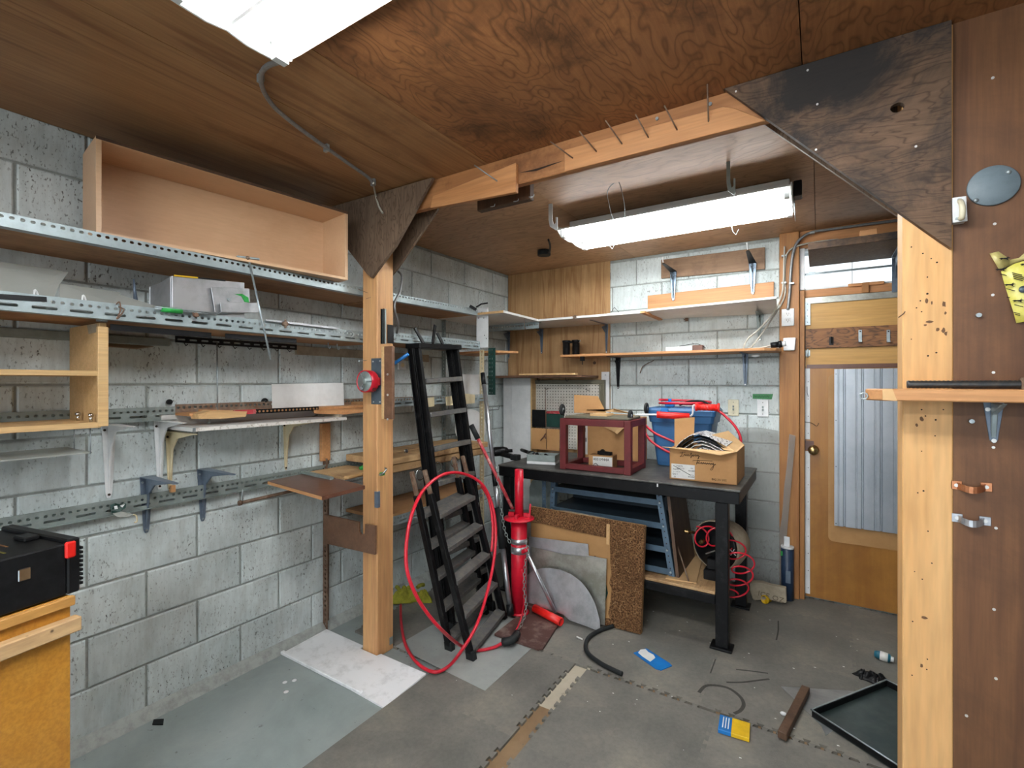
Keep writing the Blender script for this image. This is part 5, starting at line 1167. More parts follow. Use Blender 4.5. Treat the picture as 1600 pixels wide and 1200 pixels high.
tb_ = thing('teal_bottle', 'small teal bottle with white label lying on the floor by the pale post', 'bottle', at(1380, 1028, z=0))
a, b = at(1366, 1021, z=.022), at(1396, 1031, z=.018); d = (b - a)
part(tb_, 'body', MB().lathe([(0, 0), (.014, .0), (.02, .012), (.022, .03), (.022, d.length * .8), (.015, d.length * .86), (0, d.length * .86)], a, d, 14), plain('teal plastic', '1f6478', .35))
part(tb_, 'cap', MB().cyl(lerp(a, b, .86), lerp(a, b, 1.02), .013, 12), M_white)
part(tb_, 'label', MB().pipe(lerp(a, b, .3), lerp(a, b, .72), .0228, .0222, 14), M_paper)
dg = thing('dark_glove', 'crumpled black cloth glove lying behind the drip tray', 'glove', at(1365, 1060, z=0))
for k, (u, v, r, sq) in enumerate([(1360, 1060, .04, (1.3, .8, .4)), (1372, 1064, .035, (1.2, .8, .35)), (1350, 1057, .025, (1.2, .8, .4))]):
    part(dg, 'fold', crumple(at(u, v, z=.001), r * sq[0] * 1.2, r * 1.0, .03, 20 + k, k * .7), M_blackp, solid=.002)
dt = thing('drip_tray', 'large shallow black drip tray with a steel rim, half hidden by the pale post', 'tray', (.2, 2.6, 0))
ta, tb2 = at(1268, 1110, z=.03), at(1385, 1063, z=.03); u_ = (tb2 - ta).normalized(); w_ = V((u_.y, -u_.x, 0)); Lt = (tb2 - ta).length
o = V((ta.x, ta.y, .003))
part(dt, 'pan', MB().obox(o, u_ * Lt, w_ * .42, V((0, 0, .003))), plain('oily tray', '33403f', .3, .3, '48524f', 8), None)
for oo, du, dw in ((o, u_ * Lt, w_ * .005), (o + w_ * .415, u_ * Lt, w_ * .005), (o, u_ * .005, w_ * .42), (o + u_ * (Lt - .005), u_ * .005, w_ * .42)):
    part(dt, 'rim', MB().obox(oo, du, dw, V((0, 0, .03))), M_blackw, bevel=.002)
part(dt, 'rim_bead', MB().tube([o + V((0, 0, .03)), o + u_ * Lt + V((0, 0, .03)), o + u_ * Lt + w_ * .42 + V((0, 0, .03)), o + w_ * .42 + V((0, 0, .03))], .004, 6, closed=True), M_galv)
solo('tread_plate', MB().prism([at(1220, 1073, z=.0005), at(1345, 1081, z=.0005), at(1345, 1110, z=.0005), at(1290, 1150, z=.0005), at(1283, 1134, z=.0005)], (0, 0, .002)), M_treadplate, 'pale tread-pattern metal sheet on the floor under the drip tray', 'metal sheet')
solo('wood_stick', MB().bar(at(1259, 1077, z=.02), at(1222, 1150, z=.02), .033, .03), M_dkwood, 'dark weathered wood stick lying on the tread-pattern sheet', 'stick', bevel=.002)
solo('white_plug', MB().ball(at(1224, 1115, z=.008), .01, 8, (1.4, .9, .8)), M_white, 'small white plastic plug on the floor beside the wood stick', 'plug')
pk = thing('packet', 'blue and yellow cardboard packet on the floor in front of the shifted tile', 'packet', at(1145, 1135, z=0))
a = at(1125, 1122, z=0); b = at(1172, 1136, z=0); u2 = (b - a).normalized(); w2 = V((u2.y, -u2.x, 0)); Lp = (b - a).length
part(pk, 'blue_part', MB().obox(V((a.x, a.y, .001)), u2 * Lp * .42, w2 * .1, V((0, 0, .016))), M_blue2, bevel=.001)
part(pk, 'yellow_part', MB().obox(V((a.x, a.y, .001)) + u2 * Lp * .42, u2 * Lp * .58, w2 * .1, V((0, 0, .016))), M_yellow, bevel=.001)
for k in range(3): part(pk, 'white_line', MB().obox(V((a.x, a.y, .0175)) + u2 * Lp * (.12 + .09 * k) + w2 * .012, u2 * .004, w2 * .07, V((0, 0, .0008))), M_white)
lt = MB(); random.seed(5)
for k in range(70):
    x, y = random.uniform(-1.5, .2), random.uniform(1.75, 3.4); s_ = random.uniform(.002, .006)
    lt.add([(x, y, .0002), (x + s_ * 1.6, y + s_ * .3, .0002), (x + s_, y + s_, .0012), (x - s_ * .5, y + s_ * .9, .0002)], [(0, 1, 2, 3), (3, 2, 1, 0)])
solo('floor_litter', lt, M_paper, 'small pale crumbs and chips scattered over the floor tiles', 'litter', kind='stuff')
for (u, v, lb_) in [(905, 997, 'small white screw anchor on the floor near the metal sheets'),]:
    solo('screw_anchor', MB().cyl(at(u - 4, v - 2, z=.006), at(u + 5, v + 2, z=.005), .0045, 7), M_paper, lb_, 'anchor')
# ---- black tool case on the orange cabinet
dvec = V((-.19, .98, 0)).normalized(); svec = V((-.98, -.19, 0)).normalized()
K = V((-1.775, .478, 0)); zt = .845
ca = thing('orange_cabinet', 'orange varnished plywood cabinet with rough wood strips, cut off by the photo edge', 'cabinet', (-1.9, .1, 0))
Lc = 1.0
part(ca, 'body', MB().obox(K - dvec * Lc + V((0, 0, -.011)), dvec * Lc, svec * .5, V((0, 0, zt + .011))), M_orange, bevel=.002)
part(ca, 'top_strip', MB().obox(K - dvec * Lc - svec * .016 + V((0, 0, zt - .026)), dvec * (Lc + .004), svec * .016, V((0, 0, .026))), wood('tan strip', 'b98440', 'c99650', None, 'y', .7), bevel=.002)
part(ca, 'cleat', MB().obox(K - dvec * Lc - svec * .03 + V((0, 0, zt - .098)), dvec * (Lc + .012), svec * .03, V((0, 0, .04))), M_pallet, bevel=.003)
tcz = zt + .004
tk = thing('tool_case', 'black steel tool case with red corner latch on the orange cabinet', 'case', (-1.9, .2, tcz))
K2 = K + dvec * .012 + V((0, 0, tcz)); hC = at(100, 850, x=K.x).z - tcz; Lk = .62
part(tk, 'body', MB().obox(K2 - dvec * Lk, dvec * (Lk - .02), svec * .34, V((0, 0, hC))), M_black, bevel=.004)
part(tk, 'end_bar', MB().obox(K2 - dvec * .02 - svec * .002, dvec * .03, svec * .345, V((0, 0, hC + .01))), M_blackp, bevel=.004)
part(tk, 'red_latch', MB().obox(K2 - dvec * .026 - svec * .007 + V((0, 0, hC - .042)), dvec * .025, svec * .012, V((0, 0, .046))), M_redp, 'red plastic corner latch', bevel=.004)
fin = MB()
for k in range(9): fin.obox(K2 + dvec * .01 - svec * .003 + V((0, 0, .018 + k * .0125)), dvec * .006, svec * .05, V((0, 0, .007)))
part(tk, 'cooling_fin', fin, M_black, kind='stuff')
part(tk, 'buckle', MB().obox(K2 - dvec * .125 - svec * .004 + V((0, 0, .075)), dvec * .026, svec * .004, V((0, 0, .032))), M_chrome, bevel=.002)
part(tk, 'top_latch', MB().obox(K2 - dvec * .06 + svec * .12 + V((0, 0, hC)), dvec * .035, svec * .06, V((0, 0, .012))), M_blackp, bevel=.003)
random.seed(2)
for k in range(7):
    oo = K2 - dvec * (.10 + .03 * k) + svec * random.uniform(.05, .12) + V((0, 0, hC + .0002))
    part(tk, 'printed_line', MB().obox(oo, dvec * .006, svec * random.uniform(.05, .16), V((0, 0, .0006))), plain('yellow print', '6a6328', .5) if k % 3 else plain('orange print', '6b4a2c', .5))
# ================================================================ WORKBENCH AND WHAT STANDS ON AND UNDER IT
BX0, BX1, BY0, BY1, BZ = -1.90, -.352, 2.80, 3.62, .872
wbn = thing('workbench', 'black steel workbench with a dusty grey top along the back wall', 'workbench', (-1.12, 3.12, 0))
part(wbn, 'top', MB().box(BX0, BX1, BY0, BY1, BZ - .012, BZ), M_bench, bevel=.003)
part(wbn, 'front_apron', MB().box(BX0 + .005, BX1 - .005, BY0 + .004, BY0 + .05, BZ - .078, BZ - .012), M_blackw, bevel=.003)
part(wbn, 'end_apron', MB().box(BX1 - .05, BX1 - .005, BY0 + .05, BY1 - .004, BZ - .078, BZ - .012), M_blackw, bevel=.003)
part(wbn, 'end_apron', MB().box(BX0 + .005, BX0 + .05, BY0 + .05, BY1 - .004, BZ - .078, BZ - .012), M_blackw, bevel=.003)
lx0, lx1 = at(1117, 900, y=BY0).x, at(1137.5, 900, y=BY0).x
for x0, x1, y0 in ((lx0, lx1, BY0 + .006), (lx0 + .02, lx1 + .02, 3.40), (BX0 + .04, BX0 + .1, BY0 + .006), (BX0 + .04, BX0 + .1, 3.40)):
    lg = part(wbn, 'leg', MB().box(x0, x1, y0, y0 + .058, .012, BZ - .078), M_blackw, bevel=.003)
    sub(lg, 'foot_plate', MB().box(x0 - .026, x1 + .02, y0 - .02, y0 + .078, .0005, .012), M_blackw, bevel=.002)
part(wbn, 'lower_rail', MB().box(BX0 + .1, lx0, BY0 + .008, BY0 + .05, .235, .285), M_blackw, bevel=.003)
part(wbn, 'lower_rail', MB().box(BX0 + .1, lx0 + .02, BY1 - .06, BY1 - .02, .235, .285), M_blackw, bevel=.003)
part(wbn, 'lower_shelf', MB().box(BX0 + .1, lx0 - .002, BY0 + .014, BY1 - .02, .286, .302), M_pallet, bevel=.002)
part(wbn, 'chalk_mark', MB().box(at(1026, 745, y=BY0).x, at(1028, 745, y=BY0).x, BY0 + .002, BY0 + .004, BZ - .03, BZ - .002), M_white)
# blue-grey steel drawer rack under the bench
rk = thing('steel_rack', 'blue grey slotted steel shelving rack standing on the lower shelf under the bench', 'rack', (-1.1, 3.0, .303))
y0 = 2.885; ZB = .303
xl0, xl1 = at(862, 740, y=2.93).x, at(1044, 880, y=2.885).x
tl2 = V((xl0, 2.955, .775)); bl2 = V((xl0 + .01, y0, ZB)); br2 = V((at(1050, 885, y=y0).x, y0, ZB)); tr2 = V((at(1029, 768, y=2.955).x, 2.955, .775))
for a, b, nm in ((bl2, tl2, 'upright'), (br2, tr2, 'upright')):
    u = part(rk, nm, MB().bar(a, b, .034, .004, (0, 1, 0)).bar(a + V((.016, .018, 0)), b + V((.016, .018, 0)), .004, .034, (0, 1, 0)), M_rackblue)
    hh = MB()
    for k in range(14):
        p = lerp(a, b, (k + .5) / 14) + V((0, -.0035, 0)); hh.cyl(p, p + V((0, -.0012, 0)), .004, 6)
    sub(u, 'bolt_hole', hh, M_hole, kind='stuff')
for k, t in enumerate((.085, .34, .62, .90)):
    a, b = lerp(bl2, tl2, t), lerp(br2, tr2, t)
    part(rk, 'shelf_plate', MB().obox(a + V((0, .004, 0)), b - a, V((0, .36, 0)), V((0, 0, .004))), M_rackshade)
    part(rk, 'shelf_edge', MB().obox(a + V((0, -.004, -.03)), b - a, V((0, .005, 0)), V((0, 0, .036))), M_rackblue, bevel=.001)
    for e in (a, b): part(rk, 'bolt', MB().cyl(e + V((0, -.004, -.012)), e + V((0, -.009, -.012)), .006, 8), M_galv)
part(rk, 'back_sheet', MB().obox(bl2 + V((0, .365, 0)), V((tr2.x - bl2.x - .004, 0, 0)), V((0, .003, 0)), V((0, 0, .47))), M_rackshade)
ws = thing('wood_crate', 'dark wooden cabinet side standing beside the steel rack under the bench', 'cabinet', (-.72, 3.1, ZB))
part(ws, 'side_board', MB().prism([br2 + V((.024, .0, 0)), br2 + V((.024, .42, 0)), tr2 + V((.05, .36, 0)), tr2 + V((.05, .0, 0))], (.018, 0, 0)), M_dkwood, bevel=.002)
part(ws, 'front_edge', MB().bar(br2 + V((.033, -.004, .012)), tr2 + V((.059, -.004, 0)), .018, .008, (0, 1, 0)), M_dkwood)
pgp = thing('dark_pegboard', 'dark brown pegboard offcut under the bench behind the steel rack', 'pegboard', (-1.2, 3.5, .5))
part(pgp, 'board', MB().perf((-1.60, 3.42, .3025), (1, 0, 0), (0, 0, 1), .62, .48, [(.0125 + .025 * k, .025, .003, .003) for k in range(19)]), M_dkwood, solid=.004)
gp = thing('curved_grey_sheet', 'curved grey panel standing under the near end of the bench', 'panel', (-1.75, 3.0, .31))
part(gp, 'panel', MB().prism([(-1.79, 3.05, .304), (-1.55, 3.05, .304), (-1.55, 3.05, .75), (-1.72, 3.05, .755), (-1.77, 3.05, .73), (-1.79, 3.05, .68)], (0, .004, 0)), M_rail)
for u in (793, 850):
    a = at(u, 742, y=2.9); solo('slotted_strip', MB().perf((a.x - .014, 2.9, .304), (0, 0, 1), (1, 0, 0), a.z - .304, .028, [(.014, .03, .005, .004)]), M_rackblue, ['blue slotted steel strip under the bench nearest its near corner', 'blue slotted steel strip under the bench next to the rack'][u > 800], 'steel strip', solid=.002)
# air compressor / reel on the lower shelf
rc = thing('hose_drum', 'beige round drum with dark face and brass fittings on the lower bench shelf', 'drum', (-.53, 3.1, .303))
C = at(1121, 851, y=3.06); ax = V((-.35, -.92, .05)).normalized()
part(rc, 'drum', MB().lathe([(0, -.2), (.08, -.19), (.12, -.15), (.143, -.06), (.146, .02), (.14, .03)], C, ax, 30), M_pale_dusty)
part(rc, 'dark_face', MB().lathe([(.14, .03), (.125, .04), (.05, .044), (.045, .05), (0, .05)], C - ax * .002, ax, 30), M_blackp)
part(rc, 'base', MB().box(C.x - .06, C.x + .05, C.y - .10, C.y + .08, .303, .36), M_blackw, bevel=.005)
part(rc, 'neck', MB().box(C.x - .045, C.x + .02, C.y - .08, C.y - .02, .36, .42), M_blackp, bevel=.004)
brass = _M['brass']
for u, v, du, dv in ((1085, 832, -16, -2), (1101, 844, -7, 4)):
    a = at(u, v, y=2.98); b = at(u + du, v + dv, y=2.94); part(rc, 'brass_fitting', MB().cyl(a, b, .009, 10).cyl(lerp(a, b, .5), lerp(a, b, .8), .013, 6), brass)
part(rc, 'lever', MB().bar(at(1103, 865, y=2.96), at(1118, 860, y=2.95), .012, .008), M_chrome, bevel=.001)
part(rc, 'red_letters', MB().tube([at(1090, 846, y=2.945), at(1095, 849, y=2.945)], .002, 5), M_ink)
xm = text(rc, 'printed_letter', 'X', .05, at(1141, 868, y=2.95), (.92, -.3, .25), ax, M_white)
# coiled red air hose: one helix along a curved path
path = spline([at(u, v, y=yy + .055) for u, v, yy in [(1088, 838, 2.93), (1100, 838, 2.93), (1114, 838, 2.93), (1128, 841, 2.93), (1141, 852, 2.92), (1154, 866, 2.90), (1160, 881, 2.9), (1160, 896, 2.9), (1156, 911, 2.9), (1148, 922, 2.92), (1138, 932, 2.93)]], 40)
N = len(path); cp_ = []; turns = 7.2; rad = .058
for i, p in enumerate(path):
    tg = (path[min(i + 1, N - 1)] - path[max(i - 1, 0)]).normalized(); f = i / N
    # loops seen nearly face-on: blend of the path normal and the viewing direction
    vd = V((.45, -.88, .1)); e1 = (V((0, 0, 1)) if f < .35 else V((.25, 0, .5 if f < .5 else .34)).normalized() * (.62 if f > .5 else 1)); e2 = V((.9, .42, 0)) * (1 if f < .35 else 1.12)
    if f >= .35: e1 = V((.1, -.3, .72))
    a_ = 2 * math.pi * turns * f
    cp_.append(p + e1 * rad * math.cos(a_) + e2 * rad * math.sin(a_) * .95 + vd * .012 * math.sin(a_ * .5))
solo('coiled_hose', MB().tube(cp_, .0048, 7), M_redh, 'red coiled air hose dangling from the beige drum beside the bench leg', 'hose')
solo('scrap_board', MB().prism([at(1040, 905, z=.304), at(1063, 864, z=.304), at(1098, 872, z=.304), at(1088, 912, z=.304)], (0, 0, .006)), M_cardl, 'pale board scrap on the lower bench shelf', 'board')
solo('steel_rod', MB().cyl(at(1058, 852, y=2.96), at(1076, 908, y=2.86), .0045, 7), M_rust, 'thin rusty rod leaning on the lower bench shelf', 'rod')
# ---- things on the bench
# red oxide stand
sd_ = thing('red_stand', 'open red oxide painted steel box stand on the workbench', 'stand', (-1.25, 3.05, BZ))
o = V((-1.452, 2.872, BZ + .001)); ux = V((.477, .012, 0)); un = ux.normalized(); uy = V((-un.y, un.x, 0)) * .34; hS = .335; w = .042
def fr(a, b, up=(0, 0, 1)): return MB().bar(a, b, w, w, up)
cor = [o, o + ux, o + ux + uy, o + uy]
for c in cor:
    s_ = (o + (ux + uy) / 2 - c); cc_ = c + V((math.copysign(w / 2, s_.x), math.copysign(w / 2, s_.y), 0))
    part(sd_, 'post', MB().bar(cc_, cc_ + V((0, 0, hS)), w, w, tuple(un)), M_oxide, bevel=.002)
for zz in (w / 2, hS - w / 2):
    for a, b in ((0, 1), (1, 2), (2, 3), (3, 0)):
        A_, B_ = cor[a], cor[b]; inn = (o + (ux + uy) / 2 - (A_ + B_) / 2).normalized() * w / 2; dd_ = (B_ - A_).normalized() * w
        part(sd_, 'rail', MB().bar(A_ + inn + dd_ + V((0, 0, zz)), B_ + inn - dd_ + V((0, 0, zz)), w - .001, w if zz > .1 else w * .8), M_oxide, bevel=.002)
# wheeled dolly lying on the stand
dl = thing('wheeled_dolly', 'narrow wood dolly with four black wheels lying on the red stand', 'dolly', (-1.22, 3.0, BZ + hS + .002))
zt = BZ + hS + .003
part(dl, 'deck', MB().obox(o + ux * .06 + uy * .06 + V((0, 0, zt - BZ)), ux * .9, uy * .75, V((0, 0, .014))), M_trim, bevel=.002)
part(dl, 'deck_board', MB().obox(o + ux * .36 + uy * .3 + V((0, 0, zt - BZ + .014)), ux * .24, uy * .4, V((0, 0, .014))), M_cardl)
for u, v, yy in ((878.5, 640, 2.90), (985, 650, 2.97), (1010, 638, 3.22)):
    c = at(u, v, y=yy); aw = un
    wh = part(dl, 'wheel', MB().lathe([(.012, -.008), (.034, -.008), (.038, -.004), (.038, .004), (.034, .008), (.012, .008), (.012, -.008)], c, aw, 18), M_rubber)
    sub(wh, 'hub', MB().cyl(c - aw * .009, c + aw * .009, .013, 12), M_galv)
    sub(wh, 'fork', MB().bar(c + V((0, 0, .0)) + aw * .011, V((c.x, c.y, zt + .014)) + aw * .011, .012, .004, tuple(un)), M_blackw)
# paint-roller-like crank with red grips
ck = thing('crank_handle', 'white bent crank rod with two red grips lying across the dolly and tote', 'crank', at(1050, 652, y=3.0))
A_, B_ = at(992, 648, y=3.10), at(1026, 648, y=3.18)
part(ck, 'rod', MB().tube([A_, B_, at(1070, 651, y=3.24), at(1076, 651, y=3.25), at(1082, 647, y=3.25), at(1083, 634, y=3.25), at(1088, 634, y=3.26)], .006, 8, sub=4), M_white)
part(ck, 'inner_grip', MB().cyl(at(1026, 648, y=3.18), at(1077, 651, y=3.24), .022, 14), M_redp, 'red worn inner grip', bevel=.001)
part(ck, 'end_grip', MB().lathe([(.016, 0), (.026, .002), (.026, .012), (.02, .016), (.0205, .13), (.028, .134), (.028, .146), (0, .146)], at(1086, 636, y=3.25), at(1123, 637, y=3.26) - at(1086, 636, y=3.25), 16), M_redp)
for k in range(7): 
    p = lerp(at(1090, 636, y=3.25), at(1116, 637, y=3.26), k / 6); q = (at(1123, 637, y=3.26) - at(1086, 636, y=3.25)).normalized(); part(ck, 'grip_ring', MB().pipe(p, p + q * .004, .023, .019, 14), M_redp)
# blue tote
tt = thing('blue_tote', 'blue plastic storage tote with lid on the workbench, red hose coiled on it', 'tote', (-.76, 3.33, BZ))
cx, cy = -.79, 3.475
def rrect(hx, hy, r, z, n=4):
    P_ = []
    for sx, sy, a0 in ((1, 1, 0), (-1, 1, 90), (-1, -1, 180), (1, -1, 270)):
        for k in range(n + 1):
            a_ = math.radians(a0 + 90 * k / n); P_.append(V((cx + sx * (hx - r) + r * math.cos(a_), cy + sy * (hy - r) + r * math.sin(a_), z)))
    return P_
def loft(secs, cap=True):
    m = MB(); n = len(secs[0]); m.v = sum(secs, [])
    for k in range(len(secs) - 1):
        for i in range(n): m.f.append((k * n + i, k * n + (i + 1) % n, (k + 1) * n + (i + 1) % n, (k + 1) * n + i)); m.smooth.append(False)
    if cap: m.f += [tuple(range(n - 1, -1, -1)), tuple((len(secs) - 1) * n + i for i in range(n))]; m.smooth += [False, False]
    return m
zl = 1.243
part(tt, 'tub', loft([rrect(.165, .10, .03, BZ + .001), rrect(.170, .105, .03, BZ + .03), rrect(.203, .13, .03, zl - .05)]), M_blue, bevel=.002)
part(tt, 'rim', loft([rrect(.21, .137, .03, zl - .07), rrect(.218, .144, .03, zl - .02)]), M_blue, bevel=.002)
part(tt, 'lid', loft([rrect(.226, .152, .03, zl - .02), rrect(.229, .155, .03, zl + .012), rrect(.215, .142, .03, zl + .03), rrect(.18, .115, .03, zl + .03)]), M_blue, bevel=.002)
for k in range(4): part(tt, 'lid_rib', MB().box(cx - .14 + k * .08, cx - .10 + k * .08, cy - .1, cy + .1, zl + .03, zl + .034), M_blue, bevel=.001)
part(tt, 'lid_clip', MB().box(cx - .12, cx - .07, cy - .162, cy - .150, zl - .04, zl + .03), M_blue2, bevel=.003)
th = thing('tote_hose', 'thin red hose looped over the blue tote and hanging down both its sides', 'hose', (cx, cy, zl))
zt2 = zl + .04
loopP = [at(1010, 664, y=3.1), at(1028, 678, y=3.08), at(1050, 690, y=3.09)]
part(th, 'front_loop', MB().tube([at(1006, 662, y=3.34), at(1022, 676, y=3.31), at(1050, 689, y=3.31), at(1075, 700, y=3.31)], .0085, 8, sub=6), M_redh)
part(th, 'front_loop', MB().tube([at(1006, 672, y=3.34), at(1016, 688, y=3.31), at(1040, 704, y=3.31), at(1070, 716, y=3.31)], .0085, 8, sub=6), M_redh)
part(th, 'top_coil', MB().tube([(cx + .17 * math.cos(a_ * math.pi / 8), cy + .11 * math.sin(a_ * math.pi / 8), zt2 + .004 + .0015 * a_) for a_ in range(0, 26)], .0085, 8, sub=3), M_redh)
part(th, 'side_loop', MB().tube([at(1098, 634, y=3.40), at(1122, 642, y=3.34), at(1135, 652, y=3.31), at(1149, 667, y=3.31), at(1157, 684, y=3.31), at(1157, 702, y=3.31)], .0085, 8, sub=6), M_redh)
solo('black_tube', MB().tube([at(1062, 633, y=3.44), at(1078, 627, y=3.42), at(1098, 627, y=3.40), at(1110, 633, y=3.38)], .007, 8, sub=5), M_rubber, 'short black tube lying over the tote lid', 'tube')
solo('blue_valve', MB().box(cx - .12, cx - .06, cy - .06, cy - .02, zt2 - .006, zt2 + .03).cyl((cx - .09, cy - .04, zt2 + .03), (cx - .09, cy - .04, zt2 + .05), .012, 10), M_blue2, 'bright blue plastic valve on top of the tote lid', 'valve', bevel=.003)
# cardboard box with magazines
kx = thing('cardboard_box', 'open cardboard box of magazines with handwriting, on the bench end', 'box', (-.57, 3.1, BZ))
k0 = V((-.752, 2.93, BZ + .001)); ku = V((.367, .003, 0)); kn = ku.normalized(); kv = V((-kn.y, kn.x, 0)) * .345; hk_ = at(1047, 700, y=2.93).z - BZ
hk_ = min(hk_, .185)
part(kx, 'front_wall', MB().obox(k0, ku, kv.normalized() * .004, V((0, 0, hk_))), M_card)
part(kx, 'back_wall', MB().obox(k0 + kv, ku, -kv.normalized() * .004, V((0, 0, hk_))), M_card)
part(kx, 'side_wall', MB().obox(k0 + ku, kv, -kn * .004, V((0, 0, hk_))), M_card)
part(kx, 'side_wall', MB().obox(k0, kv, kn * .004, V((0, 0, hk_))), M_card)
part(kx, 'floor', MB().obox(k0, ku, kv, V((0, 0, .004))), M_card)
zT = V((0, 0, hk_)); kf = -kv.normalized()
part(kx, 'front_flap', MB().prism([k0 + zT, k0 + ku + zT, k0 + ku * .97 + zT + kf * .05 + V((0, 0, .004)), k0 + ku * .8 + zT + kf * .085 + V((0, 0, -.012)), k0 + ku * .3 + zT + kf * .075 + V((0, 0, .004)), k0 - ku * .08 + zT + kf * .055 + V((0, 0, .008))], (0, 0, .004)), M_cardl, 'pale open front flap')
part(kx, 'side_flap', MB().prism([k0 + ku + zT, k0 + ku + kv + zT, k0 + ku * .92 + kv * .95 + zT + V((-.06, 0, .085)), k0 + ku * .72 + kv * .35 + zT + V((-.05, 0, .075)), k0 + ku * .80 + kv * .02 + zT + V((0, 0, .01))], (0, 0, .004)), M_cardl, 'pale flap folded over the magazines')
part(kx, 'back_flap', MB().prism([k0 + kn * .003 + kv * .3 + zT - V((0, 0, .01)), k0 + kn * .1 + kv * .5 + zT - V((0, 0, .01)), k0 + kn * .105 + kv * .55 + zT + V((0, 0, .175)), k0 + kn * .0 + kv * .35 + zT + V((0, 0, .165))], kv * .011), M_card)
fn = -kv.normalized()
def kp(fu, fz, off=.0008): return k0 + ku * fu + fn * off + V((0, 0, hk_ * fz))
lbq = part(kx, 'shipping_label', MB().prism([kp(.03, .04), kp(.39, .05), kp(.39, .5), kp(.03, .5)], fn * .0006), M_paper)
def onbox(parent, name, body, size, fu, fz, mat=None, sx=1.0): return text(parent, name, body, size, kp(fu, fz, .0016), kn, fn, mat or M_ink, .0003, sx)
for body, size, fu, fz in (('PARTS', .0125, .11, .41), ('BAG 15', .0125, .12, .34), ('PARTS', .012, .055, .30), ('No. 1 000 000', .007, .055, .235), ('Qty 1', .013, .045, .15), ('01', .012, .07, .06), ('BIN', .008, .33, .38), ('BA2887', .0115, .295, .29), ('BA2887', .0115, .29, .10), ('TOTAL', .008, .31, .165)):
    t_ = onbox(kx, 'label_print', body, size, fu, fz)
part(kx, 'pen_stroke', MB().bar(kp(.06, .44, .0016), kp(.33, .17, .0016), .0014, .0028, (0, 0, 1)), M_ink)
onbox(kx, 'printed_code', 'BIG 25/.355', .0165, .64, .085)
def scrib(pts, r=.0012):
    return MB().tube([kp(a, b, .001) for a, b in pts], r, 5, sub=4)
part(kx, 'handwriting', scrib([(.16, .86), (.21, .88), (.25, .90)]), M_ink)
part(kx, 'handwriting', scrib([(.205, .9), (.19, .80), (.165, .74), (.21, .765), (.225, .78), (.235, .83), (.25, .78), (.262, .82), (.275, .775), (.29, .83), (.30, .78), (.315, .80), (.34, .89), (.33, .72), (.345, .79), (.37, .83), (.36, .78), (.38, .80), (.40, .84), (.405, .79), (.425, .83), (.43, .80), (.445, .83), (.45, .75), (.435, .70), (.45, .77), (.47, .80)]), M_ink)
part(kx, 'handwriting', scrib([(.36, .63), (.37, .645), (.42, .66), (.52, .675), (.65, .68)]), M_ink)
part(kx, 'handwriting', scrib([(.43, .66), (.42, .56), (.415, .54), (.43, .64), (.46, .645), (.455, .6), (.43, .6), (.47, .57), (.49, .62), (.5, .56), (.52, .62), (.53, .57), (.55, .61), (.56, .56), (.58, .61), (.59, .57), (.61, .61), (.625, .56), (.64, .61), (.65, .57), (.665, .62), (.665, .5), (.65, .41), (.625, .40), (.64, .47), (.70, .6)]), M_ink)
part(kx, 'handwriting', scrib([(.42, .57), (.5, .585), (.6, .59), (.70, .575)]), M_ink)
prt = NT('printed pages'); vv = prt.n('ShaderNodeTexVoronoi'); vv.inputs['Scale'].default_value = 70; prt.l(prt.coord((1, .5, 1)), vv.inputs['Vector'])
M_print = prt.done(prt.ramp(vv.outputs['Distance'], (.2, '2b2d30'), (.32, '5a5d62'), (.45, 'd8d9da')), .35)
random.seed(9)
for k in range(7):
    f = k / 6; b0 = k0 + kn * (.022 + .012 * k) + kv * .06 + V((0, 0, hk_ * .72 - .017 * k)); hh_ = kv * (.66 - .02 * k)
    m = MB(); n = 7; top = [];
    for i in range(n):
        t_ = i / (n - 1); z_ = .165 * math.sin(min(1, t_ * 1.4) * math.pi * .5) * (1 - .75 * t_) * 1.2 + .028
        top.append(b0 + kn * ((.30 - .012 * k) * t_ - .01) + V((0, 0, z_ * (1 - .02 * k))))
    for i in range(n - 1):
        m.obox(top[i], top[i + 1] - top[i], hh_, V((0, 0, .004)))
    mg = thing('magazine', ['outermost curled magazine at the near end of the cardboard box', 'second curled magazine in the cardboard box, dark cover', 'third curled magazine in the cardboard box, printed page', 'fourth magazine in the cardboard box, white edge', 'fifth magazine in the cardboard box, dark photo cover', 'sixth magazine in the cardboard box, under the pale flap', 'last magazine in the cardboard box, deepest under the pale flap'][k], 'magazine', b0, 'magazines in the cardboard box')
    part(mg, 'pages', m, M_print if k % 2 == 0 else (M_paper if k == 3 else M_blackp))
    part(mg, 'page_edge', MB().obox(top[-1] - kn * .004, kn * .004, hh_, V((0, 0, .006))), M_paper)
# big cardboard box behind the stand
bb = thing('cardboard_box', 'large opened cardboard box with white label behind the red stand', 'box', (-1.35, 3.44, BZ))
b0 = V((-1.56, 3.38, BZ + .001)); bw, bd_, bh = .42, .2, .33
part(bb, 'body', MB().box(b0.x, b0.x + bw, b0.y, b0.y + bd_, b0.z, b0.z + bh), M_card, bevel=.002)
part(bb, 'torn_flap', MB().prism([b0 + V((.16, -.002, bh - .06)), b0 + V((.3, -.002, bh - .12)), b0 + V((.33, -.03, bh - .13)), b0 + V((.36, -.03, bh - .1)), b0 + V((.42, -.002, bh - .04)), b0 + V((.42, -.002, bh)), b0 + V((.16, -.002, bh))], (0, -.003, 0)), M_cardl)
part(bb, 'upright_flap', MB().prism([at(897, 645, y=3.42), at(947, 645, y=3.42), at(934, 619, y=3.45), at(897, 617, y=3.45)], (0, .004, 0)), M_card)
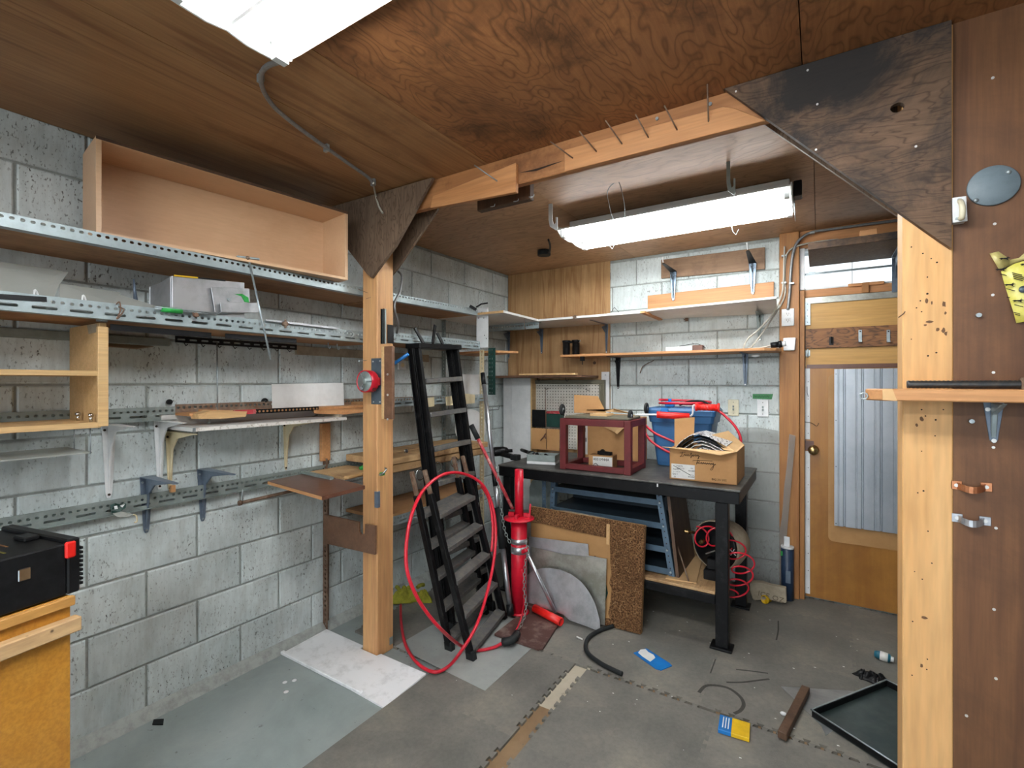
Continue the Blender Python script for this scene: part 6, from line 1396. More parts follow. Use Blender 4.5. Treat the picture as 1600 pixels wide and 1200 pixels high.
part(bb, 'open_flap', MB().prism([at(916, 641, y=3.40), at(945, 643, y=3.40), at(985, 646, y=3.36), at(960, 639, y=3.36), at(957, 640, y=3.4)], (0, 0, .004)), M_cardl)
lw = part(bb, 'shipping_label', MB().box(b0.x + .005, b0.x + .085, b0.y - .0016, b0.y - .0003, b0.z + .03, b0.z + .3), M_paper)
bars = MB(); xx = b0.x + .012
random.seed(4)
while xx < b0.x + .075:
    ww = random.choice((.001, .002, .003)); bars.box(xx, xx + ww, b0.y - .0022, b0.y - .0015, b0.z + .125, b0.z + .155); xx += ww + random.choice((.001, .002))
sub(lw, 'barcode', bars, M_ink, kind='stuff')
sub(lw, 'dark_print', MB().box(b0.x + .012, b0.x + .07, b0.y - .0022, b0.y - .0015, b0.z + .2, b0.z + .23).box(b0.x + .012, b0.x + .06, b0.y - .0022, b0.y - .0015, b0.z + .1, b0.z + .106).box(b0.x + .012, b0.x + .055, b0.y - .0022, b0.y - .0015, b0.z + .07, b0.z + .076), M_rail)
# small box with label
sbx = thing('small_box', 'small low cardboard box with white printed label inside the red stand', 'box', (-1.2, 3.15, BZ))
s0 = V((-1.315, 3.03, BZ + .001)); su = V((.165, .015, 0)); sn = su.normalized(); sv = V((-sn.y, sn.x, 0)) * .11; sh = .085
part(sbx, 'body', MB().obox(s0, su, sv, V((0, 0, sh))), M_card, bevel=.002)
part(sbx, 'label', MB().obox(s0 + su * .18 + V((0, 0, .012)) - sv.normalized() * .0012, su * .8, sv.normalized() * .001, V((0, 0, .065))), M_paper)
text(sbx, 'label_print', '4001M44A', .026, s0 + su * .2 + V((0, 0, .05)) - sv.normalized() * .0018, sn, -sv, M_ink, .0003, .95)
part(sbx, 'printed_arc', MB().tube([s0 + su * (.2 + .02 * k) - sv.normalized() * .0015 + V((0, 0, .016 + .014 * math.sin(k / 10 * math.pi))) for k in range(11)], .002, 5), M_ink)
solo('tape_dispenser', MB().bar(s0 + su * .3 + sv * .5 + V((0, 0, sh + .012)), s0 + su * .9 + sv * .3 + V((0, 0, sh + .012)), .03, .022).cyl(s0 + su * .5 + sv * .2 + V((0, 0, sh + .008)), s0 + su * .5 + sv * .5 + V((0, 0, sh + .02)), .02, 10), M_blackp, 'black tool lying on the small labelled box', 'tool', bevel=.003)
solo('big_side_box', MB().box(-1.13, -1.085, 3.38, 3.58, BZ + .001, BZ + .32), M_card, 'narrow flattened cardboard sleeve beside the large cardboard box', 'box', bevel=.001)
# socket set
ss = thing('socket_set', 'grey metal tray of sockets on a white base on the bench near its end', 'tool set', (-1.63, 3.0, BZ))
a = V((-1.742, 2.93, BZ + .001)); u_ = V((.2, .05, 0)); n_ = u_.normalized(); v_ = V((-n_.y, n_.x, 0)) * .13
part(ss, 'base', MB().obox(a, u_, v_, V((0, 0, .02))), M_white, bevel=.002)
part(ss, 'tray', MB().obox(a + V((0, 0, .02)), u_, v_ * .05, V((0, 0, .045))).obox(a + v_ * .95 + V((0, 0, .02)), u_, v_ * .05, V((0, 0, .045))).obox(a + V((0, 0, .02)), u_ * .03, v_, V((0, 0, .045))).obox(a + u_ * .97 + V((0, 0, .02)), u_ * .03, v_, V((0, 0, .045))).obox(a + V((0, 0, .02)), u_, v_, V((0, 0, .004))), M_rail, bevel=.001)
random.seed(8)
for k in range(9):
    p = a + u_ * random.uniform(.12, .85) + v_ * random.uniform(.2, .8) + V((0, 0, .035)); q = V((random.uniform(-1, 1), random.uniform(-1, 1), random.uniform(.2, .9))).normalized()
    solo('socket', MB().pipe(p, p + q * .036, .011, .007, 10), M_blackw if k % 3 else M_chrome, 'loose socket heaped in the grey tray of the tool set', 'socket', 'sockets in the grey tray')
solo('torch', MB().cyl(at(815, 703, z=BZ + .05), at(826, 707, z=BZ + .05), .013, 12).cone(at(826, 707, z=BZ + .05), at(832, 709, z=BZ + .05), .013, .019, 12), M_blackp, 'short black torch lying beside the grey socket tray', 'torch')
dr = thing('power_drill', 'black cordless drill lying at the near end of the bench', 'drill', (-1.84, 2.9, BZ))
c = at(781, 706, z=BZ + .05)
part(dr, 'motor_body', MB().lathe([(0, 0), (.03, .004), (.036, .03), (.036, .09), (.026, .12), (.014, .13), (.012, .16), (0, .16)], c + V((-.05, -.04, 0)), V((.75, .6, .05)), 14), M_blackp)
part(dr, 'handle', MB().bar(c + V((0, 0, -.012)), c + V((.13, .0, -.03)), .036, .034), M_blackp, bevel=.006)
part(dr, 'battery', MB().bar(c + V((.11, -.0, -.03)), c + V((.17, .0, -.03)), .06, .04), M_rubber, bevel=.005)
# ---- clear plastic sheet between bench and door post
fs = MB(); cols = []
tops = [(1154, 668), (1185, 668), (1215, 673), (1243, 681)]; bots = [(1150, 920), (1180, 926), (1202, 932), (1221, 938)]
for (u0, v0), (u1, v1), yt, yb in zip(tops, bots, (3.79, 3.79, 3.785, 3.71), (3.74, 3.74, 3.735, 3.715)):
    cols.append((at(u0, v0, y=yt), at(u1, v1, y=yb)))
for k in range(3):
    a0, b0_ = cols[k]; a1, b1_ = cols[k + 1]
    b0_ = V((b0_.x, b0_.y, .002)); b1_ = V((b1_.x, b1_.y, .002))
    n0 = len(fs.v); M0 = [lerp(a0, b0_, t) for t in (0, .3, .65, 1)]; M1 = [lerp(a1, b1_, t) for t in (0, .3, .65, 1)]
    fs.add(M0 + M1, [(i, i + 1, 4 + i + 1, 4 + i) for i in range(3)], True)
solo('plastic_film', fs, M_film, 'large translucent plastic sheet leaning between the bench end and door post', 'plastic sheet', solid=.0015)
# navy caulking tube, rubber wedge, yellow cap
nt = thing('navy_tube', 'navy blue cylinder with white top and tag standing beside the door post', 'tube', (-.185, 3.66, 0))
c = V((at(1230, 938, z=0).x, at(1230, 936, z=0).y, .001)); rN = .038
zT_ = at(1230, 856, y=c.y).z
part(nt, 'body', MB().cyl(c, V((c.x, c.y, zT_)), rN, 22), plain('navy plastic', '1d2f47', .4, 0, '2b3f5a', 12))
part(nt, 'lid', MB().cyl(V((c.x, c.y, zT_)), V((c.x, c.y, zT_ + .012)), rN * 1.03, 22), M_white)
part(nt, 'tag', MB().box(c.x - .02, c.x + .014, c.y - .004, c.y, zT_ + .012, zT_ + .075), M_white, bevel=.001)
part(nt, 'worn_label', MB().lathe([(rN + .0006, .06), (rN + .0006, .18)], c, (0, 0, 1), 22) if False else MB().box(c.x - .008, c.x + .02, c.y - rN - .0015, c.y - rN + .004, .12, .2), M_bluegrey)
part(nt, 'green_spot', MB().box(c.x - rN + .0, c.x - rN + .012, c.y - rN * .75, c.y - rN * .6, zT_ - .05, zT_ - .02), M_gbright)
wd = thing('rubber_wedge', 'curved dusty beige rubber piece with raised letters lying at the back wall', 'rubber piece', at(1200, 925, z=0))
W_ = [(1171, 906), (1176, 904), (1191, 905), (1203, 909), (1228, 914), (1229, 936), (1223, 937), (1200, 931), (1180, 933), (1176, 931), (1172, 918)]
wy = 3.56
wq = [at(u, v, y=wy) for u, v in W_]
zmin = min(p.z for p in wq)
part(wd, 'body', MB().prism([p - V((0, 0, zmin - .001)) for p in wq], (0, .045, 0)), M_pale_dusty, bevel=.004)
text(wd, 'raised_letters', 'ICE OZ', .045, at(1184, 924, y=wy) + V((0, -.001, -zmin)), (1, 0, -.1), (0, -1, 0), plain('dull letter', '6e6250', .8), .002, 1.05)
yc = at(1196, 938, z=.022)
solo('yellow_plug', MB().lathe([(.0, .0), (.018, 0), (.022, .004), (.022, .03), (.027, .034), (.027, .05), (.022, .05), (.02, .035), (0, .035)], at(1202, 935, z=.024), at(1190, 938, z=.026) - at(1202, 935, z=.024), 16), M_yellow, 'yellow plastic cap lying on the floor before the beige rubber piece', 'cap')
# ================================================================ BACK WALL, CEILING FITTINGS, PARTITION ITEMS
def bracket_b(label, x, ztop, h, arm, mat, w=.04, y=WY - .003, arm_mat=None, tip=0, thick=.003, dx=0):
    """stamped bracket on the back wall: leg on the wall, arm towards the viewer (dx: sideways run of the arm)"""
    b = thing('shelf_bracket', label, 'bracket', (x, y, ztop - h))
    part(b, 'leg', MB().prism([(x - w / 2, y, ztop), (x + w / 2, y, ztop), (x + w * .22, y, ztop - h * .95), (x + w * .1, y, ztop - h), (x - w * .1, y, ztop - h), (x - w * .22, y, ztop - h * .95)], (0, -thick, 0)), mat, bevel=.001)
    part(b, 'arm', MB().prism([(x - w / 2, y, ztop), (x + w / 2, y, ztop), (x + dx + w * .22, y - arm * .96, ztop + tip), (x + dx, y - arm, ztop + tip), (x + dx - w * .22, y - arm * .96, ztop + tip)], (0, 0, -thick)), arm_mat or mat, bevel=.001)
    part(b, 'rib', MB().prism([(x - .004, y - thick, ztop - thick), (x - .004, y - thick, ztop - h * .92), (x - .004, y - .022, ztop - h * .3), (x - .004, y - arm * .3, ztop - .03)], (.008, 0, 0)), mat, bevel=.0015)
    for zz in (ztop - h * .955, ztop - .03):
        part(b, 'screw', MB().cyl((x, y - thick, zz), (x, y - thick - .003, zz), .005, 8), M_screw)
    return b
# corner shelves
zs = 1.932
cs1 = thing('corner_shelf', 'white edged melamine shelf along the long wall at the far corner', 'shelf', (-2.15, 3.0, zs))
part(cs1, 'board', MB().prism([(WX + .002, 2.80, zs), (-1.852, 2.80, zs), (-1.878, 3.335, zs), (WX + .002, 3.335, zs)], (0, 0, .016)), M_whitem)
part(cs1, 'white_edge', MB().prism([(-1.852, 2.80, zs), (-1.8515, 2.80, zs), (-1.876, 3.335, zs), (-1.878, 3.335, zs)], (0, 0, .016)), M_whitem)
part(cs1, 'raw_end', MB().box(WX + .01, -1.853, 2.797, 2.7999, zs, zs + .016), M_shelfp, 'raw wood end')
cs2 = thing('corner_shelf', 'white edged melamine shelf across the corner plywood on the back wall', 'shelf', (-1.7, 3.56, zs))
part(cs2, 'board', MB().box(WX + .002, -1.06, 3.337, WY - .017, zs, zs + .016), M_whitem)
part(cs2, 'raw_end', MB().prism([(-1.0595, 3.337, zs), (-1.0595, WY - .0175, zs), (-1.03, WY - .0175, zs), (-1.03, 3.337, zs)], (0, 0, .016)), M_pinex, 'raw wood end')
for (u, v, lb_) in [(820, 497, 'thin wire hook hanging from the corner shelf near the ladder'), (889, 495, 'small dark clip on the corner shelf front edge'), ]:
    c = at(u, v, z=zs); c.y = c.y if u < 850 else 3.334; solo('wire_hook', MB().tube([c + V((0, 0, .02)), c + V((0, -.006, .0)), c + V((0, -.004, -.07)), c + V((.008, -.004, -.09)), c + V((.01, -.004, -.07))], .0018, 6, sub=3) if u < 850 else MB().bar(c + V((-.012, .0, .008)), c + V((.012, .0, .014)), .02, .018), M_rust, lb_, 'hook')
sa = at(857, 504, y=3.33); sa0 = at(770, 512, x=-2.3)
sl2 = thing('slotted_rail', 'short grey slotted steel angle under the corner shelf', 'steel rail', (-2.1, 3.3, 1.89))
part(sl2, 'web', MB().perf((-2.44, 3.36, zs - .052), V((1, .0, 0)), (0, 0, 1), .555, .05, [(.03, .0235, .006, .005)]), M_zinc, solid=.0022)
part(sl2, 'flange', MB().box(-2.44, -1.885, 3.36, 3.40, zs - .004, zs - .001), M_zinc)
bracket_b('grey bracket under the corner shelf on the corner plywood', at(846, 540, y=3.80).x, zs - .006, .22, .3, M_bluegrey, .04, WY - .017)
bracket_b('grey bracket at the plywood edge under the corner shelf', at(951, 520, y=3.80).x - .02, zs - .003, .24, .35, M_bluegrey, .03, WY - .017)
bracket_b('dark grey bracket in the very corner under the shelf', at(795, 540, y=3.80).x, zs - .006, .26, .3, M_bluegrey, .03, WY - .017)
# small pine board end projecting at ladder side
solo('shelf_board', MB().prism([at(765, 546, z=1.70), at(829, 552, z=1.70), at(829, 557, z=1.685), at(770, 552, z=1.66)], (-.12, .05, 0)) if False else MB().prism([V((WX + .02, 2.95, 1.668)), V((-2.02, 2.93, 1.668)), V((-1.93, 3.12, 1.668)), V((WX + .02, 3.3, 1.668))], (0, 0, .016)), M_pinex, 'tan board on the long wall beyond the green rail at second shelf height', 'board', bevel=.001)
# white long shelf right of it
wsf = thing('white_shelf', 'long white melamine shelf on the back wall under the leaning fir board', 'shelf', (-.78, 3.6, 1.93))
part(wsf, 'board', MB().hexa([(-1.335, 3.42, 1.949), (-.225, 3.42, 1.968), (-.245, WY - .001, 1.926), (-1.335, WY - .001, 1.949), (-1.335, 3.42, 1.963), (-.225, 3.42, 1.982), (-.245, WY - .001, 1.940), (-1.335, WY - .001, 1.963)]), M_whitem)
solo('paper_clip', MB().tube([at(955, 488, y=3.41), at(960, 480, y=3.42), at(967, 488, y=3.41)], .002, 6), M_black, 'black wire bit at the end of the white shelf', 'wire')
bracket_b('dark grey bracket under the white shelf near the outlet', at(1187, 490, y=3.8).x, 1.925, .185, .2, M_rail, .05)
solo('leaning_board', MB().prism([at(1012, 462, y=3.79), at(1012, 490, y=3.79), at(1209, 468, y=3.79), at(1209, 440, y=3.79)], (0, .018, 0)), M_pinex, 'orange fir board standing on the white shelf against the wall', 'board', bevel=.001)
solo('wall_board', MB().prism([at(1033, 406, y=3.795), at(1033, 435, y=3.795), at(1195, 420, y=3.795), at(1195, 386, y=3.795)], (0, .02, 0)), wood('grey brown board', '7e5f43', '957556', '5f4632', 'x', .7), 'weathered brown board fixed high on the back wall behind chrome brackets', 'board', bevel=.001)
for u, lb_, uu in ((1052, 'chrome bracket with black arm on the weathered board, farther from the door', 1036), (1176, 'chrome bracket with black arm on the weathered board, nearer the door', 1168)):
    xb = at(u, 440, y=3.785).x; zt_ = at(u, 424 if u < 1100 else 411, y=3.785).z; zb_ = at(u, 470 if u < 1100 else 460, y=3.785).z
    tip_ = at(uu, 411 if u < 1100 else 391, y=3.52)
    bracket_b(lb_, xb, zt_, zt_ - zb_, .265, M_dkchrome, .05, 3.785, M_black, tip_.z - zt_, .004, tip_.x - xb)
    hk2 = at(uu - 1, 402 if u < 1100 else 380, y=3.52)
    solo('white_hook', MB().tube([hk2, tip_ + V((0, 0, .004))], .0035, 7).tube([hk2 + V((-.006, 0, 0)), hk2 + V((.004, 0, 0))], .003, 6), M_white, 'white plastic pin at the tip of the ' + ('chrome bracket nearer the door' if u > 1100 else 'chrome bracket farther from the door'), 'pin')
# orange shelf
oz = 1.652
osf = thing('pine_shelf', 'long orange pine shelf on the back wall with rounded end by the outlet', 'shelf', (-1.0, 3.65, oz))
R = [(-1.765, 3.50), (-.40, 3.50), (-.30, 3.515), (-.235, 3.56), (-.21, 3.63), (-.23, WY - .001), (-1.46, WY - .001), (-1.46, WY - .018), (-1.765, WY - .018)]
part(osf, 'board', MB().prism([(x, y, oz) for x, y in R], (0, 0, .018)), M_pinex, bevel=.002)
bracket_b('black bracket under the orange pine shelf above the white strip', -1.395, oz - .001, .255, .25, M_black, .045)
bracket_b('blue grey bracket under the orange pine shelf above the switches', at(1164, 570, y=3.8).x, oz - .001, .23, .25, M_bluegrey, .04)
# twin black cups
tcp = thing('twin_cup_holder', 'black twin cup holder standing on the orange shelf end', 'holder', at(892, 555, y=3.6))
for u in (885, 900):
    c = at(u, 553, y=3.6); c.z = oz + .019
    part(tcp, 'cup', MB().lathe([(0, 0), (.026, 0), (.03, .01), (.03, .105), (.035, .108), (.035, .122), (.026, .122), (.024, .11), (0, .108)], c, (0, 0, 1), 16), M_blackp)
c = at(892, 553, y=3.6); part(tcp, 'link', MB().box(c.x - .03, c.x + .03, 3.585, 3.615, oz + .118, oz + .134), M_blackp, bevel=.002)
part(tcp, 'clip', MB().tube([at(900, 531, y=3.59), at(907, 532, y=3.57), at(904, 536, y=3.57)], .003, 6), M_chrome)
for (u, v, lb_) in [(910, 560, 'dark screw clamp under the orange shelf below the twin cups')]:
    c = at(u, v, y=3.52); solo('screw_clamp', MB().box(c.x - .016, c.x + .016, c.y - .012, c.y + .012, c.z - .02, c.z + .016).cyl(c + V((0, 0, -.02)), c + V((0, 0, -.05)), .004, 7), M_blackw, lb_, 'clamp', bevel=.002)
wbx = thing('white_carton', 'small white carton with brown end lying on the orange shelf', 'carton', at(1065, 548, y=3.65))
a, b = at(1040, 546, y=3.64), at(1093, 546, y=3.64)
part(wbx, 'carton', MB().box(a.x, b.x - .05, 3.64, 3.72, oz + .019, oz + .058), M_white, bevel=.003)
part(wbx, 'brown_end', MB().box(b.x - .05, b.x + .02, 3.645, 3.715, oz + .019, oz + .064), M_brownlam, bevel=.003)
part(wbx, 'cord', MB().tube([(a.x + .1, 3.64, oz + .06), (a.x + .2, 3.66, oz + .075), (b.x, 3.66, oz + .066), (b.x + .04, 3.65, oz + .04)], .002, 5, sub=3), M_black)
plg = thing('black_plug', 'black plug with beige cable lying on the rounded end of the orange shelf', 'plug', at(1212, 545, y=3.6))
c = at(1211, 541, y=3.62); c.z = oz + .04
part(plg, 'body', MB().cyl(c + V((-.025, 0, -.002)), c + V((.022, 0, .004)), .02, 12).cyl(c + V((.02, 0, .004)), c + V((.04, 0, .006)), .024, 12), M_blackp)
part(plg, 'white_collar', MB().cyl(c + V((.04, 0, .006)), c + V((.062, 0, .008)), .018, 10), M_white)
part(plg, 'cord', MB().tube([c + V((-.025, 0, -.002)), c + V((-.09, .01, -.014)), c + V((-.16, .03, -.014))], .006, 7, sub=4), M_cable)
solo('paper_cup_lid', MB().ball(at(1181, 556, y=3.62), .02, 10, (1.4, 1, .45)), M_white, 'pale bulb lens under the rounded end of the orange shelf', 'lens')
# door post electrics
od = thing('outlet_plate', 'white double outlet plate on the orange door post', 'outlet', at(1231, 510, y=3.735))
c = at(1231, 496, y=3.734)
part(od, 'plate', MB().box(c.x - .037, c.x + .037, 3.727, 3.7345, c.z - .058, c.z + .058), M_white, bevel=.003)
for dz in (.022, -.022):
    f_ = part(od, 'socket_face', MB().box(c.x - .017, c.x + .017, 3.7255, 3.727, c.z + dz - .014, c.z + dz + .014), M_whitem, bevel=.001)
    sub(f_, 'slot', MB().box(c.x - .008, c.x - .0055, 3.7248, 3.7256, c.z + dz - .003, c.z + dz + .009).box(c.x + .0055, c.x + .008, 3.7248, 3.7256, c.z + dz - .003, c.z + dz + .008).cyl((c.x, 3.7256, c.z + dz - .008), (c.x, 3.7248, c.z + dz - .008), .003, 8), M_hole)
c = at(1234, 538, y=3.734)
wbq = thing('white_box', 'small white sensor box on the orange door post below the outlet', 'sensor', (c.x, 3.73, c.z - .04))
part(wbq, 'body', MB().prism([(c.x - .035, 3.734, c.z - .043), (c.x + .03, 3.734, c.z - .043), (c.x + .036, 3.734, c.z + .042), (c.x - .037, 3.734, c.z + .042)], (0, -.035, 0)), M_white, bevel=.004)
# conduits
solo('flex_conduit', MB().tube([at(1405, 344, y=3.73), at(1350, 351, y=3.73), at(1300, 358, y=3.73), at(1268, 363, y=3.725), at(1249, 375, y=3.722), at(1240, 392, y=3.722), at(1236, 420, y=3.722), at(1234, 455, y=3.722), at(1231, 484, y=3.722)], .009, 9, sub=6), M_conduit, 'grey flexible conduit running over the door header down to the outlet', 'conduit')
solo('armoured_cable', MB().tube([at(1310, 374, y=3.74), at(1275, 378, y=3.735), at(1247, 384, y=3.725), at(1232, 393, y=3.722), at(1227, 410, y=3.722), at(1226, 440, y=3.722), at(1227, 455, y=3.722), at(1222, 473, y=3.72), at(1205, 500, y=3.68), at(1190, 522, y=3.66), at(1172, 545, y=3.64)], .0055, 8, sub=6), M_cable, 'beige cable curving from the door post to the orange shelf, upper bend by the header', 'cable')
solo('armoured_cable', MB().tube([at(1226, 385, y=3.714), at(1225, 410, y=3.708), at(1224, 440, y=3.708), at(1221, 462, y=3.704), at(1208, 490, y=3.63), at(1185, 515, y=3.63), at(1168, 530, y=3.63), at(1161, 545, y=3.60)], .0055, 8, sub=6), M_cable, 'beige cable from the hole in the door post dropping to the orange shelf', 'cable')
for u, v in ((1222, 400), (1222, 442), (1234, 443), (1266, 364), (1296, 376)):
    c = at(u + 3, v, y=3.72); solo('cable_strap', MB().box(c.x - .014, c.x + .014, c.y - .013, 3.7345, c.z - .005, c.z + .005), M_galv, {(1222, 400): 'small metal strap high on the cable by the post hole', (1222, 442): 'small metal strap holding the two beige cables on the door post', (1234, 443): 'small metal strap holding the conduit on the door post', (1266, 364): 'small metal strap holding the conduit at its bend', (1296, 376): 'small metal strap holding the upper beige cable on the header'}[(u, v)], 'strap')
# switches and tape on the block wall
for u, v, m_, lb_ in ((1146, 637, M_creamp, 'cream double switch plate on the white block wall'), (1192, 638, M_white, 'white double switch plate on the block wall under the green tape')):
    c = at(u, v, y=WY - .002); sw = thing('switch_plate', lb_, 'switch', (c.x, c.y, c.z - .06))
    part(sw, 'plate', MB().box(c.x - .036, c.x + .036, c.y - .007, c.y, c.z - .059, c.z + .059), m_, bevel=.002)
    for dz in (.04, -.04): part(sw, 'screw', MB().cyl((c.x, c.y - .007, c.z + dz), (c.x, c.y - .0085, c.z + dz), .003, 7), M_hole)
    part(sw, 'toggle', MB().box(c.x - .005, c.x + .005, c.y - .018, c.y - .007, c.z + .003, c.z + .016).box(c.x - .005, c.x + .005, c.y - .018, c.y - .007, c.z - .018, c.z - .005), M_rail, bevel=.001)
tpe = thing('green_tape', 'strip of green masking tape with marker writing above the white switch', 'tape', at(1192, 620, y=WY))
part(tpe, 'strip', MB().prism([at(1176, 615.5, y=WY - .002), at(1208, 615.5, y=WY - .002), at(1206, 624, y=WY - .002), at(1176, 623, y=WY - .002)], (0, .001, 0)), M_gtape)
part(tpe, 'handwriting', MB().tube([at(1179 + k * 2, 619.5 + (1.2 if k % 2 else -1.2), y=WY - .003) for k in range(12)], .0012, 5), M_ink)
# white cabinet with doors in the corner
wc_ = thing('white_cabinet', 'tall white two-door cabinet with oak edge standing at the far bench corner', 'cabinet', (-2.24, 3.65, .84))
xr = at(829, 600, y=3.70).x; xm_ = at(799, 600, y=3.70).x
part(wc_, 'body', MB().box(WX + .02, xr, 3.718, WY - .02, .305, 1.487), M_whitem)
part(wc_, 'door', MB().box(WX + .02, xm_ - .001, 3.70, 3.717, .306, 1.486), M_white, bevel=.001)
part(wc_, 'door', MB().box(xm_ + .001, xr - .001, 3.70, 3.717, .306, 1.486), M_white, bevel=.001)
part(wc_, 'oak_edge', MB().box(xr, xr + .014, 3.70, 3.79, .305, 1.487), M_oak, bevel=.001)
solo('cabinet_plinth', MB().box(WX + .03, xr, 3.73, WY - .03, 0, .303), M_dkwood, 'dark wood base below the white corner cabinet', 'base', bevel=.002)
ms = thing('corner_board', 'tan board lying on top of the white corner cabinet reaching along the wall', 'board', (-1.9, 3.6, 1.49))
part(ms, 'board', MB().box(WX + .01, -1.56, 3.46, WY - .018, 1.488, 1.506), M_brown, bevel=.001)
part(ms, 'front_lath', MB().prism([(-2.12, 3.44, 1.507), (-1.60, 3.44, 1.507), (-1.60, 3.48, 1.507), (-2.12, 3.48, 1.507)], (0, 0, .014)), M_shelfp, bevel=.001)
for u in (840, 884): 
    c = at(u, 590, y=3.6); solo('cup_hook', MB().tube([c + V((0, 0, .04)), c + V((0, 0, -.015)), c + V((.014, 0, -.03)), c + V((.024, 0, -.015))], .0028, 6, sub=3), M_black, 'small black hook under the tan corner board, ' + ('nearer the white cabinet' if u < 850 else 'nearer the white strip'), 'hook')
# pegboard with frame
pgx0, pgx1, pgz0, pgz1 = xr + .016, -1.535, .875, 1.435
pg = thing('pegboard', 'white pegboard in an olive frame behind the workbench', 'pegboard', ((pgx0 + pgx1) / 2, 3.77, pgz0))
part(pg, 'board', MB().perf((pgx0, 3.768, pgz0), (1, 0, 0), (0, 0, 1), pgx1 - pgx0, pgz1 - pgz0, [(.0125 + .0254 * k, .0254, .0046, .0046) for k in range(22)]), plain('pegboard white', 'cfccc2', .6, 0, 'bfbbae', 8), solid=.004)
part(pg, 'shade_sheet', MB().box(pgx0, pgx1, 3.785, 3.80, pgz0, pgz1), M_holeshade)  # dark sheet painted as the shade behind the peg holes
part(pg, 'frame_top', MB().box(pgx0, pgx1 + .045, 3.75, 3.80, pgz1, pgz1 + .034), M_trim, bevel=.002)
part(pg, 'frame_side', MB().box(pgx1, pgx1 + .022, 3.752, 3.80, pgz0, pgz1), M_trim, bevel=.002)
part(pg, 'frame_side', MB().box(pgx1 + .024, pgx1 + .045, 3.75, 3.80, pgz0, pgz1), M_trim, bevel=.002)
ws2 = thing('white_strip', 'white metal strip screwed upright at the plywood edge beside the pegboard', 'strip', (at(946, 640, y=3.78).x, 3.79, 1.0))
a = at(940, 581, y=3.79); b = at(952, 670, y=3.79)
part(ws2, 'strip', MB().box(a.x, b.x, 3.785, 3.80, b.z, a.z), M_white, bevel=.002)
for v in (586, 614): c = at(946, v, y=3.785); part(ws2, 'screw', MB().cyl(c, c + V((0, -.002, 0)), .005, 8), M_galv)
# bins and cardboard in front of the pegboard
a = at(831, 640, y=3.68); b = at(852, 668, y=3.68)
solo('black_square_sheet', MB().box(a.x, b.x, 3.68, 3.70, b.z, a.z), M_blackp, 'black square panel hung before the pegboard beside the white doors', 'panel', bevel=.002)
a = at(853.5, 646, y=3.66); b = at(875, 668, y=3.66)
gb_ = thing('green_bin', 'dark green bin with a red rim hung before the pegboard', 'bin', (a.x, 3.68, b.z))
part(gb_, 'bin', MB().box(a.x, b.x, 3.66, 3.74, b.z, a.z), M_green, bevel=.003)
part(gb_, 'red_rim', MB().prism([V((a.x, 3.655, a.z)), V((b.x, 3.655, a.z)), V((b.x - .01, 3.655, a.z + .022)), V((a.x + .006, 3.655, a.z + .02))], (0, .085, 0)), M_redw, bevel=.002)
a = at(831, 668.5, y=3.62); b = at(874, 706, y=3.62)
solo('cardboard_sheet', MB().box(a.x, b.x, 3.62, 3.626, BZ + .001, a.z), M_card, 'brown cardboard sheet standing on the bench below the black and green panels', 'cardboard')
solo('hanging_string', MB().tube([at(861, 607, y=3.73), at(852, 608, y=3.72), at(852.5, 640, y=3.6), at(853, 668, y=3.6), at(854, 702, y=3.6)], .0025, 6), M_brown, 'thin brown cord hanging from a pegboard hook', 'cord')
c = at(851, 683, y=3.6)
solo('cord_clip', MB().tube([c + V((-.04, 0, -.03)), c + V((-.01, -.004, 0)), c + V((.01, -.004, .03)), c + V((0, -.004, .01)), c + V((.015, -.004, -.012))], .005, 7, sub=3), M_brownlam, 'brown wire clip on the hanging cord before the cardboard', 'clip')
for (u, v) in ((917, 608), (853, 606)):
    c = at(u, v, y=3.762); solo('peg_hook', MB().tube([c, c + V((0, -.03, 0)), c + V((.03, -.04, -.014)), c + V((.04, -.03, -.004))], .0022, 6), M_black, 'black peg hook on the white pegboard, ' + ('nearer its frame' if u > 900 else 'holding the brown cord'), 'hook')
c = at(885, 672, y=3.70); solo('clear_fitting', MB().cyl(c + V((0, 0, -.05)), c + V((0, 0, .05)), .016, 10).ball(c + V((0, 0, .05)), .022, 8), M_acryl, 'pale clear plastic fitting hung on the pegboard behind the red stand', 'fitting')
# fixings in the far wall
for (u, v, lb_) in [(1073, 495, 'rusty wall plug in the block joint above the orange shelf'), (1073, 566, 'dark bent wire on the block wall under the orange shelf'), (929, 567, 'dark round hole plug in the corner plywood'), (952, 432, 'bent iron in the block joint high beside the corner plywood')]:
    c = at(u, v, y=WY - .001)
    if u == 1073 and v == 566: m = MB().tube([at(1000, 583, y=WY - .02), at(1005, 572, y=WY - .03), at(1022, 563, y=WY - .01)], .003, 6, sub=4)
    elif u == 929: m = MB().lathe([(.014, 0), (.014, .004), (.010, .004), (0, .002)], at(u, v, y=WY - .017), (0, -1, 0), 12)
    else: m = MB().bar(c + V((0, -.004, -.035)), c + V((0, -.004, .03)), .022, .008, (0, 1, 0)).bar(c + V((-.02, -.006, -.02)), c + V((.01, -.006, -.02)), .008, .008)
    solo('wall_fixing', m, M_rust, lb_, 'fixing', bevel=0)
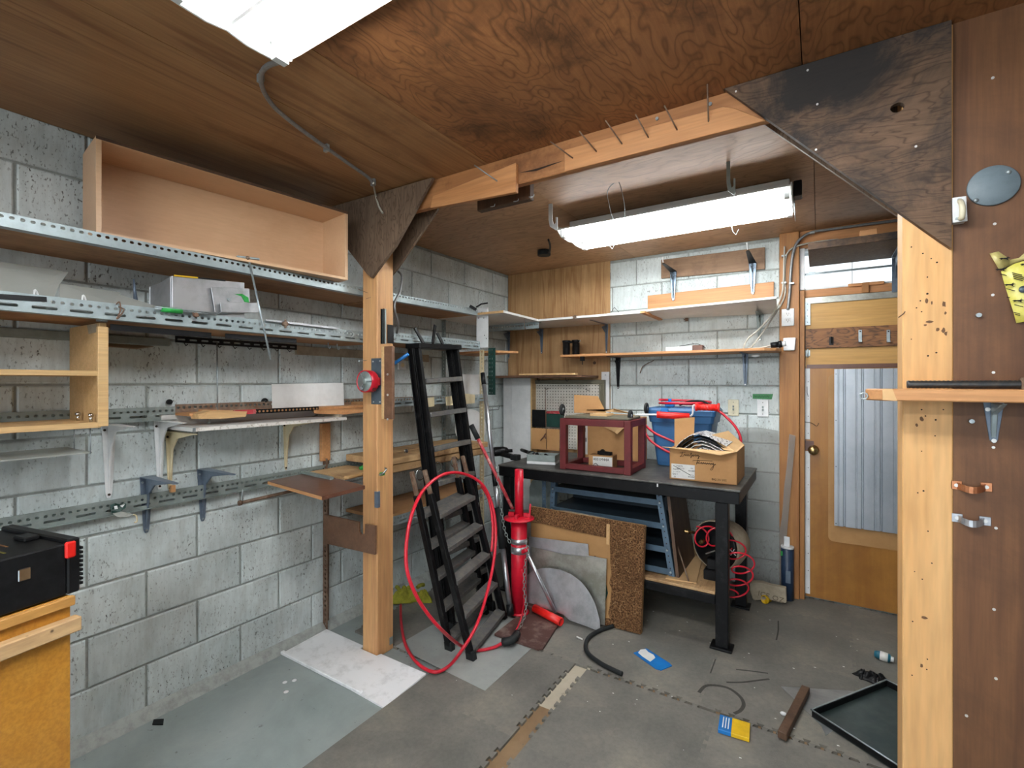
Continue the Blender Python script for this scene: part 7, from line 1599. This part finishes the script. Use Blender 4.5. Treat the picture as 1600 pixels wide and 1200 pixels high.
# dark shelf over the transom
ds = thing('dark_shelf', 'dark weathered shelf board on a blue bracket in front of the transom', 'shelf', (.2, 3.5, 2.215))
part(ds, 'board', MB().box(-.055, .62, 3.29, 3.78, 2.215, 2.24), M_gus2, bevel=.001)
part(ds, 'front_lip', MB().box(-.055, .62, 3.275, 3.2895, 2.212, 2.252), M_gus, bevel=.001)
xb = at(1398, 420, y=3.77).x
part(ds, 'bracket_leg', MB().box(xb - .015, xb + .02, 3.755, 3.762, 2.0, 2.21), M_bluegrey, bevel=.001)
part(ds, 'bracket_arm', MB().prism([(xb - .02, 3.755, 2.214), (xb + .02, 3.755, 2.214), (xb - .01, 3.42, 2.214), (xb - .02, 3.42, 2.214)], (0, 0, -.004)).prism([(xb, 3.755, 2.21), (xb, 3.43, 2.21), (xb, 3.6, 2.185), (xb, 3.72, 2.15), (xb, 3.755, 2.08)], (.006, 0, 0)), M_bluegrey, bevel=.001)
a, b = at(1344, 370, y=3.30), at(1371, 361, y=3.30)
solo('wood_offcut', MB().box(a.x, b.x, 3.30, 3.36, 2.2525 - .012, 2.29), M_pinex, 'small orange wood offcut lying on the dark shelf', 'offcut', bevel=.002)
# ceiling: conduit from the front fixture
solo('ceiling_conduit', MB().tube([at(438, 96, z=2.36), at(418, 103, z=2.385), at(408, 117, z=2.40), at(411, 140, z=2.41), at(425, 163, z=2.412), at(440, 178, z=2.412), at(470, 202, z=2.413), at(510, 231, z=2.414), at(545, 256, z=2.414), at(575, 277, z=2.414), at(583, 288, z=2.40)], .0078, 8, sub=6), M_conduit, 'grey flexible conduit snaking across the ceiling sheets from the front fixture', 'conduit')
solo('loose_cable', MB().tube([at(583, 286, z=2.40), at(587, 305, y=1.74), at(592, 322, y=1.735), at(598, 333, y=1.735)], .005, 8, sub=5), M_cable, 'end of beige cable hanging from the conduit before the small gusset', 'cable')
for u, v in ((407, 120), (510, 231), (583, 285)):
    c = at(u, v, z=2.418); solo('conduit_clip', MB().box(c.x - .012, c.x + .012, c.y - .006, c.y + .006, c.z - .016, ZC(c.y) - .0005), M_galv, {407: 'metal clip on the ceiling conduit next to the front fixture', 510: 'metal clip half way along the ceiling conduit', 583: 'metal clip at the end of the ceiling conduit by the gusset'}[u], 'clip')
# J hooks under the back ceiling
for (u0, v0, u1, v1, lb_) in [(863, 318, 868, 360, 'white J-shaped hook plate hanging under the back ceiling near the hook block'), (1141, 252, 1147, 305, 'dark J-shaped hook plate hanging under the back ceiling above the shop light')]:
    yy = 2.36 if u0 < 900 else 2.30
    a = at(u0, v0, z=ZC(yy) - .001); yy = a.y
    def q(du, dv): return at(u0 + du, v0 + dv, y=yy)
    hh_ = v1 - v0
    pts_ = [(-6, 0), (0, 0), (0, hh_ * .60), (2, hh_ * .78), (5, hh_ * .72), (5, hh_ * .5), (8, hh_ * .5), (8, hh_ * .95), (6, hh_), (-4, hh_ * .86), (-6, hh_ * .6)]
    solo('hook_plate', MB().prism([q(*p_) for p_ in pts_], (0, .004, 0)), M_white if u0 < 900 else M_rail, lb_, 'hook', bevel=.0005)
# power lead and box of the shop light
jb_ = thing('junction_box', 'dark round junction box on the back ceiling with a black lead to the shop light', 'junction box', at(850, 396, z=2.40))
c = at(850, 393, z=2.44); c.z = ZC(c.y)
part(jb_, 'box', MB().cyl(c + V((0, 0, -.001)), c + V((0, 0, -.04)), .05, 18), M_rubber, bevel=.002)
part(jb_, 'lead', MB().tube([c + V((.04, -.02, -.025)), c + V((.10, -.10, -.05)), c + V((.17, -.22, -.045)), c + V((.22, -.34, -.04))], .007, 8, sub=5), M_rubber)
# hanging wires of the shop light
wy_ = 2.40
a = at(965, 285, z=2.44)
for i, P_ in enumerate(([(962, 284), (952, 293), (949, 305), (952, 320), (954, 330), (958, 342)], [(966, 282), (970, 292), (974, 310), (976, 325), (976, 340)])):
    y0_ = a.y; n = len(P_); solo('hanging_wire', MB().tube([at(u, v, y=y0_ + .06 * k / n) for k, (u, v) in enumerate(P_)], .0018, 6, sub=4), M_galv, ['thin wavy wire from the back ceiling to the shop light', 'second thin wire from the back ceiling to the shop light, straighter'][i], 'wire')
for (u, v) in ((1148, 362), (955, 384)):
    c = at(u, v, y=2.80); solo('hanging_wire', MB().tube([V((at(u - 5, v - 8, y=2.80).x, 2.80, 2.372)), at(u - 5, v - 8, y=2.80), at(u - 3, v, y=2.8), at(u + 2, v + 5, y=2.8), at(u + 6, v - 4, y=2.8)], .0018, 6), M_galv, 'bent wire end below the shop light ' + ('nearer the door' if u > 1000 else 'at its far end'), 'wire')
fx_ = part(LB, 'pull_chain', MB().tube([V((-.104, 2.72, 2.35)), V((-.1, 2.72, 2.27)), V((-.098, 2.725, 2.23))], .0015, 5), M_galv)
part(LB, 'end_switch', MB().box(-.1055, -.07, 2.70, 2.77, 2.345, 2.42), M_blackw, bevel=.003)
# ---- partition items
sh = thing('pine_wall_shelf', 'pine shelf with splintered end across the pale post and brown partition', 'shelf', (.6, 1.72, 1.41))
zS = at(1410, 617, y=1.655)
zt_, zb_ = at(1420, 608, y=1.655).z, at(1420, 627, y=1.655).z
xe = at(1380, 612, y=1.655).x
part(sh, 'board', MB().prism([(xe, 1.655, zb_), (1.1, 1.655, zb_), (1.1, 1.78, zb_), (xe - .02, 1.78, zb_), (xe - .035, 1.72, zb_)], (0, 0, zt_ - zb_)), M_pinex, bevel=.003)
part(sh, 'splintered_end', MB().prism([(xe - .001, 1.6535, zb_ + .003), (xe + .03, 1.6535, zb_), (xe + .02, 1.6535, zt_), (xe - .002, 1.6535, zt_)], (0, .002, 0)), M_cardl)
part(sh, 'eye_screw', MB().tube([V((xe - .04, 1.70, zb_ + .012)) + V((.009 * math.cos(k * .785), 0, .009 * math.sin(k * .785))) for k in range(8)], .0022, 6, closed=True), M_galv)
part(sh, 'label_scrap', MB().box(.28, .36, 1.70, 1.76, zb_ - .001, zb_), M_strap)
rdx = thing('threaded_rod', 'dark threaded steel rod with nut lying on the pine wall shelf', 'rod', (.6, 1.70, zt_))
m = MB(); xs = at(1417, 600, y=1.70).x; zr = zt_ + .0125
prof = []
n_ = 120
for k in range(n_ + 1): prof.append((.0112 if k % 2 else .0098, k * .0045))
m.lathe(prof, (xs, 1.70, zr), (1, 0, 0), 10)
part(rdx, 'rod', m, plain('dark threaded steel', '44474a', .4, .7, '5b5750', 40))
xn = at(1594, 600, y=1.70).x
part(rdx, 'hex_nut', MB().cyl((xn, 1.70, zr), (xn + .03, 1.70, zr), .018, 6), M_rust, bevel=.001)
bkt = thing('shelf_bracket', 'grey steel bracket under the pine wall shelf on the brown partition', 'bracket', (at(1552, 690, y=PY).x, PY, at(1552, 698, y=PY).z))
xk = at(1552, 660, y=PY).x; ztk = zb_; hk3 = ztk - at(1552, 693, y=PY).z; wk = .042
part(bkt, 'leg', MB().prism([(xk - wk / 2, PY - .0005, ztk), (xk + wk / 2, PY - .0005, ztk), (xk + wk * .2, PY - .0005, ztk - hk3 * .92), (xk, PY - .0005, ztk - hk3), (xk - wk * .2, PY - .0005, ztk - hk3 * .92)], (0, -.003, 0)), M_bluegrey, bevel=.001)
part(bkt, 'rib', MB().prism([(xk - .006, PY - .003, ztk - .004), (xk - .006, PY - .003, ztk - hk3 * .88), (xk - .006, PY - .016, ztk - hk3 * .3), (xk - .006, PY - .10, ztk - .004)], (.012, 0, 0)), M_zinc, bevel=.002)
for dz, dx in ((.022, -.012), (hk3 * .93, 0)): part(bkt, 'screw', MB().cyl((xk + dx, PY - .003, ztk - dz), (xk + dx, PY - .007, ztk - dz), .0055, 9), M_screw)
# round cover plate
cp_c = at(1551, 291, y=PY); rC = (at(1593, 281, y=PY) - at(1509, 302, y=PY)).length / 2
cvr = thing('round_cover', 'round slate grey cover plate screwed on the brown partition', 'cover plate', (cp_c.x, PY, cp_c.z - rC))
part(cvr, 'plate', MB().lathe([(0, 0), (rC, 0), (rC, .006), (rC - .002, .008), (0, .008)], cp_c + V((0, -.0003, 0)), (0, -1, 0), 40), M_disc)
for u, v in ((1576, 269), (1525, 313)):
    c = at(u, v, y=PY - .008); part(cvr, 'screw', MB().lathe([(.006, 0), (.005, .003), (0, .004)], c, (0, -1, 0), 10), M_galv)
# white handle
hd = thing('pull_plate', 'small cream pull handle on a plate beside the round cover', 'handle plate', at(1499, 347, y=1.76))
a, b = at(1488, 308, y=1.758), at(1511, 347, y=1.758)
part(hd, 'backplate', MB().prism([at(1488, 309, y=1.755), at(1510, 306, y=1.755), at(1512, 345, y=1.755), at(1489, 348, y=1.755)], (0, .0048, 0)), M_white, bevel=.001)
part(hd, 'spacer', MB().box(a.x + .002, b.x - .002, 1.7605, PY - .0005, b.z + .004, a.z - .004), M_white)
part(hd, 'grip', MB().tube([at(1501, 341, y=1.754), at(1503, 340, y=1.735), at(1504, 330, y=1.728), at(1503, 320, y=1.73), at(1500, 314, y=1.754)], .0065, 9, sub=4), M_creamp)
for u, v in ((1498, 312), (1495, 342)): c = at(u, v, y=1.755); part(hd, 'screw', MB().cyl(c, c + V((0, -.002, 0)), .0035, 8), M_galv)
# yellow bag with leaping deer print
bg = thing('yellow_bag', 'crumpled yellow plastic bag printed with leaping deer pinned on the partition', 'bag', at(1590, 505, y=PY))
m = MB(); rows_ = []
out_ = [[(1564, 424), (1585, 412), (1606, 406), (1640, 400)], [(1569, 443), (1588, 436), (1612, 430), (1645, 424)], [(1576, 465), (1594, 458), (1616, 452), (1650, 450)], [(1583, 486), (1598, 482), (1620, 476), (1652, 474)], [(1588, 505), (1604, 502), (1624, 498), (1654, 494)]]
random.seed(6)
for r_ in out_: rows_.append([at(u, v, y=PY - .006 - random.uniform(0, .012)) for u, v in r_])
m.v = sum(rows_, []); 
for i in range(4):
    for j in range(3): m.f.append((i * 4 + j, i * 4 + j + 1, i * 4 + 5 + j, i * 4 + 4 + j)); m.smooth.append(True)
part(bg, 'bag', m, plain('yellow bag', 'd8cf5c', .35, 0, 'e3dc86', 30), solid=.0015)
m = MB(); tp = [[(1546, 396), (1560, 393), (1572, 401), (1578, 406), (1592, 403), (1600, 396)], [(1561, 421), (1570, 418), (1578, 415), (1586, 411), (1600, 406), (1640, 399)]]
rr_ = [[at(u, v, y=PY - .004 - random.uniform(0, .012)) for u, v in r_] for r_ in tp]; m.v = sum(rr_, [])
for j in range(5): m.f.append((j, j + 1, 7 + j, 6 + j)); m.smooth.append(True)
part(bg, 'torn_top', m, plain('faded bag', 'c4b877', .4, 0, 'a8985c', 30), 'faded crumpled torn top', solid=.0015)
DEER = [(-.95, .05), (-.55, .28), (-.2, .3), (.25, .42), (.42, .62), (.62, .95), (.5, .6), (.75, .55), (.95, .45), (.7, .4), (.5, .2), (.55, -.05), (.85, -.2), (.45, -.12), (.2, .02), (-.25, .02), (-.5, -.15), (-.85, -.42), (-.6, -.1)]
def deer(u, v, s=12.5):
    c = at(u, v, y=PY - .021); k = .0019 * s * .5
    part(bg, 'deer_print', MB().prism([c + V((a * k, 0, b * k * .9 + a * k * -.25)) for a, b in DEER], (0, .0006, 0)), M_ink)
for u, v in ((1564, 422), (1578, 446), (1591, 471), (1603, 414), (1570, 405)): deer(u, v)
for u, v, w in ((1563, 428, 10), (1581, 426, 16), (1582, 429, 18), (1583, 432, 17), (1584, 435, 14), (1572, 451, 14), (1573, 464, 5), (1585, 476, 14), (1584, 488, 10), (1586, 491, 8)):
    part(bg, 'printed_line', MB().bar(at(u, v, y=PY - .021), at(u + w, v + w * .25, y=PY - .021), .0006, .0018, (0, 0, 1)), M_ink)
ball_ = at(1599, 452, y=PY - .0208); part(bg, 'round_print', MB().lathe([(0, 0), (.009, 0), (.009, .0006), (0, .0006)], ball_, (0, -1, 0), 14), M_plate)
# copper and steel strap pulls
for (u0, v0, u1, v1, mat, lb_) in [(1494, 758, 1541, 761, M_copper, 'copper pipe strap bent into a pull on the partition'), (1495, 809, 1539, 814, M_strap, 'galvanised pipe strap bent into a pull below the copper one')]:
    a, b = at(u0, v0, y=PY - .001), at(u1, v1, y=PY - .001); t = thing('strap_pull', lb_, 'pull', (a + b) / 2)
    d = b - a; n = 8; zz = V((0, 0, .009))
    prev = None; mm = MB()
    for k in range(n + 1):
        f = k / n; p = lerp(a, b, f) + V((0, -.022 * math.sin(f * math.pi) ** .7 if 0 < f < 1 else 0, -.008 * math.sin(f * math.pi)))
        if prev is not None: mm.obox(prev - zz, p - prev, zz * 2, V((0, .0015, 0)))
        prev = p
    part(t, 'strap', mm, mat)
    for e, sgn in ((a, 1), (b, -1)):
        part(t, 'end_tab', MB().box(e.x - .012, e.x + .012, PY - .003, PY - .0005, e.z - .012, e.z + .012), mat, bevel=.001)
        part(t, 'screw', MB().cyl(e + V((0, -.001, 0)), e + V((0, -.004, 0)), .005, 8), M_screw)
